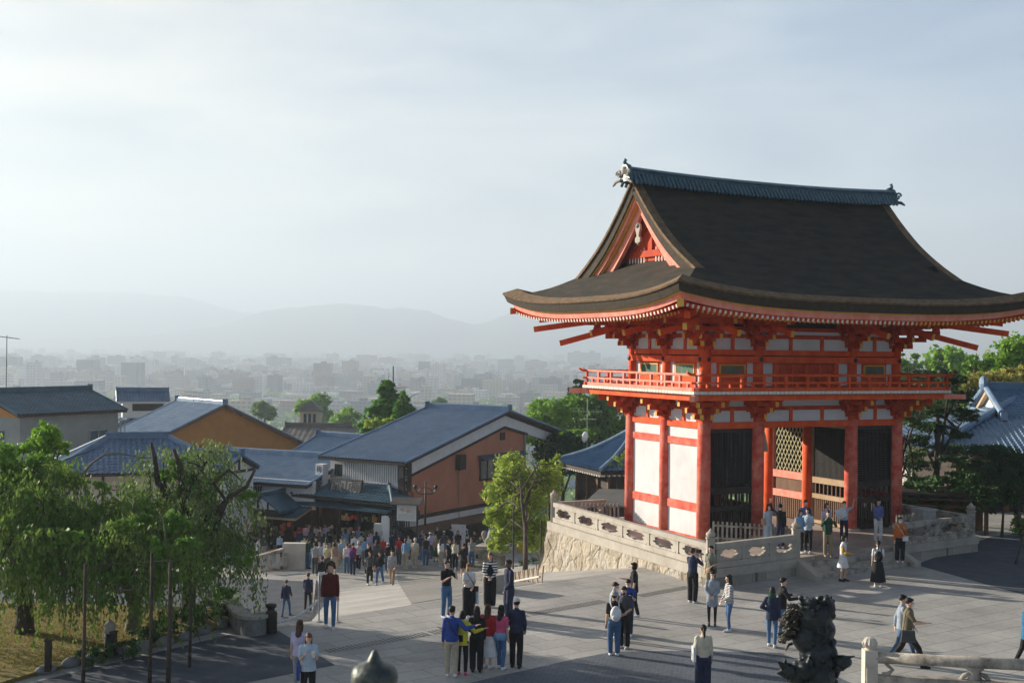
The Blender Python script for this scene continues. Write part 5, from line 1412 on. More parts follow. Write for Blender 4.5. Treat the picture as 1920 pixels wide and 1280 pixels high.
# ---- H restaurant
H=Bld((-13.02,83.75),122,'restaurant_building','large terracotta walled restaurant with long blue tiled gable roof beside the lamp posts','building',-5.4)
H.gable(-.25,7.3,0,.50,12.7,3.42,20.3,1.6,M_kaw,pw=.30,ph=.27)
xw=6.72
zt=lambda y: .5+(y/12.7)*2.92 if y<12.7 else 3.42-(y-12.7)/7.6*1.82
H.p(poly_wall(MB(),xw-.3,[(.8,-3.3),(15.9,-3.3),(15.9,zt(15.9)-1.15),(12.7,zt(12.7)-1.15),(.8,zt(.8)-1.15)],.3),'terracotta_wall',M_orange)
H.p(poly_wall(MB(),xw-.22,[(.3,zt(.3)-1.2),(12.7,zt(12.7)-1.2),(19.4,zt(19.4)-1.0),(20.0,zt(20)-.35),(12.7,zt(12.7)-.33),(.3,zt(.3)-.33)],.36),'white_gable_band',M_wpaint)
mb=MB()
for a,b in(((.2,zt(.2)-.25),(12.7,zt(12.7)-.25)),((12.7,zt(12.7)-.25),(20.2,zt(20.2)-.25)),((.3,zt(.3)-1.2),(12.7,zt(12.7)-1.2)),((12.7,zt(12.7)-1.2),(16.0,zt(16)-1.1))):
    mb.beam((xw+.04,a[0],a[1]),(xw+.04,b[0],b[1]),.28,.17)
mb.beam((xw+.02,.8,-3.3),(xw+.02,15.9,-3.3),.2,.24); mb.box((xw-.05,.55,-1.2),(.45,.5,3.2))
H.p(mb,'gable_trim',M_dwood)
H.p(poly_wall(MB(),xw-.25,[(1.0,-3.42),(15.9,-3.42),(15.9,-3.85),(1.0,-3.85)],.3),'white_band',M_wpaint)
H.p(poly_wall(MB(),xw-.35,[(1.0,-3.85),(17,-3.85),(17,-6.6),(1.0,-6.6)],.3),'brown_base_wall',M_dwood)
mb=MB(); mb.slab([(xw,1.2,-3.86),(xw,13.5,-3.86),(xw+.9,13.5,-4.25),(xw+.9,1.2,-4.25)],(0,0,-.06)); H.p(mb,'side_awning',M_brown)
# gable details
f=H.p(MB().box((xw+.03,12.6,1.55),(.10,.62,.55)),'vent',M_dwood)
H.p(MB().box((xw+.2,6.9,.05),(.42,.75,1.05)),'wall_box',M_dwood,label='dark box mounted high on the terracotta wall')
H.p(MB().tube([(xw+.06,6.95,-.5),(xw+.06,6.95,-3.9)],.035,6),'drain_pipe',M_grey)
H.p(MB().tube([(xw+.06,1.5,-1.6),(xw+.06,1.5,-3.2)],.04,6),'drain_pipe',M_brown)
H.p(MB().box((xw+.2,1.4,-3.1),(.4,.9,.6)),'wall_box',M_dwood)
f=H.p(MB().box((xw+.03,11.9,-.75),(.1,4.6,1.35)),'window',M_glass)
mb=MB()
for k in range(6): mb.box((xw+.10,9.6+k*.92,-.75),(.07,.08,1.35))
mb.box((xw+.10,11.9,-.04),(.09,4.8,.09)); mb.box((xw+.10,11.9,-1.45),(.09,4.8,.09)); H.p(mb,'window_frame',M_dwood,f)
mb=MB(); mb.slab([(xw,9.3,.32),(xw,15.4,.32),(xw+.6,15.4,.12),(xw+.6,9.3,.12)],(0,0,-.07)); H.p(mb,'window_canopy',M_kawd)
H.p(MB().tube([(xw+.12,15.7,zt(15.7)-1),(xw+.12,15.7,-3.3)],.07,8),'drain_pipe',M_grey)
# front facade: white lattice storey
fy=.75
H.p(MB().bb(.25,6.45,fy,fy+.2,-1.45,.45),'upper_front_wall',M_wpaint)
mb=MB()
for k in range(27):
    x=1.55+k*.187; mb.bb(x-.05,x+.05,fy-.09,fy-.003,-1.0,.28)
mb.bb(1.45,6.5,fy-.10,fy-.003,-1.28,-1.0); H.p(mb,'white_lattice',M_wpaint)
H.p(MB().bb(1.5,6.42,fy-.004,fy+.01,-.99,.27),'lattice_shadow_board',M_grays)
H.window(.75,1.25,fy,-.75,-.05,fm=M_dwood,bars=1)
mb=MB(); mb.bb(6.5,7.0,fy-.2,fy+.3,-1.5,.4); H.p(mb,'corner_pillar',M_dwood)
# lower tiled roof (hipped to the right)
mb=MB(); L=math.hypot(2.6,.85); ey=Vector((0,2.6,.85))/L
rtile(mb,(-.9,-1.9,-1.95),(1,0,0),8.6,ey,L,Vector((0,-.85,2.6)),x1=lambda t:8.6-t*.93)
L2=L; rtile(mb,(7.7,-1.9,-1.95),(0,1,0),2.6,Vector((-2.4,0,.85)).normalized(),2.5,Vector((.85,0,2.4)),x0=lambda t:t*.95)
lr=H.p(mb,'lower_roof',M_kawd,fix=False)
H.p(MB().tube([(7.7,-1.9,-1.88),(5.45,.65,-1.02)],.10,8),'hip_tiles',M_kawd,lr)
H.p(MB().tube([(-.9,-1.9,-1.88),(-.9,.65,-1.02)],.10,8),'hip_tiles',M_kawd,lr)
mb=MB(); mb.slab([(-.9,-1.88,-1.97),(7.66,-1.88,-1.97),(5.4,.7,-1.14),(-.9,.7,-1.14)],(0,0,-.14)); mb.slab([(7.66,-1.88,-1.97),(7.66,.7,-1.97),(5.4,.7,-1.14)],(0,0,-.12)); H.p(mb,'roof_deck',M_dwood,lr)
mb=MB(); 
for k in range(40):
    x=-.6+k*.2; mb.beam((x,-2.1,-2.48),(x,-1.0,-2.2),.12,.04)
mb.slab([(-.7,-2.1,-2.52),(7.4,-2.1,-2.52),(7.4,-1.0,-2.24),(-.7,-1.0,-2.24)],(0,0,-.05)); H.p(mb,'awning',M_kawd)
# shop interior
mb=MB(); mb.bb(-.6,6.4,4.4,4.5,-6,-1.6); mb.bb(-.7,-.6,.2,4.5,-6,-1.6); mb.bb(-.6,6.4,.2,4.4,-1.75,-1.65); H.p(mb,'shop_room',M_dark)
for k,x in enumerate((.1,1.9,3.6,5.3,6.2)): H.p(MB().bb(x-.09,x+.09,-.3,-.12,-6,-2.0),'shop_post',M_dwood)
cols=[(.6,.25,.12),(.2,.35,.5),(.7,.65,.5),(.55,.1,.12),(.25,.4,.2),(.75,.5,.15),(.5,.45,.6)]
for k in range(16):
    c=cols[k%7]; m=mat('shop_goods_%d'%(k%7),c,tuple(a*.5 for a in c),.8,9)
    x=.3+(k%8)*.78; z=-4.5 if k<8 else -3.7
    mb=MB()
    for q in range(5): mb.box((x+R.uniform(-.3,.3),.5+R.uniform(0,.5)+(.9 if k>=8 else 0),z+R.uniform(-.1,.15)),(R.uniform(.1,.3),R.uniform(.1,.2),R.uniform(.12,.35)))
    H.p(mb,'goods',m)
for x in(.5,1.2,2.6): H.p(MB().lathe([(.02,.12),(.10,.08),(.11,-.05),(.03,-.12)],(x,.1,-2.7),10),'lantern',M_lamp)
# sign boards on H
def text(body,size,m,loc,rot,name='lettering',par=None,ext=.006,sx=1.0,spacing=None):
    c=bpy.data.curves.new(name,'FONT'); c.body=body; c.size=size; c.extrude=ext; c.align_x='CENTER'; c.align_y='CENTER'; c.resolution_u=2
    if spacing: c.space_line=spacing
    t=bpy.data.objects.new('t',c); COL.objects.link(t)
    dg=bpy.context.evaluated_depsgraph_get(); me=bpy.data.meshes.new_from_object(t.evaluated_get(dg))
    bpy.data.objects.remove(t); me.materials.clear(); me.materials.append(m)
    o=bpy.data.objects.new(name,me); COL.objects.link(o); o.location=loc; o.rotation_euler=rot; o.scale=(sx,1,1)
    if par is not None: o.parent=par
    return o
M_ink=mat('black_ink',(.015,.015,.015),None,.6); M_wink=mat('white_lettering',(.8,.8,.78),None,.6)
M_woodsign=mat('weathered_sign_wood',(.20,.20,.19),(.28,.27,.25),.8,4,.2,30)
sb=H.p(MB().bb(0,.66,-.5,.05,-1.75,.05),'hanging_sign',M_wpaint)
text('梅\n山\n堂',.50,M_ink,(.33,-.51,-.85),(rad(90),0,0),par=sb,spacing=1.05)
text('梅\n山\n堂',.50,M_ink,(-.01,-.22,-.85),(rad(90),0,rad(-90)),par=sb,spacing=1.05)
text('食\n事\n処',.5,M_wink,(6.75,fy-.215,-.62),(rad(90),0,0),par=H.root,spacing=1.15).location.z-=-5.4
sgn=MB(); sgn.bb(-1.25,1.25,-.05,.05,-.45,.45); 
so_=H.p(MB(),'x',M_dwood) if False else None
o=sgn.build('sign_board',M_woodsign,H.root,(2.9,-.75,-1.3+5.4)); o.rotation_euler=(rad(-14),0,0)
fr=MB()
for (a,b,c,d) in((-1.35,1.35,.45,.55),(-1.35,1.35,-.55,-.45),(-1.35,-1.25,-.45,.45),(1.25,1.35,-.45,.45)): fr.bb(a,b,-.09,.07,c,d)
fr.build('sign_frame',M_dwood,o); text('堂山梅',.80,M_ink,(0,-.06,0),(rad(90),0,0),par=o)
# ---- E long shop
E=Bld((-19.07,84.0),115,'shop_building','long low souvenir shop with pale blue tiled roof left of the restaurant','building',-5.6)
E.gable(-4.5,6.1,0,-1.25,5.2,.15,9.5,-1.2,M_kawl,pw=.28,ph=.27,ridge_m=M_kawl)
E.p(MB().bb(-4.2,6.3,.6,.8,-2.9,-1.0),'upper_wall',M_wpaint); 
mb=MB()
for k in range(9): mb.bb(.3+k*.2,.4+k*.2,.52,.599,-2.5,-1.55)
E.p(mb,'lattice',M_dwood)
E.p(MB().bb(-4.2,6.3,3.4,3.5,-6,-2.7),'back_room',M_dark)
for x in(-4,-2.2,-.6,1.1,2.9,4.6,6.2): E.p(MB().bb(x-.08,x+.08,.45,.6,-6,-2.9),'shop_post',M_dwood)
for x in(-3.1,.25,2.1): E.p(MB().bb(x-.35,x+.35,.5,.53,-4.3,-3.2),'shop_curtain',M_wpaint)
mb=MB(); L=math.hypot(1.9,.55); rtile(mb,(-4.4,-1.4,-3.25),(1,0,0),10.6,Vector((0,1.9,.55)).normalized(),L,Vector((0,-.55,1.9))); E.p(mb,'awning_roof',M_kawd,fix=False)
mb=MB(); mb.slab([(-4.4,-1.4,-3.28),(6.2,-1.4,-3.28),(6.2,.5,-2.73),(-4.4,.5,-2.73)],(0,0,-.12)); E.p(mb,'roof_deck',M_lwood)
# little gabled porch
mb=MB(); 
for s_,nx in((-1,-1),(1,1)):
    mb.slab([(3.9,-2.1,-1.75),(3.9,.5,-1.75),(3.9+s_*1.55,.5,-2.75),(3.9+s_*1.55,-2.1,-2.75)],(0,0,-.13))
mb.beam((3.9,-2.15,-1.68),(3.9,.5,-1.68),.3,.2); E.p(mb,'porch_roof',M_kawd)
mb=MB(); mb.slab([(2.75,-1.8,-2.75),(5.05,-1.8,-2.75),(3.9,-1.8,-1.95)],(0,.08,0)); E.p(mb,'porch_gable',M_wpaint)
mb=MB(); mb.bb(2.5,5.3,-1.9,-1.78,-2.95,-2.72)
for x in(3.5,4.3): mb.bb(x-.05,x+.05,-1.87,-1.79,-2.74,-2.2)
E.p(mb,'porch_beam',M_dwood)
for k in range(10):
    c=cols[(k*3)%7]; m=mat('shop_goods_%d'%((k*3)%7),c)
    mb=MB()
    for q in range(5): mb.box((-3.6+k*1.02+R.uniform(-.3,.3),1.0+R.uniform(0,.5),-4.6+R.uniform(-.2,.5)),(R.uniform(.1,.35),.2,R.uniform(.1,.4)))
    E.p(mb,'goods',m)
for x in(-2.8,-1.0,4.4,5.4): E.p(MB().lathe([(.02,.12),(.10,.08),(.11,-.05),(.03,-.12)],(x,.2,-3.3),10),'lantern',M_lamp)
text('あぶり餅',.62,M_wink,(-1.3,.44,-1.75+5.6),(rad(90),0,0),par=E.root)
# ---- D hipped roof house
D=Bld((-28.0,74.0),70,'hip_roof_house','low house with blue tiled hipped roof behind the weeping trees at left','building',-6)
def hip(B,W,Dp,ze,zr_,m,pw=.3,ph=.3,rl=None,amp=.045,roll=False,back=True,thk=.16,name='roof'):
    """hipped roof over 0..W x 0..Dp"""
    h=Dp/2; rise=zr_-ze; L=math.hypot(h,rise); k=h/L
    mb=MB()
    rtile(mb,(0,0,ze),(1,0,0),W,Vector((0,h,rise)),L,Vector((0,-rise,h)),x0=lambda t:t*k,x1=lambda t:W-t*k,pw=pw,ph=ph,amp=amp,roll=roll)
    rtile(mb,(0,Dp,ze),(0,-1,0),Dp,Vector((h,0,rise)),L,Vector((-rise,0,h)),x0=lambda t:t*k,x1=lambda t:Dp-t*k,pw=pw,ph=ph,amp=amp,roll=roll)
    rtile(mb,(W,0,ze),(0,1,0),Dp,Vector((-h,0,rise)),L,Vector((rise,0,h)),x0=lambda t:t*k,x1=lambda t:Dp-t*k,pw=pw,ph=ph,amp=amp,roll=roll)
    if back: rtile(mb,(W,Dp,ze),(-1,0,0),W,Vector((0,-h,rise)),L,Vector((0,rise,h)),x0=lambda t:t*k,x1=lambda t:W-t*k,pw=pw*2,ph=ph*2,amp=amp)
    r=B.p(mb,name,m,fix=False)
    B.p(MB().prism([(0.03,0.03),(W-.03,.03),(W-.03,Dp-.03),(.03,Dp-.03)],ze-thk,ze-.01),'roof_deck',M_dwood,r)
    mb=MB(); mb.beam((h,h,zr_+.16),(W-h,h,zr_+.16),.3,.3); mb.tube([(h-.1,h,zr_+.34),(W-h+.1,h,zr_+.34)],.10,8); B.p(mb,'ridge_tiles',m,r)
    for (a,b,c,d) in((0,0,h,h),(W,0,W-h,h),(0,Dp,h,h),(W,Dp,W-h,h)):
        mb=MB(); mb.beam((a,b,ze+.10),(c,d,zr_+.10),.24,.18); mb.tube([(a,b,ze+.2),(c,d,zr_+.22)],.085,7); B.p(mb,'hip_tiles',M_kawl if m is not M_kawb else m,r)
    return r
hip(D,10.8,7.0,.05,1.95,M_kaw,amp=.07,pw=.34,ph=.34)
D.p(MB().bb(.7,10.1,.8,6.3,-6,-.1),'wall',M_cream); 
for x in(.7,3.2,6,10.0): D.p(MB().bb(x-.08,x+.08,.74,.82,-6,-.1),'wall_post',M_dwood)
# D2 connected roof right of it
D2=Bld((-22.5,79.5),112,'side_roof_house','house with blue roof and black and white gable among branches','building',-6)
D2.gable(-3.5,4.6,0,.0,2.0,.85,4.0,.0,M_kaw)
D2.p(poly_wall(MB(),4.2,[(.4,-6),(3.7,-6),(3.7,-.1),(2.0,.65),(.4,-.1)],.15),'gable_wall',M_wpaint)
mb=MB(); mb.beam((4.38,.4,-.15),(4.38,3.7,-.15),.1,.16); mb.beam((4.38,2.0,-.1),(4.38,2.0,.6),.1,.14); D2.p(mb,'gable_timbers',M_dwood)
D2.p(MB().bb(-3.3,4.2,.5,.6,-6,-.05),'front_wall',M_wpaint)
# ---- A grey stucco house
A=Bld((-35.26,88.0),30,'stucco_house','grey stucco house with dark blue tiled gable roof at far left','building',-6)
A.gable(-.3,9.9,0,2.85,4.3,4.3,8.6,2.85,M_kawd,amp=.08,pw=.36,ph=.36)
A.p(MB().prism([(.3,.5),(9.4,.5),(9.4,8),(.3,8)],-6,2.75),'wall',M_grays)
mb=MB(); poly_wall(mb,.25,[(.5,2.6),(8,2.6),(4.3,4.05)],.1); A.p(mb,'gable_wall',M_ochre)
for x in(2.2,6.6): A.window(x,x+1.7,.47,.25,1.35,bars=1)
mb=MB(); mb.bb(.22,.28,2.2,4.2,.4,1.6); A.p(mb,'window',M_glass)
mb=MB(); mb.bb(.12,.29,.6,8,-6,2.6); A.p(mb,'side_wall',M_cream) if False else None
mb=MB(); mb.bb(9.3,10.3,.3,.9,2.0,2.08); mb.tube([(9.7,.5,-1),(9.7,.5,2)],.05,8); mb.tube([(10.1,.5,-1),(10.1,.5,2)],.04,8); A.p(mb,'porch_pipes',M_grey)
mb=MB(); mb.tube([(2.0,4.3,4.4),(2.0,4.3,8.6)],.03,6); mb.tube([(.9,4.3,8.55),(3.1,4.3,8.35)],.025,6)
for k in range(8): mb.tube([(1.0+k*.28,4.0,8.53-k*.026),(1.0+k*.28,4.6,8.53-k*.026)],.012,5)
o=mb.build('television_antenna',M_iron,None,A.root.location,A.root.rotation_euler.z); o.data.transform(Matrix.Translation((0,0,6))); tag(o,'tall thin television antenna on the grey stucco house roof','antenna')
# ---- B distant two tier roof
B=Bld((-41.6,129.0),70,'white_eaved_house','small two tier blue roofed building with white eaves behind the stucco house','building',-8)
B.gable(.0,5.4,.5,1.95,2.4,3.0,4.4,1.95,M_kaw,amp=.06,trim=M_wpaint,rw=.4,rh=.3)
hip(B,9.5,8,-.6,1.0,M_kaw) 
B.p(MB().bb(.6,5,1,4,.2,1.8),'dormer_wall',M_wpaint); B.p(MB().bb(1.6,4.8,.94,1.0,.95,1.7),'window',M_dwood); B.p(MB().bb(.6,8.9,.7,7.4,-8,-.6),'wall',M_wpaint)
B.root.location.y+=0
# ---- C ochre gable hall
C=Bld((-29.75,106.6),140,'ochre_hall','big ochre walled hall with pale blue tiled roof and wide gable','building',-8)
C.root.rotation_euler.z=rad(-48)
# local: x to the right-near, y to far right. gable faces the viewer at x=W
C_W=9.2
cx=C
C.root.location=(-36.2,111.3,-8)
C.gable(0,C_W,0,.1,6.2,2.78,14.6,-1.0,M_kawl,trim=M_brown,pw=.3,ph=.3)
C.p(poly_wall(MB(),C_W-.5,[(.6,-8),(14,-8),(14,-1.05),(6.2,2.6),(.6,.2)],.15),'gable_wall',M_ochre)
mb=MB()
for a,b in(((.0,.0),(6.2,2.68)),((6.2,2.68),(14.6,-1.1))): mb.beam((C_W-.05,a[0],a[1]-.02),(C_W-.05,b[0],b[1]-.02),.12,.26)
C.p(mb,'bargeboard',M_brown)
mb=MB()
for k in range(30):
    y=.3+k*.48; z=(.1+y/6.2*2.68 if y<6.2 else 2.78-(y-6.2)/8.4*3.78)-.25; mb.box((C_W-.25,y,z),(.4,.09,.12))
C.p(mb,'purlin_ends',M_lwood); C.p(MB().bb(C_W-.35,C_W-.30,7.0,8.2,-3.3,-2.8),'window',M_glass)
C.p(MB().bb(.3,C_W-.4,.6,.75,-8,0),'side_wall',M_ochre)
# skylights sheets on the roof
# ---- F hall with cupola
F_=Bld((-24.5,127.0),92,'hall_with_cupola','brown grey roofed hall with a small white cupola tower','building',-9)
mb=MB(); 
F_.gable(0,9.6,0,-2.1,5,-.55,10,-2.1,M_metalroof,pw=.6,ph=2.2,amp=.03)
F_.p(MB().bb(.4,9.2,.4,9.6,-9,-2.2),'wall',M_cream); F_.p(MB().bb(5.6,7.2,1.2,1.9,-1.55,-1.35),'skylight',M_wpaint)
F_.p(MB().bb(1.3,3.4,6,8,-2,1.05),'cupola_tower',M_cream)
mb=MB(); mb.add([(1.0,5.7,1.05),(3.7,5.7,1.05),(3.7,8.3,1.05),(1.0,8.3,1.05),(2.35,7,2.2)],[(0,1,4),(1,2,4),(2,3,4),(3,0,4),(3,2,1,0)]); F_.p(mb,'cupola_roof',M_metalroof)
for k in range(3): F_.p(MB().bb(1.75+k*.5,2.05+k*.5,5.95,6.0,-.6,.75),'window',M_glass)
F2=Bld((-15.2,128),105,'green_trimmed_house','grey green gabled house behind the restaurant ridge','building',-9)
F2.gable(0,5.5,0,-1.5,3,-.5,6,-1.5,M_metalroof,pw=.6,ph=2); F2.p(MB().bb(.3,5.2,.3,5.7,-9,-1.6),'wall',M_grays)
# ---- G
Gh=Bld((-18.0,96.4),122,'small_blue_roof_house','blue tiled roof tucked between ochre hall and restaurant','building',-7)
Gh.gable(-.3,9,0,-.95,4.5,.75,9,-.9,M_kaw); Gh.p(MB().bb(.2,8.6,.6,8.4,-7,-1),'wall',M_cream)
# ---- I hipped pavilion
I=Bld((2.95,84.5),159,'tiled_pavilion','small hall with steep blue pantiled hipped roof left of the gate','building',-4.5)
def pav(B,W,Dp,ze,zr_):
    h=Dp/2; rise=zr_-ze; rl=W-2*1.0*h*.85
    L=math.hypot(h,rise); k=h/L*.85
    mb=MB(); c=.35
    rtile(mb,(0,0,ze),(1,0,0),W,Vector((0,h,rise)),L,Vector((0,-rise,h)),x0=lambda t:t*k,x1=lambda t:W-t*k,pw=.36,ph=.4,amp=.11,roll=True,curve=c)
    L2=math.hypot(h*.85,rise); k2=h/L2
    rtile(mb,(W,0,ze),(0,1,0),Dp,Vector((-h*.85,0,rise)),L2,Vector((rise,0,h*.85)),x0=lambda t:t*k2,x1=lambda t:Dp-t*k2,pw=.36,ph=.4,amp=.11,roll=True,curve=c)
    rtile(mb,(0,Dp,ze),(0,-1,0),Dp,Vector((h*.85,0,rise)),L2,Vector((-rise,0,h*.85)),x0=lambda t:t*k2,x1=lambda t:Dp-t*k2,pw=.36,ph=.4,amp=.11,roll=True,curve=c)
    rtile(mb,(W,Dp,ze),(-1,0,0),W,Vector((0,-h,rise)),L,Vector((0,rise,h)),x0=lambda t:t*k,x1=lambda t:W-t*k,pw=.7,ph=.8,amp=.11,curve=c)
    r=B.p(mb,'roof',M_kawb,fix=False)
    B.p(MB().prism([(.1,.1),(W-.1,.1),(W-.1,Dp-.1),(.1,Dp-.1)],ze-.25,ze-.06),'eave_boards',M_dwood,r)
    q=h*.85
    for (a,b,cc,d) in((0,0,q,h),(W,0,W-q,h),(0,Dp,q,h),(W,Dp,W-q,h)):
        pts=[]
        for i in range(9): t=i/8; pts.append((lerp(a,cc,t),lerp(b,d,t),lerp(ze,zr_,t)-c*math.sin(PI*t)*.85+.12))
        B.p(MB().tube(pts,.13,8),'hip_tiles',M_kawl,r)
    mb=MB(); mb.beam((q-.1,h,zr_+.15),(W-q+.1,h,zr_+.15),.34,.4); B.p(mb,'ridge_tiles',M_kawl,r)
    mb=MB()
    for i in range(int(W/.36)): mb.box((.3+i*.36,.12,ze-.3),(.1,.3,.1))
    for i in range(int(Dp/.36)): mb.box((W-.12,.3+i*.36,ze-.3),(.3,.1,.1))
    B.p(mb,'rafter_ends',M_white2,r)
pav(I,7.6,8.6,.35,2.75)
I.p(MB().bb(1.3,6.3,1.3,7.2,-4.5,.1),'wall',M_dwood)
for x in(1.3,3.0,4.7,6.3): I.p(MB().bb(x-.1,x+.1,1.15,1.3,-4.5,.1),'wall_post',M_brown)
tent=Bld((5.2,70.5),100,'grey_awning','flat grey awning stall roof below the pavilion','awning',-3.9)
mb=MB(); mb.slab([(-.9,-1.2,-.75),(2.3,-1.2,-.75),(1.7,1.3,-.1),(-.2,1.3,-.1)],(0,0,-.08)); tent.p(mb,'awning_roof',M_metalroof)
for x,y in((-.7,-1),(2.1,-1),(0,1.2),(1.6,1.2)): tent.p(MB().tube([(x,y,-3.9),(x,y,-.3)],.05,6),'awning_pole',M_iron)
# ---- J right temple hall
J=Bld((21.0,61.5),98,'temple_hall','temple hall with blue tiled hip and gable roof behind pines at right','building',0)
def jroof():
    W=18; r=None
    L=math.hypot(7.2,2.3); ey=Vector((0,7.2,2.3)).normalized()
    mb=MB(); rtile(mb,(0,0,3.1),(1,0,0),W,ey,L,Vector((0,-2.3,7.2)),x0=lambda t:t*.80,x1=lambda t:W,pw=.30,ph=.32,amp=.08,roll=True)
    rtile(mb,(0,16,3.1),(0,-1,0),16,Vector((6.1,0,2.3)).normalized(),6.5,Vector((-2.3,0,6.1)),x0=lambda t:t*1.1,x1=lambda t:16-t*1.1,pw=.30,ph=.32,amp=.08,roll=True)
    a=J.p(mb,'lower_roof',M_kawl,fix=False)
    J.p(MB().prism([(.1,.1),(W,.1),(W,15.9),(.1,15.9)],2.85,3.06),'roof_deck',M_dwood,a)
    mb=MB(); mb.tube([(0,0,3.3),(6.0,7.2,5.6)],.22,8); J.p(mb,'hip_tiles',M_kawl,a)
    # upper gable
    x0=4.6
    mb=MB(); L=math.hypot(3.9,1.75); rtile(mb,(x0,4.6,4.55),(1,0,0),W-x0,Vector((0,3.4,1.6)).normalized(),math.hypot(3.4,1.6),Vector((0,-1.75,3.4)),pw=.3,ph=.32,amp=.03)
    rtile(mb,(x0,11.4,4.55),(1,0,0),W-x0,Vector((0,-3.4,1.6)).normalized(),math.hypot(3.4,1.6),Vector((0,1.75,3.4)),pw=.6,ph=.6,amp=.03)
    u=J.p(mb,'upper_roof',M_kawb,fix=False)
    mb=MB(); mb.beam((x0-.1,8,6.25),(W,8,6.25),.4,.5); J.p(mb,'ridge_tiles',M_kawb,u)
    mb=MB(); mb.ell((x0-.1,8,6.4),(.25,.4,.45),10,8); mb.tube([(x0,4.4,4.95),(x0,8,6.25),(x0,11.6,4.95)],.17,8); J.p(mb,'gable_end_tiles',M_kawl,u)
    J.p(poly_wall(MB(),x0+.35,[(4.8,4.6),(11.2,4.6),(8,5.95)],.15),'gable_wall',M_wpaint)
    mb=MB()
    mb.beam((x0+.15,4.7,4.45),(x0+.15,8,6.0),.2,.2); mb.beam((x0+.15,11.3,4.45),(x0+.15,8,6.0),.2,.2); J.p(mb,'bargeboard',M_lwood)
    mb=MB(); mb.beam((x0+.1,4.2,4.75),(x0+.1,11.8,4.75),.35,.42); J.p(mb,'gable_foot_ridge',M_kawl)
jroof()
J.p(MB().bb(1.8,18,1.8,14,0,2.9),'wall',M_dwood)
for k in range(7): J.p(MB().bb(1.8+k*2.4-.12,1.8+k*2.4+.12,1.6,1.8,0,2.9),'wall_post',M_brown)
K=Bld((19.6,55.5),100,'garden_shelter','low open timber shelter half hidden by shrubs right of the gate','shelter',0)
mb=MB(); mb.slab([(-2.2,-.8,1.75),(2.0,-.8,1.75),(2.0,.8,1.95),(-2.2,.8,1.95)],(0,0,-.1)); K.p(mb,'shelter_roof',M_dwood)
for x in(-2.0,1.8):
    for y in(-.6,.6): K.p(MB().bb(x-.08,x+.08,y-.08,y+.08,0,1.8),'shelter_post',M_brown)
mb=MB()
for z in(1.2,1.5): mb.beam((-2.0,-.6,z),(1.8,-.6,z),.06,.08)
mb.bb(-2.0,1.8,.5,.55,0,1.5); K.p(mb,'shelter_rail',M_brown)
# ================================================================ vegetation
import numpy as np
NR=np.random.RandomState(11)
def leafmat(name,c1,c2,sc=1.2,tr=.35): return mat(name,c1,c2,.6,sc,trans=tr,spec=.2,contrast=(.3,.7),detail=3)
L_weep=leafmat('weeping_leaves',(.085,.165,.03),(.21,.31,.06),1.0)
L_weep2=leafmat('grey_green_leaves',(.11,.18,.055),(.22,.30,.10),1.0)
L_bright=leafmat('bright_maple_leaves',(.14,.30,.03),(.28,.46,.05),1.1)
L_yel=leafmat('yellow_green_leaves',(.26,.38,.045),(.44,.54,.09),1.0)
L_dark=leafmat('dark_evergreen_leaves',(.025,.07,.02),(.05,.11,.03),1.1,.15)
L_pine=leafmat('pine_needles',(.022,.06,.025),(.055,.11,.035),1.4,.15)
L_con=leafmat('conifer_leaves',(.07,.22,.02),(.14,.33,.035),.9,.4)
L_hill=leafmat('hillside_leaves',(.11,.24,.035),(.20,.34,.06),.5,.25)
L_hill2=leafmat('golden_leaves',(.30,.30,.06),(.42,.38,.10),.8)
L_bush=leafmat('hedge_leaves',(.03,.09,.02),(.06,.14,.03),1.5,.15)
M_trunk=mat('tree_bark',(.045,.035,.028),(.09,.07,.055),.95,3,.6,20)
M_trunkg=mat('pale_tree_bark',(.13,.11,.08),(.20,.17,.13),.95,3,.6,20)
def leafobj(P,size,m,name,parent,asp=.6,D=None,jit=.3):
    """P Nx3 centres; one small quad each"""
    n=len(P)
    a=NR.normal(size=(n,3)); a/=np.linalg.norm(a,axis=1)[:,None]
    if D is not None: a=D+a*.45; a/=np.linalg.norm(a,axis=1)[:,None]
    b=NR.normal(size=(n,3)); b-=a*(a*b).sum(1)[:,None]; b/=np.linalg.norm(b,axis=1)[:,None]
    s=size*(1+jit*NR.normal(size=(n,1))).clip(.4,2)
    a=a*s; b=b*s*asp
    V=np.empty((n,4,3)); V[:,0]=P-a; V[:,1]=P+b; V[:,2]=P+a; V[:,3]=P-b
    V=V.reshape(-1,3)
    me=bpy.data.meshes.new(name); me.vertices.add(4*n); me.vertices.foreach_set('co',V.ravel().astype(np.float32))
    me.loops.add(4*n); me.loops.foreach_set('vertex_index',np.arange(4*n,dtype=np.int32))
    me.polygons.add(n); me.polygons.foreach_set('loop_start',np.arange(0,4*n,4,dtype=np.int32)); 
    me.materials.append(m); me.update(calc_edges=True)
    o=bpy.data.objects.new(name,me); COL.objects.link(o)
    if parent is not None: o.parent=parent
    return o
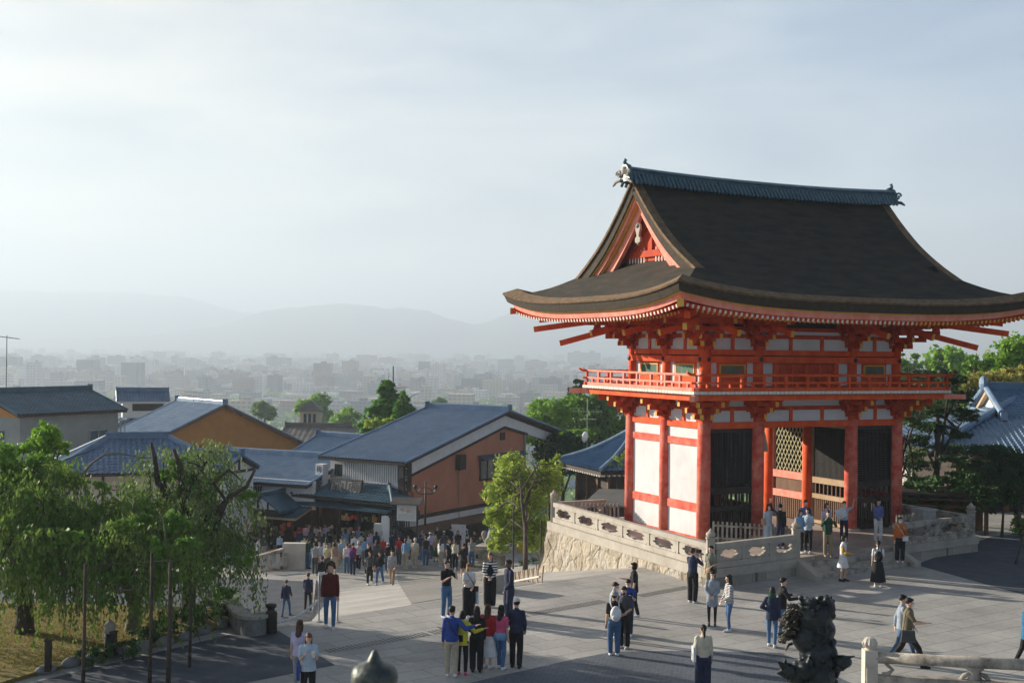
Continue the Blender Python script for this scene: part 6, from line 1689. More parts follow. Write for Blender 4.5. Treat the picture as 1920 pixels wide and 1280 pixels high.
def blobpts(blobs,dens,thr=.0,freq=1.6,shell=.55,seed=0):
    """blobs (x,y,z,rx,ry,rz): points in clumps"""
    out=[]; rs=np.random.RandomState(seed+5)
    ph=rs.uniform(0,6.28,(6,)); K=rs.normal(size=(6,3))*freq*1.6
    for (x,y,z,rx,ry,rz_) in blobs:
        n=int(dens*(rx*ry*rz_)**(2/3)*4)
        # sub clumps
        nc=max(6,int(n/45)); c=rs.normal(size=(nc,3)); c/=np.linalg.norm(c,axis=1)[:,None]; c*=(shell+(1-shell)*rs.uniform(0,1,(nc,1)))
        idx=rs.randint(0,nc,n); p=c[idx]+rs.normal(size=(n,3))*.13
        p=p*np.array([rx,ry,rz_])+np.array([x,y,z])
        nz=np.zeros(n)
        for k in range(6): nz+=np.sin(p@K[k]+ph[k])
        p=p[nz/2.4>thr-.9]
        out.append(p)
    return np.concatenate(out)
def branchy(mb,base,top,r0,targets,droop=0.0):
    base=Vector(base);top=Vector(top)
    pts=[base.lerp(top,t)+Vector((.12*math.sin(t*5+base.x),.1*math.cos(t*4),0))*t for t in (0,.25,.5,.75,1)]
    mb.tube(pts,[r0*1.25,r0,r0*.85,r0*.7,r0*.45],9)
    for i,t in enumerate(targets):
        t=Vector(t); s=pts[2+i%3]; 
        mid=s.lerp(t,.5)+Vector((0,0,.15*(t-s).length*(1-droop)))
        q=[s,s.lerp(mid,.5)+Vector((R.uniform(-.1,.1),R.uniform(-.1,.1),.05)),mid,mid.lerp(t,.5)+Vector((R.uniform(-.15,.15),R.uniform(-.15,.15),0)),t]
        mb.tube(q,[r0*.5,r0*.42,r0*.33,r0*.22,r0*.1],7)
        for k in range(4):
            a=q[2].lerp(t,k/4); d=Vector((R.uniform(-1,1),R.uniform(-1,1),R.uniform(-.2,1))).normalized()*(t-s).length*.35
            mb.tube([a,a+d*.5+Vector((0,0,.05)),a+d],[r0*.18,r0*.12,r0*.04],5)
def tree(base,blobs,m,label,name='tree',cat='tree',size=.10,dens=160,r0=.15,thr=0,freq=1.6,shell=.55,seed=0,trunkm=None,group=None,asp=.6,top=None):
    base=Vector(base); root=empty(name,base,0,label,cat,group)
    B=[(b[0]-base.x,b[1]-base.y,b[2]-base.z,b[3],b[4],b[5]) for b in blobs]
    cx=sum(b[0] for b in B)/len(B); cy=sum(b[1] for b in B)/len(B); tz=max(b[2] for b in B)
    mb=MB(); branchy(mb,(0,0,-.1),top or (cx*.6,cy*.6,tz*.75),r0,[(b[0],b[1],b[2]) for b in B])
    mb.build('trunk',trunkm or M_trunk,root,smooth=True)
    leafobj(blobpts(B,dens,thr,freq,shell,seed),size,m,'crown',root,asp)
    return root
def PX(px,py,Y): p=PY(px,py,Y); return (p.x,p.y,p.z)
def bl(px,py,Y,rx,ry,rz_=None,dy=0):
    """blob from pixel centre and pixel radii at depth Y"""
    p=PY(px,py,Y); s=Y/FPX; rxm=rx*s; rzm=ry*s; return (p.x,p.y+dy,p.z,rxm,(rxm+rzm)/2 if rz_ is None else rz_,rzm)
# ---- weeping cherries on the left
def weeping(base,tips,m,label,nst=520,seed=1,r0=.2,size=.058,L=(1.2,2.6),group=None,spread=1.0,trunkm=None,toph=None,poles=None):
    """tips: list of (x,y,z,radius) crown domes from which strands hang"""
    rs=random.Random(seed); base=Vector(base); root=empty('weeping_tree',base,0,label,'tree',group)
    mb=MB(); T=[Vector(t[:3])-base for t in tips]
    tp=Vector(toph)-base if toph else sum(T,Vector())/len(T)
    branchy(mb,(0,0,-.1),(tp.x*.8,tp.y*.8,tp.z*.8),r0,T,.3)
    mb.build('trunk',trunkm or M_trunk,root,smooth=True)
    P=[];D=[]; tw=MB()
    for i in range(nst):
        k=rs.randrange(len(T)); c=T[k]; r=tips[k][3]
        a=rs.uniform(0,2*PI); q=r*math.sqrt(rs.uniform(.0,1)); 
        s=c+Vector((math.cos(a)*q*.55,math.sin(a)*q*.55,r*.35*(1-(q/r)**2)+rs.uniform(-.35,.35)))
        out=Vector((math.cos(a),math.sin(a),0))*(q*.75+rs.uniform(.1,.5))*spread; ln=rs.uniform(*L)*(0.55+.6*q/r)
        n=int(ln/.040); pts=[]
        for j in range(n):
            t=j/n; p=s+out*(1-(1-t)**2)+Vector((0,0,.22*math.sin(min(1,t*1.7)*PI)*(1-t)-ln*t**1.5))
            p+=Vector((rs.gauss(0,.05),rs.gauss(0,.05),rs.gauss(0,.03)))
            if base.z+p.z<.25: break
            pts.append(p)
            if (math.sin(p.x*5.1+p.z*3.3)+math.sin(p.y*4.7-p.z*4.1+i*.02))>-.75: P.append(p)
        if i%4==0 and len(pts)>12: tw.tube(pts[::max(1,len(pts)//6)],.008,4,False)
    tw.build('twigs',M_trunk,root)
    P=np.array([tuple(p) for p in P]); d=np.zeros_like(P); d[:,2]=-1
    leafobj(P,size,m,'crown',root,.5,d)
    bs=[(c.x+rs.uniform(-1,1)*tips[i%len(tips)][3],c.y+rs.uniform(-.6,.6)*tips[i%len(tips)][3],c.z+rs.uniform(-1.0,.6),rs.uniform(.2,.5),rs.uniform(.2,.4),rs.uniform(.15,.4)) for i,c in enumerate(T*5)]
    leafobj(blobpts(bs,480,.1,2.2,.3,seed),size*1.15,L_hill,'leaf_clumps',root,.6)
    return root
def wt(px,py,Y,r): p=PY(px,py,Y); return (p.x,p.y,p.z,r)
b1=PZ(45,1192,0)
weeping(b1,[wt(-40,930,33.5,1.5),wt(60,960,33,1.4),wt(150,985,33,1.2),wt(20,1010,32,1.5),wt(110,900,34.5,.9)],L_weep,'dense weeping tree with dark trunk at the far left edge of the garden',520,1,.24,L=(1.2,2.9),toph=PX(40,1000,33.5))
b2=PZ(247,1188,0)
weeping(b2,[wt(215,1000,33.2,1.2),wt(300,1010,32.6,1.1),wt(250,950,34,1.0),wt(180,1040,32,1.0),wt(160,1055,30.6,.6),wt(235,1010,31,.7),wt(325,1060,31,.5),wt(85,1030,30.8,.6)],L_weep,'weeping tree on thick pale trunk in the mossy garden',520,2,.21,L=(.8,1.9),trunkm=M_trunkg,toph=PX(255,1050,33.8))
b3=PZ(352,1172,0)
weeping(b3,[wt(300,880,35.8,.9),wt(350,960,35.2,1.3),wt(405,930,35.5,1.0),wt(412,1010,35.5,.7),wt(300,990,34.8,1.1),wt(390,860,36,.7),wt(395,1040,34.5,1.1)],L_weep2,'airy grey green weeping tree with crooked dark limbs beside the sloping path',500,3,.19,size=.052,L=(.7,2.2),toph=PX(352,900,35.3))
# thin bare arching branch
mb=MB(); q=[Vector(PX(*a)) for a in((85,960,34.3),(118,935,34.3),(150,895,34.3),(172,868,34.3),(195,852,34.3),(225,850,34.4),(262,857,34.5),(285,858,34.8))]
mb.tube(q,[.045,.04,.035,.03,.025,.02,.018,.012],7)
for i in(2,4,5): mb.tube([q[i],q[i]+Vector((.1,0,.2)),q[i]+Vector((.3,0,.25))],[.012,.009,.004],5)
o=mb.build('bare_branch',M_trunkg); tag(o,'long bare branch arching out of the left weeping tree','branch')
# crooked dark limbs in the third tree, part of it
root3=[x for x in bpy.data.objects if x.name.startswith('weeping_tree')][-1]
mb=MB(); bb3=Vector(root3.location)
def limb(pp,rr): 
    q=[Vector(PX(*a))-bb3 for a in pp]; mb.tube(q,rr,9)
limb([(345,1075,35.4),(355,1000,35.3),(350,945,35.3),(340,905,35.3),(336,870,35.3),(325,842,35.3)],[.16,.13,.12,.10,.09,.05])
limb([(318,975,35.2),(312,935,35.2),(296,905,35.2),(290,860,35.2),(283,830,35.2)],[.12,.10,.09,.07,.04])
limb([(385,975,34.9),(410,955,34.9),(432,930,34.9),(462,912,34.9),(478,880,34.9)],[.10,.09,.08,.06,.035])
limb([(395,1010,34.9),(425,940,35),(400,905,35),(430,880,35),(452,900,35)],[.07,.06,.05,.04,.02])
mb.build('limb',M_trunk,root3,smooth=True)
# maple behind at left
bm_=PZ(70,1178,0)
tree((bm_.x-1.6,39.5,-4),[bl(82,822,40,36,30),bl(40,862,40,60,32),bl(112,842,40.5,20,22),bl(15,905,40,60,40),bl(118,900,40,32,28),bl(85,880,39.5,40,30),bl(-50,860,40,60,55)],L_bright,'bright green maple rising behind the weeping trees at left',size=.06,dens=1500,r0=.16,seed=4,shell=.4)
# mid tree next to the platform
bt=PG(985,1068)
tree((bt.x,bt.y,bt.z),[bl(965,885,67,38,38),bl(1015,905,67,40,36),bl(940,925,67,32,34),bl(985,940,66.5,48,40),bl(1030,890,67.5,26,26),bl(955,980,66.5,38,36),bl(1000,1000,66.5,34,36),bl(925,965,66,22,24),bl(1040,870,67.5,15,18),bl(935,1015,66,22,22)],L_yel,'small yellow green tree standing beside the boulder wall',size=.085,dens=640,r0=.11,seed=6,freq=1.2,shell=.25,thr=.05)
tree((bt.x+.6,bt.y-.6,bt.z),[bl(990,1060,66,26,16),bl(1012,1058,66,22,14)],L_bush,'low green shrub at the foot of the yellow green tree','shrub','shrub',size=.07,dens=400,r0=.04,seed=9)
# conifers beyond the restaurant roof
def conifer(px,ytop,ybot,wpx,Y,zb,label,seed,m=None):
    wpx*=1.25
    blobs=[]; n=13
    for k in range(n):
        t=(k+.5)/n; py=lerp(ytop,ybot,t); w=wpx*(.10+.9*t**.75)
        blobs.append(bl(px+R.uniform(-2,2),py+4,Y,w,max(8,(ybot-ytop)/n*1.0)))
        if k>2: blobs.append(bl(px+R.choice((-1,1))*w*.5,py,Y,w*.5,9))
    p=PY(px,ybot,Y)
    return tree((p.x,p.y,zb),blobs,m or L_con,label,'conifer_tree',size=.19,dens=330,r0=.25,seed=seed,shell=.3,group=None,top=(0,0,PY(px,ytop,Y).z-zb-.3))
conifer(727,711,815,46,116,-9,'tall dark green conifer rising left of the restaurant ridge',21)
conifer(757,734,815,30,114,-9,'shorter dark green conifer touching the restaurant ridge',22)
p=PY(705,800,108); tree((p.x,p.y,-9),[bl(702,797,108,26,12),bl(722,790,108,20,9)],L_yel,'pale yellow green tree top behind the restaurant roof edge',size=.16,dens=160,r0=.15,seed=23)
# maples behind between restaurant and gate
def grp(px,Y,zb,bs,m,label,name="tree",**k):
    p=PY(px,800,Y); return tree((p.x,p.y,zb),[bl(a,b,Y,c,d) for a,b,c,d in bs],m,label,name,**k)
grp(1035,110,-10,[(1030,775,48,26),(1000,790,32,20),(1060,765,30,24),(1020,810,50,26)],L_bright,'rounded bright green maple beyond the restaurant gable',size=.17,dens=200,r0=.3,seed=31,thr=.1)
grp(1110,114,-10,[(1090,762,40,24),(1125,765,34,28),(1080,800,50,30),(1130,800,40,30),(1160,780,34,34),(1150,815,40,22)],L_hill,'wide mid green tree behind the pavilion roof',size=.18,dens=190,r0=.3,seed=32,thr=.1)
grp(1083,120,-10,[(1083,722,14,12),(1083,738,18,10),(1086,752,16,10)],L_pine,'small dark pine top above the maples left of the gate','pine_tree' and 'pine_tree',size=.2,dens=170,r0=.2,seed=33) if False else tree((PY(1083,800,120).x,120,-10),[bl(1083,722,120,14,12),bl(1078,738,120,18,9),bl(1088,752,120,18,9)],L_pine,'small dark pine top above the maples left of the gate','pine_tree',size=.2,dens=170,r0=.2,seed=33)
grp(1055,96,-6,[(1045,842,36,26),(1075,830,30,20),(1020,850,22,28),(1090,848,22,18),(1050,870,40,24)],L_dark,'dark clipped evergreen hedge tree beside the restaurant end wall',size=.13,dens=330,r0=.2,seed=34,shell=.7)
grp(1040,99,-6,[(1045,822,40,12),(1085,815,30,10)],L_bright,'thin bright band of young leaves over the dark hedge tree',size=.12,dens=260,r0=.1,seed=35)
grp(1162,78.5,-4,[(1155,865,16,14),(1168,850,12,16),(1150,882,14,8)],L_yel,'small leafy branchy tree in front of the pavilion roof corner',size=.07,dens=260,r0=.06,seed=36,thr=.3)
# right side trees
def pine(base,pads,m,label,seed,r0=.2,size=.085,dens=1150,top=None):
    return tree(base,pads,m,label,'pine_tree',size=size,dens=dens,r0=r0,seed=seed,shell=.25,asp=.3,top=top,thr=.0)
bp=PZ(1757,1004,0); Y=58
pine((20.0,58,0),[bl(1790,712,58,26,14),bl(1800,745,58,34,16),bl(1775,770,58,40,12),bl(1812,778,58,30,14),bl(1750,800,58,46,13),bl(1800,815,57.5,30,10),bl(1720,825,58,34,12),bl(1765,840,58,46,12),bl(1730,868,58,40,14)],L_pine,'tall dark layered pine right of the gate',41,.17)
pine((17.6,57,0),[bl(1712,850,57,26,14),bl(1705,900,57,24,18),bl(1725,925,56.5,34,14),bl(1712,790,57,22,12),bl(1740,760,57.5,30,9)],L_weep2,'slim pine standing close behind the right end of the gate',42,.12)
pine((23.0,55,0),[bl(1850,845,54.5,60,14),bl(1900,860,54,50,14),bl(1820,870,54.5,44,10),bl(1790,860,55,30,8),bl(1880,880,53.5,60,12),bl(1960,870,54,50,22),bl(1905,905,53,36,20)],L_pine,'broad low pine spreading across the right edge',43,.16)
grp(1840,56,0,[(1790,940,40,22),(1730,945,36,18),(1835,925,24,16),(1700,930,20,22),(1760,915,60,22),(1810,900,40,20)],L_bush,'dark rounded shrubs behind the platform balustrade','shrub',cat='shrub',size=.08,dens=700,r0=.06,seed=44,shell=.7)
grp(1880,54,0,[(1880,935,30,18),(1915,925,26,24),(1860,950,22,12),(1850,915,40,26),(1900,890,40,24)],L_dark,'dark leafy shrub by the right edge of the path','shrub',cat='shrub',size=.08,dens=700,r0=.06,seed=45,shell=.7)
grp(1905,47,0,[(1915,985,20,22),(1940,970,30,30)],L_weep,'low green bush at the right frame edge','bush',cat='bush',size=.055,dens=600,r0=.04,seed=46,shell=.7)
grp(1705,80,0,[(1700,672,18,9),(1715,668,16,7),(1690,682,12,6),(1722,682,10,6)],L_hill,'thin airy tree seen past the upper corner of the gate',size=.10,dens=220,r0=.09,seed=47,thr=.4)
grp(1762,90,0,[(1745,697,34,9),(1770,706,40,10),(1720,702,20,8),(1740,730,60,16),(1720,760,40,20)],L_dark,'dark green tree band above the balcony at right',size=.15,dens=240,r0=.2,seed=48)
for i,(px,Yv,bs,m,lab) in enumerate((
 (1830,92,[(1828,690,24,22),(1812,705,20,14),(1845,680,20,16)],L_hill,'pointed light green tree on the slope beyond the temple hall'),
 (1890,95,[(1880,665,34,26),(1915,655,40,28),(1900,690,50,22),(1950,660,50,36)],L_bright,'large round bright green tree at the upper right edge'),
 (1860,88,[(1850,712,50,14),(1900,704,44,14),(1930,700,40,16),(1808,718,22,12)],L_hill2,'golden green bushy tree behind the temple hall ridge'))):
    grp(px,Yv,0,bs,m,lab,size=.14,dens=260,r0=.3,seed=50+i,thr=.1)
# slope and city trees
protos=[]
for k in range(3):
    blobs=[(R.uniform(-1.5,1.5),R.uniform(-1.5,1.5),5+R.uniform(-1.5,2),2.4,2.4,2.2) for _ in range(5)]
    t=tree((0,0,0),blobs,[L_hill,L_bright,L_dark][k],'tree on the wooded slope below the town','tree',size=.30,dens=60,r0=.3,seed=70+k,group='trees on the slope below the town')
    protos.append(t)
first=[True]*3
def put_tree(x,y,z,s):
    k=R.randrange(2) if y<330 and z>-45 else R.randrange(3)
    if first[k]: t=protos[k]; first[k]=False
    else: t=copy_tree(protos[k])
    t.location=(x,y,z); t.rotation_euler=(0,0,R.uniform(0,6.3)); t.scale=(s,s,s)
for (px,py,Yv,s) in ((592,772,260,1.0),(497,768,300,.8),(650,795,230,.8),(820,758,380,.8)):
    p=PY(px,py,Yv); put_tree(p.x,p.y,p.z-5*s,s) 
for i in range(110):
    y=R.uniform(135,420); x=R.uniform(-.48,.30)*y+R.uniform(-5,5)
    z=-7-(y-98)*.165; put_tree(x,y,max(z,-60)-1.0,R.uniform(.6,1.0))
for i in range(24):
    y=R.uniform(105,160); x=R.uniform(22,60)*y/110; put_tree(x,y,-1.5,R.uniform(.8,1.2))
# ---- garden
M_moss=mat('mossy_yellow_ground',(.11,.085,.018),(.19,.15,.03),1,2.2,.6,30,contrast=(.3,.7))
gpoly=[PZ(-140,1330),PZ(62,1268),PZ(200,1232),PZ(330,1205),PZ(432,1172),PZ(470,1150)]
gy=[(p.x,p.y) for p in gpoly]+[(-9.6,37.0),(-12,37.3),(-26,37.8),(-26,26)]
mb=MB(); mb.prism(gy,.005,.10); tag(mb.build('garden_ground',M_moss),'mossy yellow brown garden ground under the weeping trees',None,None,'structure')
gp_=[]
for i in range(17000):
    x=R.uniform(-22,-9.4); y=R.uniform(29.5,37)
    a,b=(gpoly[1].x,gpoly[1].y),(gpoly[4].x,gpoly[4].y)
    if y> a[1]+(x-a[0])*(b[1]-a[1])/(b[0]-a[0])+.25 and x>-19: gp_.append((x,y,.13))
gp_=np.array(gp_); d=np.zeros_like(gp_); d[:,2]=1
L_grass=leafmat('yellow_moss_grass',(.17,.14,.022),(.25,.22,.045),1.2)
o=leafobj(gp_,.035,L_grass,'garden_grass',None,.3,d); tag(o,'short yellow green grass on the garden ground','grass',None,'stuff')
# kerb stones round the garden
M_kerb=mat('kerb_stone',(.16,.165,.165),(.26,.26,.25),.9,3,.5,12)
for i in range(4,0,-1) if False else range(1,5):
    a,b=gpoly[i-1] if i>1 else gpoly[1],gpoly[i]
    a=gpoly[i]; b=gpoly[i+1]; n=max(2,int((b-a).length/.62))
    for k in range(n):
        c=a.lerp(b,(k+.5)/n); ang=math.atan2(b.y-a.y,b.x-a.x)
        mb=MB(); mb.ell((0,0,.10),(.30+R.uniform(-.04,.04),.15,.13+R.uniform(-.02,.03)),10,6)
        o=mb.build('kerb_stone',M_kerb,None,(c.x,c.y,0),ang,smooth=True); tag(o,'rounded grey stone edging the garden in front of the weeping trees','stone','edging stones of the garden')
for (px,py,r,lab) in((228,1232,.32,'small dark clipped bush left of the garden light post'),(300,1200,.38,'dark clipped bush behind the wooden prop poles'),(350,1185,.45,'larger dark bush near the curved stone bench'),(172,1245,.3,'low bush near the front garden edge by the left prop pole'),(395,1165,.42,'dark bush closest to the curved stone bench'),(268,1205,.3,'round bush right beside the pale tree trunk')):
    c=PZ(px,py,.05); tree((c.x,c.y,.08),[(c.x,c.y,r*.8,r*1.25,r,r*.75)],L_bush,lab,'bush','bush',size=.035,dens=2600,r0=.03,seed=int(px),shell=.75)
# ---- city
def citymat(name,c,wc):
    m=bpy.data.materials.new(name); m.use_nodes=True; nt=m.node_tree; b=nt.nodes['Principled BSDF']; b.inputs['Roughness'].default_value=.8
    tc=nd(nt,'ShaderNodeTexCoord'); br=nd(nt,'ShaderNodeSeparateXYZ'); nt.links.new(tc.outputs['Object'],br.inputs[0])
    def saw(sock,per,thr):
        a=nd(nt,'ShaderNodeMath',operation='DIVIDE'); a.inputs[1].default_value=per; nt.links.new(sock,a.inputs[0])
        f=nd(nt,'ShaderNodeMath',operation='FRACT'); nt.links.new(a.outputs[0],f.inputs[0])
        g=nd(nt,'ShaderNodeMath',operation='GREATER_THAN'); g.inputs[1].default_value=thr; nt.links.new(f.outputs[0],g.inputs[0]); return g
    g1=saw(br.outputs['Z'],3.3,.52); g2=saw(br.outputs['X'],4.1,.35); g3=nd(nt,'ShaderNodeNewGeometry')
    sp=nd(nt,'ShaderNodeSeparateXYZ'); nt.links.new(g3.outputs['Normal'],sp.inputs[0])
    up=nd(nt,'ShaderNodeMath',operation='LESS_THAN'); up.inputs[1].default_value=.5; nt.links.new(sp.outputs['Z'],up.inputs[0])
    m1=nd(nt,'ShaderNodeMath',operation='MULTIPLY'); nt.links.new(g1.outputs[0],m1.inputs[0]); nt.links.new(g2.outputs[0],m1.inputs[1])
    m2=nd(nt,'ShaderNodeMath',operation='MULTIPLY'); nt.links.new(m1.outputs[0],m2.inputs[0]); nt.links.new(up.outputs[0],m2.inputs[1])
    mx=nd(nt,'ShaderNodeMix',data_type='RGBA'); mx.inputs['A'].default_value=(*c,1); mx.inputs['B'].default_value=(*wc,1)
    nt.links.new(m2.outputs[0],mx.inputs['Factor']); nt.links.new(mx.outputs['Result'],b.inputs['Base Color']); return m
CM=[citymat('city_wall_%d'%i,c,w_) for i,(c,w_) in enumerate((((.62,.60,.56),(.34,.35,.36)),((.42,.36,.30),(.22,.21,.20)),((.30,.20,.15),(.16,.13,.12)),((.34,.36,.38),(.18,.2,.22)),((.70,.69,.67),(.40,.42,.44)),((.22,.24,.27),(.06,.08,.1)),((.50,.44,.33),(.28,.26,.22)),((.12,.13,.15),(.05,.06,.07))))]
def bbox_(mb,rs,w_,d_,h_,x,y,z,rz_):
    M=Matrix.Rotation(rz_,3,'Z'); mb.box((x,y,z+h_/2),(w_,d_,h_),M=M)
    if h_>14 and rs.random()<.7: mb.box((x+rs.uniform(-.2,.2)*w_,y,z+h_+1.3),(w_*.3,d_*.4,2.6),M=M)
def near_ok(x,y): return True
rs=random.Random(99)
cityprot=[]
for i in range(16):
    w_,d_,h_=rs.uniform(7,14),rs.uniform(7,12),rs.choice((5,5.5,6,6,7,7,8,9,12,17)); mb=MB(); bbox_(mb,rs,w_,d_,h_,0,0,0,0)
    if h_<9: # pitched roof house
        mb.mi=1; mb.add([(-w_/2-.5,-d_/2-.5,h_),(w_/2+.5,-d_/2-.5,h_),(w_/2+.5,d_/2+.5,h_),(-w_/2-.5,d_/2+.5,h_),(-w_/2,0,h_+2.6),(w_/2,0,h_+2.6)],[(0,1,5,4),(2,3,4,5),(0,4,3),(1,2,5)]); mb.mi=0
    cityprot.append(mb.mesh('city_building',[CM[i%8],M_kaw]))
for i in range(290):
    y=430+ (i/290)**1.1*650; x=rs.uniform(-.47,.12)*y if rs.random()<.9 else rs.uniform(-.55,.6)*y
    o=inst('city_building',cityprot[rs.randrange(16)],None,(x,y,-60.4),rs.uniform(-.3,.3)-.2)
    tag(o,'small hazy building in the near part of the distant city','building','buildings in the near part of the distant city')
mbs=MB(); 
for i in range(17000):
    y=800+ (rs.random()**.7)*5000; x=rs.uniform(-.60,.45)*y; 
    sz=1+y/5500; h_=rs.choice((6,7,8,8,10,12,16,22,30))*(1 if rs.random()<.9 else 1.5)*(1+.1*(y>3000))
    if y>6000: h_*=1.1
    if y<1500: h_*=.62
    mbs.mi=rs.randrange(8); bbox_(mbs,rs,rs.uniform(8,24)*sz,rs.uniform(8,16)*sz,h_,x,y,-60.4,rs.uniform(-.2,.2)-.2)
o=mbs.build('far_city',CM,fix=False); tag(o,'dense hazy mass of far city buildings','city',None,'stuff')
for _k in range(1):
    P_=[]
    for i in range(1500):
        y=480+rs.random()**1.3*3600; x=rs.uniform(-.55,.45)*y; r=rs.uniform(3,7)*(1+y/3000); n=16
        for q in range(n): P_.append((x+rs.gauss(0,r),y+rs.gauss(0,r*.6),-60+rs.uniform(2,9)+r*.3))
    o=leafobj(np.array(P_),3.2,L_hill,'city_trees',None,.8); tag(o,'hazy green tree masses scattered between the city buildings','trees',None,'stuff')
mb=MB(); p=PY(1095,690,3600); mb.bb(-48,48,-12,12,0,62); mb.bb(-30,-12,-6,6,62,67); mb.bb(15,30,-6,6,62,68)
o=mb.build('city_hotel',CM[7],None,(p.x,p.y,-60.4),-.1); tag(o,'large dark slab shaped hotel standing out on the hazy skyline','building')
for (px,Y_,w_,h_,mi,lab) in((909,2300,24,40,4,'pale banded mid rise tower in the middle of the hazy city'),(735,3000,60,36,0,'long pale building with blue roofline in the hazy city'),(1005,2800,50,42,5,'grey twin block tower left of the dark hotel'),(515,2500,30,46,5,'hazy grey tower above the small conifers'),(180,2100,26,46,1,'brownish hazy tower left of centre in the city'),(260,2300,28,42,0,'pale hazy block among the left city towers')):
    mb=MB(); mb.bb(-w_/2,w_/2,-9,9,0,h_); mb.bb(-w_/4,w_/8,-5,5,h_,h_+4); p=PY(px,700,Y_)
    o=mb.build('city_tower',CM[mi],None,(p.x,p.y,-60.4),-.15); tag(o,lab,'building')
# ================================================================ street furniture and foreground
M_bronze=mat('weathered_bronze',(.006,.010,.011),(.03,.04,.045),.40,4,.8,18,metal=.55,spec=.5)
M_bronze2=mat('dark_patina_bronze',(.035,.055,.058),(.15,.15,.13),.45,7,.6,14,metal=.6)
M_beige=mat('pale_granite_post',(.46,.42,.36),(.58,.54,.47),.85,2,.4,22)
# front balustrade, lower right
fa=PZ(1630,1305); fb=PZ(2080,1330)
fr=empty('stone_balustrade',(fa.x,fa.y,0),0,'nearest granite balustrade with stained top rail at the lower right corner','balustrade')
dv=Vector((fb.x-fa.x,fb.y-fa.y,0)); FL_=dv.length; dn_=dv.normalized()
def fp_(t,z=0): v=dn_*t; return Vector((v.x,v.y,z))
mb=MB(); mb.tube([fp_(.1,.92),fp_(FL_,.92)],.135,12); mb.build('top_rail',M_stoned,fr,smooth=True)
mb=MB(); mb.beam(fp_(.1,.42),fp_(FL_,.42),.22,.20); mb.build('middle_rail',M_stoned,fr)
mb=MB(); mb.beam(fp_(.1,.12),fp_(FL_,.12),.26,.24); mb.beam(fp_(.1,.27),fp_(FL_,.27),.12,.12); mb.build('base_rail',M_stoned,fr)
for t in(2.35,4.75):
    mb=MB(); c=fp_(t)
    mb.loft([(c.x,c.y,.50,.20,.10),(c.x,c.y,.60,.13,.09),(c.x,c.y,.68,.10,.08),(c.x,c.y,.78,.22,.11),(c.x,c.y,.82,.26,.11)],14)
    for s in(-1,1): mb.tube([c+dn_*s*.12+Vector((0,0,.66)),c+dn_*s*.24+Vector((0,0,.60)),c+dn_*s*.33+Vector((0,0,.50)),c+dn_*s*.25+Vector((0,0,.56))],[.05,.06,.045,.02],7)
    mb.build('carved_support',M_stoned,fr,smooth=True)
mb=MB(); c=fp_(.30)
mb.tube([c+Vector((0,0,.52)),c+dn_*.13+Vector((0,0,.56)),c+dn_*.22+Vector((0,0,.66)),c+dn_*.12+Vector((0,0,.74)),c+dn_*.05+Vector((0,0,.8))],[.07,.05,.045,.04,.03],7); mb.build('carved_support',M_stoned,fr,smooth=True)
mb=MB(); mb.box((0,0,.55),(.30,.30,1.1)); mb.box((-.02,-.16,.45),(.20,.06,.5)); mb.lathe([(.13,1.1),(.10,1.14),(.12,1.16),(.155,1.22),(.15,1.30),(.10,1.37),(.03,1.39)],(0,0,0),18)
for k in range(10):
    a=k*PI/5; mb.tube([(math.cos(a)*.12,math.sin(a)*.12,1.15),(math.cos(a)*.16,math.sin(a)*.16,1.24),(math.cos(a)*.10,math.sin(a)*.10,1.36)],[.02,.035,.02],6)
mb.build('end_post',M_beige,fr)
# bronze dragon
DY=17.0
def dp(px,py,dy=0): p=PY(px,py,DY+dy); return p
dbase=PZ(1520,1000,0); dc=dp(1525,1280); root=empty('bronze_dragon',(dc.x,dc.y,dc.z-.75),0,'dark bronze dragon statue with curly mane and raised claws in the lower right foreground','statue')
O=Vector(root.location)
def e_(mb,px,py,rx,ry,dy=0,rd=None): 
    p=dp(px,py,dy)-O; s=DY/FPX; mb.ell(p,(rx*s,(rd if rd else (rx+ry)/2)*s,ry*s),12,8)
mb=MB()
for a in((1525,1155,34,36),(1545,1140,22,24),(1510,1145,22,20),(1540,1180,26,26),(1515,1195,30,30),(1530,1225,32,32),(1530,1265,36,40),(1528,1310,42,50),(1530,1370,48,60),(1495,1262,16,22,-.12),(1512,1256,20,18,-.18),(1555,1225,16,20),(1557,1180,10,16),(1556,1150,10,14)): e_(mb,*a)
# scaly lumps
rr=random.Random(5)
for k in range(90):
    a=rr.uniform(0,2*PI); py=rr.uniform(1118,1300); w_=34 if py<1240 else 40
    p=dp(1530+math.cos(a)*w_*.95,py,math.sin(a)*.24)-O; mb.ell(p,rr.uniform(.025,.06),8,6)
for k in range(26):  # ragged crest on the head
    px=rr.uniform(1500,1558); p=dp(px,1122+abs(px-1535)*.18+rr.uniform(-3,5),rr.uniform(-.12,.12))-O
    q=p+Vector((rr.uniform(-.03,.03),rr.uniform(-.03,.03),rr.uniform(.03,.075))); mb.cap(p,q,.028,.010,6)
for px,py in((1556,1116),(1549,1119)): p=dp(px,py+14)-O; mb.cap(p,dp(px+3,py)-O,.04,.012,7)
body=remesh(mb,.014,2,'dragon_body'); o=colobj('dragon_body',body,root,M_bronze)
mb=MB()
for k in range(150): # mane curls swept to the left
    t=rr.random(); x0=lerp(1500,1478,t)+rr.uniform(-8,10); y0=lerp(1140,1200,t)+rr.uniform(-12,10)
    p=dp(x0,y0,rr.uniform(-.18,.16))-O; d=Vector((-rr.uniform(.05,.13),rr.uniform(-.05,.05),-rr.uniform(-.03,.07)))
    q=p+d; r_=q+Vector((rr.uniform(-.05,.02),0,rr.uniform(-.05,.04)))
    mb.tube([p,p.lerp(q,.6)+Vector((0,0,.02)),q,r_],[.022,.02,.015,.007],6)
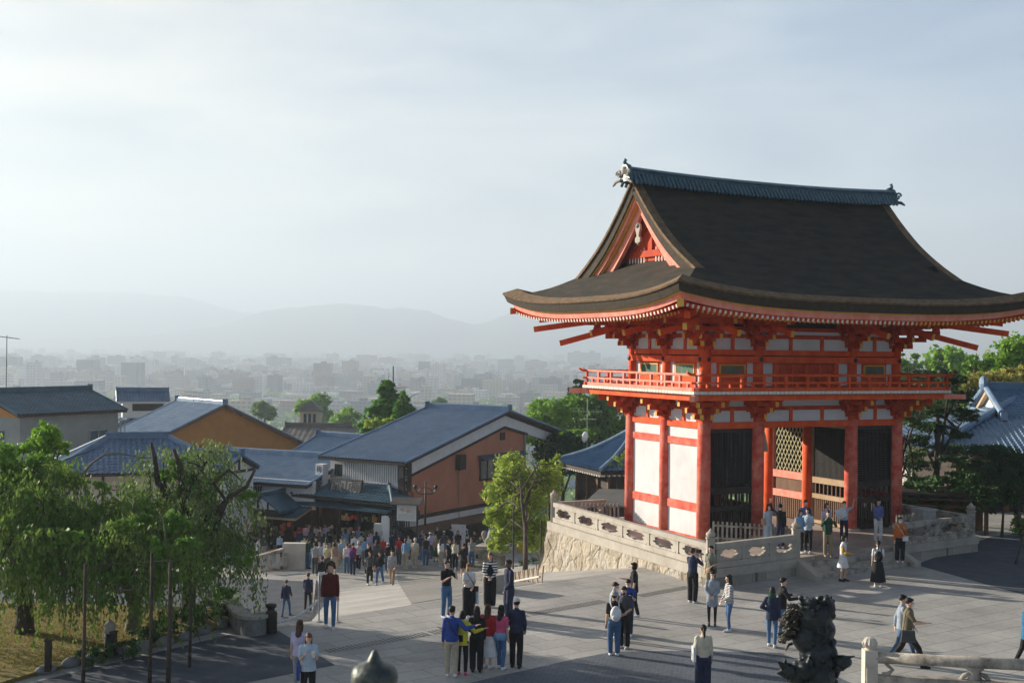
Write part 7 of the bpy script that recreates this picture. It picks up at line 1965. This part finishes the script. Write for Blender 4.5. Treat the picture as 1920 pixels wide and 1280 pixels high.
mb.build('mane',mat('sunlit_bronze',(.035,.033,.028),(.10,.09,.07),.5,9,.4,20,metal=.5),root,smooth=True)
mb=MB(); P=lambda x,y,dy=0: dp(x,y,dy)-O
mb.cap(P(1555,1245),P(1580,1238,-.15),.11,.085,10); mb.ell(P(1583,1240,-.15),(.11,.09,.09),12,8)
mb.cap(P(1585,1233,-.2),P(1603,1229,-.25),.035,.010,7); mb.cap(P(1582,1250,-.2),P(1594,1244,-.25),.04,.012,7); mb.cap(P(1572,1252,-.2),P(1582,1256,-.28),.05,.012,7)
mb.cap(P(1568,1255),P(1570,1268,-.1),.07,.02,8)
colobj('claw',remesh(mb,.012,2,'claw'),root,M_bronze)
mb=MB(); mb.cap(P(1490,1265,-.1),P(1478,1255,-.2),.13,.10,10); mb.ell(P(1476,1258,-.2),(.11,.10,.12),12,8); mb.cap(P(1468,1248,-.25),P(1459,1240,-.3),.05,.012,7); mb.cap(P(1472,1246,-.25),P(1473,1234,-.3),.04,.012,7); mb.cap(P(1466,1262,-.25),P(1457,1261,-.3),.04,.01,7)
mb.tube([P(1474,1268,-.25),P(1476,1276,-.3),P(1482,1278,-.32),P(1484,1272,-.3)],.013,6)
colobj('claw',remesh(mb,.012,2,'claw'),root,M_bronze)
mb=MB(); mb.box((0,0,-(O.z)/2-.1),(1.5,1.5,O.z-.2)); mb.box((0,0,-.12),(1.2,1.2,.28)); mb.build('pedestal',M_stone,root)
# stair post finial (nearest thing)
fpn=PY(702,1262,8.2); fr2=empty('stair_post',(fpn.x,fpn.y,fpn.z-1.2),0,'large dark bronze onion shaped finial of a stair post at the bottom edge','post')
mb=MB(); mb.lathe([(.07,1.06),(.10,1.075),(.135,1.105),(.153,1.14),(.158,1.175),(.153,1.21),(.137,1.24),(.105,1.262),(.068,1.277),(.046,1.292),(.034,1.315),(.024,1.34),(.012,1.357),(.002,1.362)],(0,0,0),36); mb.build('finial',M_bronze2,fr2,smooth=True)
mb=MB(); mb.lathe([(.12,0),(.12,.9),(.09,.95),(.07,1.0),(.08,1.062)],(0,0,0),24); mb.build('post_shaft',M_beige,fr2,smooth=True)
mb=MB(); mb.box((fpn.x,fpn.y-1.0,(fpn.z-1.2)/2-.02),(3,3.2,fpn.z-1.24)); tag(mb.build('stair_landing',M_stone),'stone stair landing under the camera, below the picture',None,None,'structure')
# drain channel covers
def drain(p0,p1,lab,m1=None):
    a=PZ(*p0);b=PZ(*p1); L=(b-a).length; n=int(L/.13); d=(b-a)/L; nn=Vector((-d.y,d.x,0))
    mb=MB(); mb.beam(a+Vector((0,0,.006)),b+Vector((0,0,.006)),.40,.006)
    o=mb.build('drain_channel',mat('drain_stone',(.27,.265,.25),(.33,.32,.30),.9,3)); tag(o,lab,'drain','drain covers crossing the forecourt')
    mb=MB()
    for k in range(n):
        if (k//9)%5==4: continue
        c=a+d*(k+.5)*L/n+Vector((0,0,.0115)); mb.beam(c-nn*.16,c+nn*.16,.055,.004)
    mb.build('slots',M_iron,o)
drain((611,1221),(800,1187),'slotted stone drain cover at the lower left of the forecourt'); drain((806,1186),(985,1152),'slotted stone drain cover passing behind the embracing row'); drain((992,1151),(1130,1126),'slotted stone drain cover right of the white capped man'); drain((1196,1117),(1290,1100),'slotted stone drain cover leading to the platform corner')
# rope barrier
def pole(px,py,h,lab,m=None,r=.022,z=0):
    p=PZ(px,py,z); mb=MB(); mb.tube([(0,0,0),(0,0,h)],r,8); mb.lathe([(.10,0),(.10,.02),(.03,.035)],(0,0,0),12); o=mb.build('barrier_pole',m or M_grey,None,p); return tag(o,lab,'pole')
pole(598,1165,1.35,'thin grey pole at the end of the bead rope, left of the curly haired man'); pole(633,1166,1.35,'thin grey pole just right of the curly haired man')
a=PZ(598,1165); a.z=.66
b_=PZ(519,1185); b_.z=.28
mb=MB()
N=15; pts=[]
for k in range(N+1):
    t=k/N; p=b_.lerp(a,t); p.z-=.14*math.sin(PI*t); pts.append(p)
for k in range(N): mb.cap(pts[k],pts[k].lerp(pts[k+1],.2),.045,.045,8)
mb.tube(pts,.008,5); tag(mb.build('rope_barrier',M_wpaint,smooth=True),'white beaded rope strung between the dark bollard and the thin pole','rope')
pb=PZ(508,1186); mb=MB(); mb.lathe([(.17,0),(.17,.55),(.15,.60),(.10,.63),(.09,.68),(.15,.74),(.15,.80),(.10,.82)],(0,0,0),18); tag(mb.build('bollard',M_dwood,None,pb,smooth=True),'dark round bollard with flared top at the end of the bead rope','bollard')
# curved stone bench wall
ctl=[PZ(500,1184),PZ(478,1190),PZ(458,1188),PZ(446,1179),PZ(439,1168),PZ(431,1157),PZ(424,1148)]
def crv(off,z0,z1):
    L_=[];n=len(ctl)
    for i_ in range((n-1)*5+1):
        t=i_/5; x=csp([(k,c.x) for k,c in enumerate(ctl)],t); y=csp([(k,c.y) for k,c in enumerate(ctl)],t); L_.append(Vector((x,y,0)))
    vs=[];fs=[]
    for k,p in enumerate(L_):
        d=(L_[min(k+1,len(L_)-1)]-L_[max(k-1,0)]).normalized(); nn=Vector((-d.y,d.x,0))
        for (s_,z_) in((-off,z0),(off,z0),(off,z1),(-off,z1)): vs.append((p.x+nn.x*s_,p.y+nn.y*s_,z_))
    m=len(L_)
    for k in range(m-1):
        for c in range(4): fs.append((k*4+c,k*4+(c+1)%4,(k+1)*4+(c+1)%4,(k+1)*4+c))
    fs+=[(0,1,2,3),((m-1)*4+3,(m-1)*4+2,(m-1)*4+1,(m-1)*4)]
    return MB().add(vs,fs)
bw_=crv(.15,0,.46).build('stone_bench',M_kerb); tag(bw_,'curved low stone wall between the garden and the dark bollard','wall')
crv(.21,.463,.56).build('coping',M_stoned,bw_)
# stone railing in the street at left
p0=PG(552,1066); p1=PG(462,1074); z0=p0.z
sr=empty('stone_railing',(p0.x,p0.y,z0),0,'short stone railing with square end post in the street at left','railing')
mb=MB(); mb.box((0,0,.72),(1.25,.5,1.45)); mb.box((-.31,-.255,.72),(.03,.02,1.4)); mb.build('end_post',M_beige,sr)
mb=MB(); d=Vector((p1.x-p0.x,p1.y-p0.y,0)); mb.beam((-.6,0,1.08),(d.x,d.y,.98),.28,.16); mb.beam((-.6,0,.12),(d.x,d.y,.1),.28,.2); mb.build('rail',M_stoned,sr)
for k in range(5):
    c=d*(k+1.2)/6.2; mb=MB(); mb.box((c.x,c.y,.58),(.20,.16,.80)); mb.build('rail_post',M_beige if k%2 else M_stoned,sr)
# lamp posts
def lamp(px,py,pyt,lab,kind,Y):
    p=PG(px,py) if Y is None else PY(px,py,Y); t=PY(px,pyt,p.y); h=t.z-p.z
    r=empty('street_lamp',p,0,lab,'lamp post')
    mb=MB(); mb.tube([(0,0,0),(0,0,h-(.0 if kind else .9))],[.07,.05],10); mb.build('pole',M_iron,r,smooth=True)
    if kind==0:
        MB().lathe([(.16,h-.9),(.19,h-.85),(.20,h-.1),(.16,h),(.05,h+.03)],(0,0,0),14).build('lamp_head',M_wpaint,r,smooth=True)
        mb=MB(); mb.tube([(math.cos(t_)*.085,math.sin(t_)*.085,.3+t_*.035) for t_ in [i*.35 for i in range(90)]],.03,5); mb.build('spiral_wrap',M_orange,r)
    else:
        mb=MB()
        for s in(-1,1):
            mb.tube([(0,0,h-.75),(s*.25,0,h-.80),(s*.5,0,h-.72),(s*.62,0,h-.5)],.035,6); mb.tube([(0,0,h-.35),(s*.3,0,h-.45),(s*.5,0,h-.72)],.025,6)
        mb.build('lamp_arms',M_iron,r)
        for s in(-1,1): MB().lathe([(.03,h-.5),(.10,h-.46),(.13,h-.30),(.05,h-.2)],(s*.64,0,0),10).build('lamp_head',M_iron,r,smooth=True)
lamp(717,1030,912,'slim street lamp with white cylindrical head and spiral wrapped base','x' and 0,None)
lamp(797,985,902,'black street lamp with twin curled arms before the terracotta wall',1,76)
# notice board with small roof
nb=PY(762,1012,75); r=empty('notice_board',nb,rad(-14),'white notice board under a little ribbed roof, right of the restaurant eaves','sign board')
zt_=PY(762,976,75).z-nb.z; z2=PY(762,945,75).z-nb.z
mb=MB(); mb.box((0,0,(zt_+z2)/2),(1.25,.08,z2-zt_)); bo=mb.build('board',M_wpaint,r)
mb=MB(); [mb.box((R.uniform(-.4,.4),-.046,z2-.25-R.uniform(0,.25)),(R.uniform(.05,.18),.008,.03)) for _ in range(26)]; mb.build('map_marks',cloth((.62,.40,.32)),bo)
mb=MB(); [mb.box((0,-.046,zt_+.12+k*.07),(1.0,.008,.012)) for k in range(5)]; mb.build('text_lines',cloth((.32,.34,.36)),bo)
for s in(-1,1): MB().box((s*.68,0,z2/2),(.1,.1,z2)).build('post',M_iron,r)
mb=MB(); mb.slab([(-.95,-.45,z2+.0),(.95,-.45,z2+.0),(.95,.3,z2+.32),(-.95,.3,z2+.32)],(0,0,.05)); 
for k in range(16): mb.beam((-.9+k*.12,-.46,z2+.07),(-.9+k*.12,.3,z2+.39),.05,.04)
mb.build('board_roof',M_metalroof,r)
# vertical slat gate and pale panels by the shop
q=PY(745,1020,76.5); mb=MB(); 
for k in range(9): mb.box((-.5+k*.16,0,.85),(.08,.05,1.7))
mb.box((.1,0,1.68),(1.5,.07,.08)); o=mb.build('slatted_gate',M_iron,None,q,rad(-20)); tag(o,'dark gate of vertical slats below the notice board','gate')
q=PY(725,1024,77); mb=MB(); mb.box((0,0,.9),(.55,.07,1.8)); tag(mb.build('shutter_panel',M_wpaint,None,q,rad(-20)),'pale upright panel between lamp post and slatted gate','panel')
q=PY(709,1028,77.5); mb=MB(); mb.box((0,0,.8),(.5,.3,1.6)); tag(mb.build('white_cabinet',mat('grey_cabinet',(.45,.47,.46),(.52,.54,.53),.6,3),None,q,rad(-20)),'pale grey cabinet standing left of the lamp post','cabinet')
q=PY(722,965,74.5); mb=MB(); mb.box((0,0,0),(.42,.05,.9)); mb.tube([(-.0,0,.5),(0,0,-2.2)],.02,6); tag(mb.build('banner',M_wpaint,None,(q.x,q.y,q.z-.5),rad(-10)),'narrow white banner beside the street lamp','banner')
# kimono on display
q=PG(693,1016); mb=MB(); mb.loft([(0,0,.25,.20,.12),(0,0,1.0,.18,.11),(0,0,1.5,.20,.10),(0,0,1.68,.10,.08)],14); mb.box((0,0,1.38),(1.05,.06,.42)); r_=mb.build('kimono_stand',cloth((.42,.30,.20)),None,(q.x,q.y,q.z+.25),rad(-15)); tag(r_,'brown kimono displayed on a stand under the shop eaves','kimono')
MB().lathe([(.205,.95),(.205,1.15)],(0,0,0),14).build('sash',cloth((.13,.02,.018)),r_)
# leaning display board and dog poster
q=PG(858,1034); r=empty('display_board',q,rad(-8),'tall white display board leaning back, with faint red marks','board')
M_=Matrix.Rotation(rad(-9),4,'X'); mb=MB(); mb.T=M_; mb.box((0,0,.95),(1.0,.05,1.75)); b1_=mb.build('board',M_wpaint,r)
mb=MB(); mb.T=M_; [mb.box((R.uniform(-.35,.35),-.03,R.uniform(.4,1.7)),(R.uniform(.03,.12),.01,.03)) for _ in range(18)]; mb.build('red_marks',cloth((.65,.10,.22)),b1_)
mb=MB(); mb.beam((-.4,.1,0),(-.4,.35,1.5),.04,.04); mb.beam((.4,.1,0),(.4,.35,1.5),.04,.04); mb.build('legs',M_iron,r)
q=PG(874,1030); r=empty('red_draped_table',q,0,'small table draped in dark red cloth with a white and black dog figure on it','table')
mb=MB(); mb.loft([(0,0,0,.62,.42),(0,0,.4,.52,.36),(0,0,.72,.42,.30),(0,0,.76,.40,.28)],16); mb.build('red_cloth',cloth((.13,.02,.018)),r)
o=MB(); o.loft([(0,0,0,.17,.16),(0,0,.2,.19,.17),(0,-.02,.42,.13,.12),(0,-.04,.5,.09,.09)],12); o.ell((0,-.08,.60),(.11,.14,.11),12,8); o.ell((0,-.2,.57),(.05,.07,.045),8,6)
for s in(-1,1): o.ell((s*.10,-.03,.62),(.03,.05,.09),8,6); o.cap((s*.07,-.10,.3),(s*.08,-.15,.02),.045,.04,8)
dg_=colobj('dog_figure',remesh(o,.018,2,'dog_figure'),None,mat('black_white_fur',(.02,.02,.02),(.75,.75,.73),.8,5,contrast=(.48,.52))); dg_.location=(q.x,q.y,q.z+.77); tag(dg_,'white and black dog figure sitting on the red draped table','dog figure')
# stone lion on pedestal
q=PG(922,1063); r=empty('stone_lion',q,rad(-20),'grey stone guardian lion sitting on a carved pedestal left of the yellow green tree','statue')
mb=MB(); mb.loft([(0,0,.0,.85,.7),(0,0,.15,.85,.7),(0,0,.18,.66,.52),(0,0,.75,.66,.52),(0,0,.8,.95,.8),(0,0,1.05,1.0,.85),(0,0,1.08,.8,.65),(0,0,1.15,.8,.65)],4) if False else None
for (w_,d_,z0_,z1_) in((1.9,1.6,0,.22),(1.3,1.05,.22,.80),(1.75,1.45,.80,.93),(2.1,1.8,.93,1.15),(1.7,1.4,1.15,1.27)): mb.box((0,0,(z0_+z1_)/2),(w_,d_,z1_-z0_))
for k in range(9): mb.box((-.85+k*.21,-.905,1.04),(.12,.03,.12))
mb.build('pedestal',M_stoned,r)
mb=MB(); z=1.27
mb.loft([(0,0,z,.38,.34),(0,0,z+.35,.36,.33),(.06,0,z+.8,.28,.27),(.14,0,z+1.15,.22,.22),(.18,0,z+1.45,.16,.16)],16)
mb.ell((.24,0,z+1.40),(.27,.25,.26),14,10); mb.ell((.46,0,z+1.32),(.13,.14,.12),10,8); mb.ell((.12,0,z+1.2),(.26,.28,.28),12,8)
mb.cap((-.30,0,z+.12),(-.50,0,z+.45),.14,.13,10); mb.ell((-.52,0,z+.62),(.15,.15,.19),10,8)
for s in(-1,1): mb.cap((.30,s*.14,z+.9),(.38,s*.15,z+.05),.11,.10,10); mb.ell((.46,s*.15,z+.06),(.15,.09,.07),10,6); mb.ell((-.05,s*.26,z+.25),(.32,.14,.26),12,8); mb.ell((.12,s*.2,z+1.62),(.05,.03,.09),8,6)
for k in range(24): a=k*.8; mb.ell((.06+.14*math.cos(a*1.7),.27*math.sin(a),z+1.1+.25*math.cos(a)),.06,8,6)
colobj('lion_body',remesh(mb,.025,2,'lion_body'),r,mat('weathered_grey_stone',(.20,.19,.16),(.34,.32,.28),.95,3,.5,16))
# low stone block in front
q=PG(935,1107); mb=MB(); mb.box((0,0,.25),(1.0,.35,.6)); tag(mb.build('stone_block',M_stone,None,q,rad(35)),'pale rough stone block between the striped cardigan and the navy outfit','stone')
# bamboo lattice fence along the slope edge
q0=PZ(1012,1094,-.15); q1=PG(958,1062)
A_=Vector((q0.x,q0.y,-.3)); B_=Vector((q0.x-2.5,q0.y+9.5,-2.6)); r=empty('bamboo_fence',A_,0,'low bamboo lattice fence running down beside the shrub and boulder wall','fence')
D_=B_-A_; mb=MB(); n=16
for k in range(n):
    c=D_*(k/n); 
    for s in(-1,1): mb.tube([c+Vector((0,0,-.6)),c+D_.normalized()*.45*s+Vector((0,0,.75))],.028,6)
mb.build('bamboo_stakes',M_lwood,r)
mb=MB()
for zz in(.05,.40): mb.tube([Vector((0,0,zz)),D_+Vector((0,0,zz))],.045,6)
mb.build('bamboo_rail',M_beige,r)
# bins, poles near the tree
q=PG(975,1052); mb=MB(); mb.lathe([(.16,.55),(.18,1.2),(.17,1.25)],(0,0,0),12); tag(mb.build('litter_bin',cloth((.55,.40,.05)),None,q,smooth=True),'small mustard yellow bin on a post under the yellow green tree','bin')
for (px,py,pt,lab) in((962,1066,950,'thin dark support pole left of the yellow green tree trunk'),(1014,1060,975,'thin dark pole between the tree and the boulder wall'),(1023,1052,985,'second thin dark pole nearest the boulder wall')):
    q=PG(px,py); t=PY(px,pt,q.y); mb=MB(); mb.tube([(0,0,0),(0,0,t.z-q.z)],.045,7); tag(mb.build('support_pole',M_iron,None,q),lab,'pole')
# television antenna and satellite dish on the pavilion side
q=PY(1101,808,88); r=empty('television_antenna',(q.x,q.y,q.z-.5),0,'pole with two television antennas and a white satellite dish above the pavilion','antenna')
mb=MB(); mb.tube([(0,0,-3),(0,0,2.9)],.03,6); mb.build('mast',M_grey,r)
for zz,hw in((1.9,1.0),(1.35,.6)):
    mb=MB(); mb.tube([(-hw,0,zz),(hw,0,zz)],.022,5)
    for k in range(12): x=-hw+k*hw*2/11; mb.tube([(x,-.3,zz+.02),(x,.3,zz+.02)],.012,4)
    mb.build('antenna_bar',M_grey,r)
mb=MB(); mb.T=Matrix.Translation((-.18,-.1,.1))@Matrix.Rotation(rad(-62),4,'Z')@Matrix.Rotation(rad(80),4,'X'); mb.lathe([(.02,.10),(.2,.06),(.38,.0),(.40,-.02),(.38,-.03),(.2,.03),(.02,.07)],(0,0,0),20); mb.build('satellite_dish',M_wpaint,r,smooth=True)
q=PY(737,725,118); mb=MB(); mb.tube([(0,0,-6),(0,0,2.0)],.06,6); tag(mb.build('lightning_rod',M_iron,None,q),'thin dark mast rising behind the tall conifer','mast')
q=PY(363,752,112); mb=MB(); mb.tube([(0,0,-.9),(0,0,.9)],.03,5); mb.tube([(-.8,0,.85),(.8,0,.8)],.025,5); mb.tube([(-.5,0,.5),(.5,0,.45)],.02,5); tag(mb.build('television_antenna',M_grey,None,q),'small television antenna above the ochre hall ridge','antenna')
# garden props
for (px,py,pt,lab,m,rr_) in((155,1300,1058,'leftmost bamboo prop pole in front of the weeping trees',M_trunk,.042),(280,1290,1036,'pale prop pole in front of the pale tree trunk',M_trunk,.042),(315,1290,1055,'prop pole just right of the pale tree trunk',M_trunk,.05),(355,1250,1090,'thin short prop pole right of the others',M_trunk,.035)):
    q=PZ(px,py); t=PY(px,pt,q.y); mb=MB(); mb.tube([(0,0,0),(.02,0,t.z*.5),(0,.05,t.z)],[rr_*1.2,rr_,rr_*.8],8); tag(mb.build('prop_pole',m,None,q,smooth=True),lab,'pole')
for (a_,b2_,lab) in(((135,1062,30.5),(322,1050,30.5),'upper horizontal prop bar lashed across the poles'),((140,1110,30.4),(318,1102,30.6),'lower horizontal prop bar lashed across the poles')):
    mb=MB(); p=PY(*a_);q=PY(*b2_); mb.tube([p,q],.02,7); tag(mb.build('prop_bar',M_trunkg,None),lab,'pole')
q=PZ(205,1226,.1); r=empty('garden_light',q,0,'stubby garden light with pale domed cap beside the front bushes','light post')
MB().lathe([(.13,0),(.13,.55)],(0,0,0),14).build('post',M_iron,r,smooth=True); MB().lathe([(.14,.55),(.145,.70),(.12,.80),(.04,.86)],(0,0,0),14).build('domed_cap',M_stone,r,smooth=True)
for (px,py,h_,lab) in((90,1258,.75,'short dark bollard at the front left of the garden'),(302,1180,.5,'short dark post behind the prop poles'),(213,1228,.6,'dark square post touching the domed garden light')):
    q=PZ(px,py,.1); mb=MB(); mb.box((0,0,h_/2),(.13,.13,h_)); mb.box((0,0,h_),(.17,.17,.04)); tag(mb.build('garden_post',M_dwood,None,q),lab,'post')
# grey box on the right balustrade
v=GCEN+e1*4.6+e2*(-4.7); mb=MB(); mb.box((0,0,.5),(.7,.6,1.0)); mb.box((0,0,1.03),(.8,.7,.08)); tag(mb.build('metal_cabinet',M_grey,None,(v.x,v.y,.6),A27),'grey metal cabinet behind the right balustrade of the gate','cabinet')
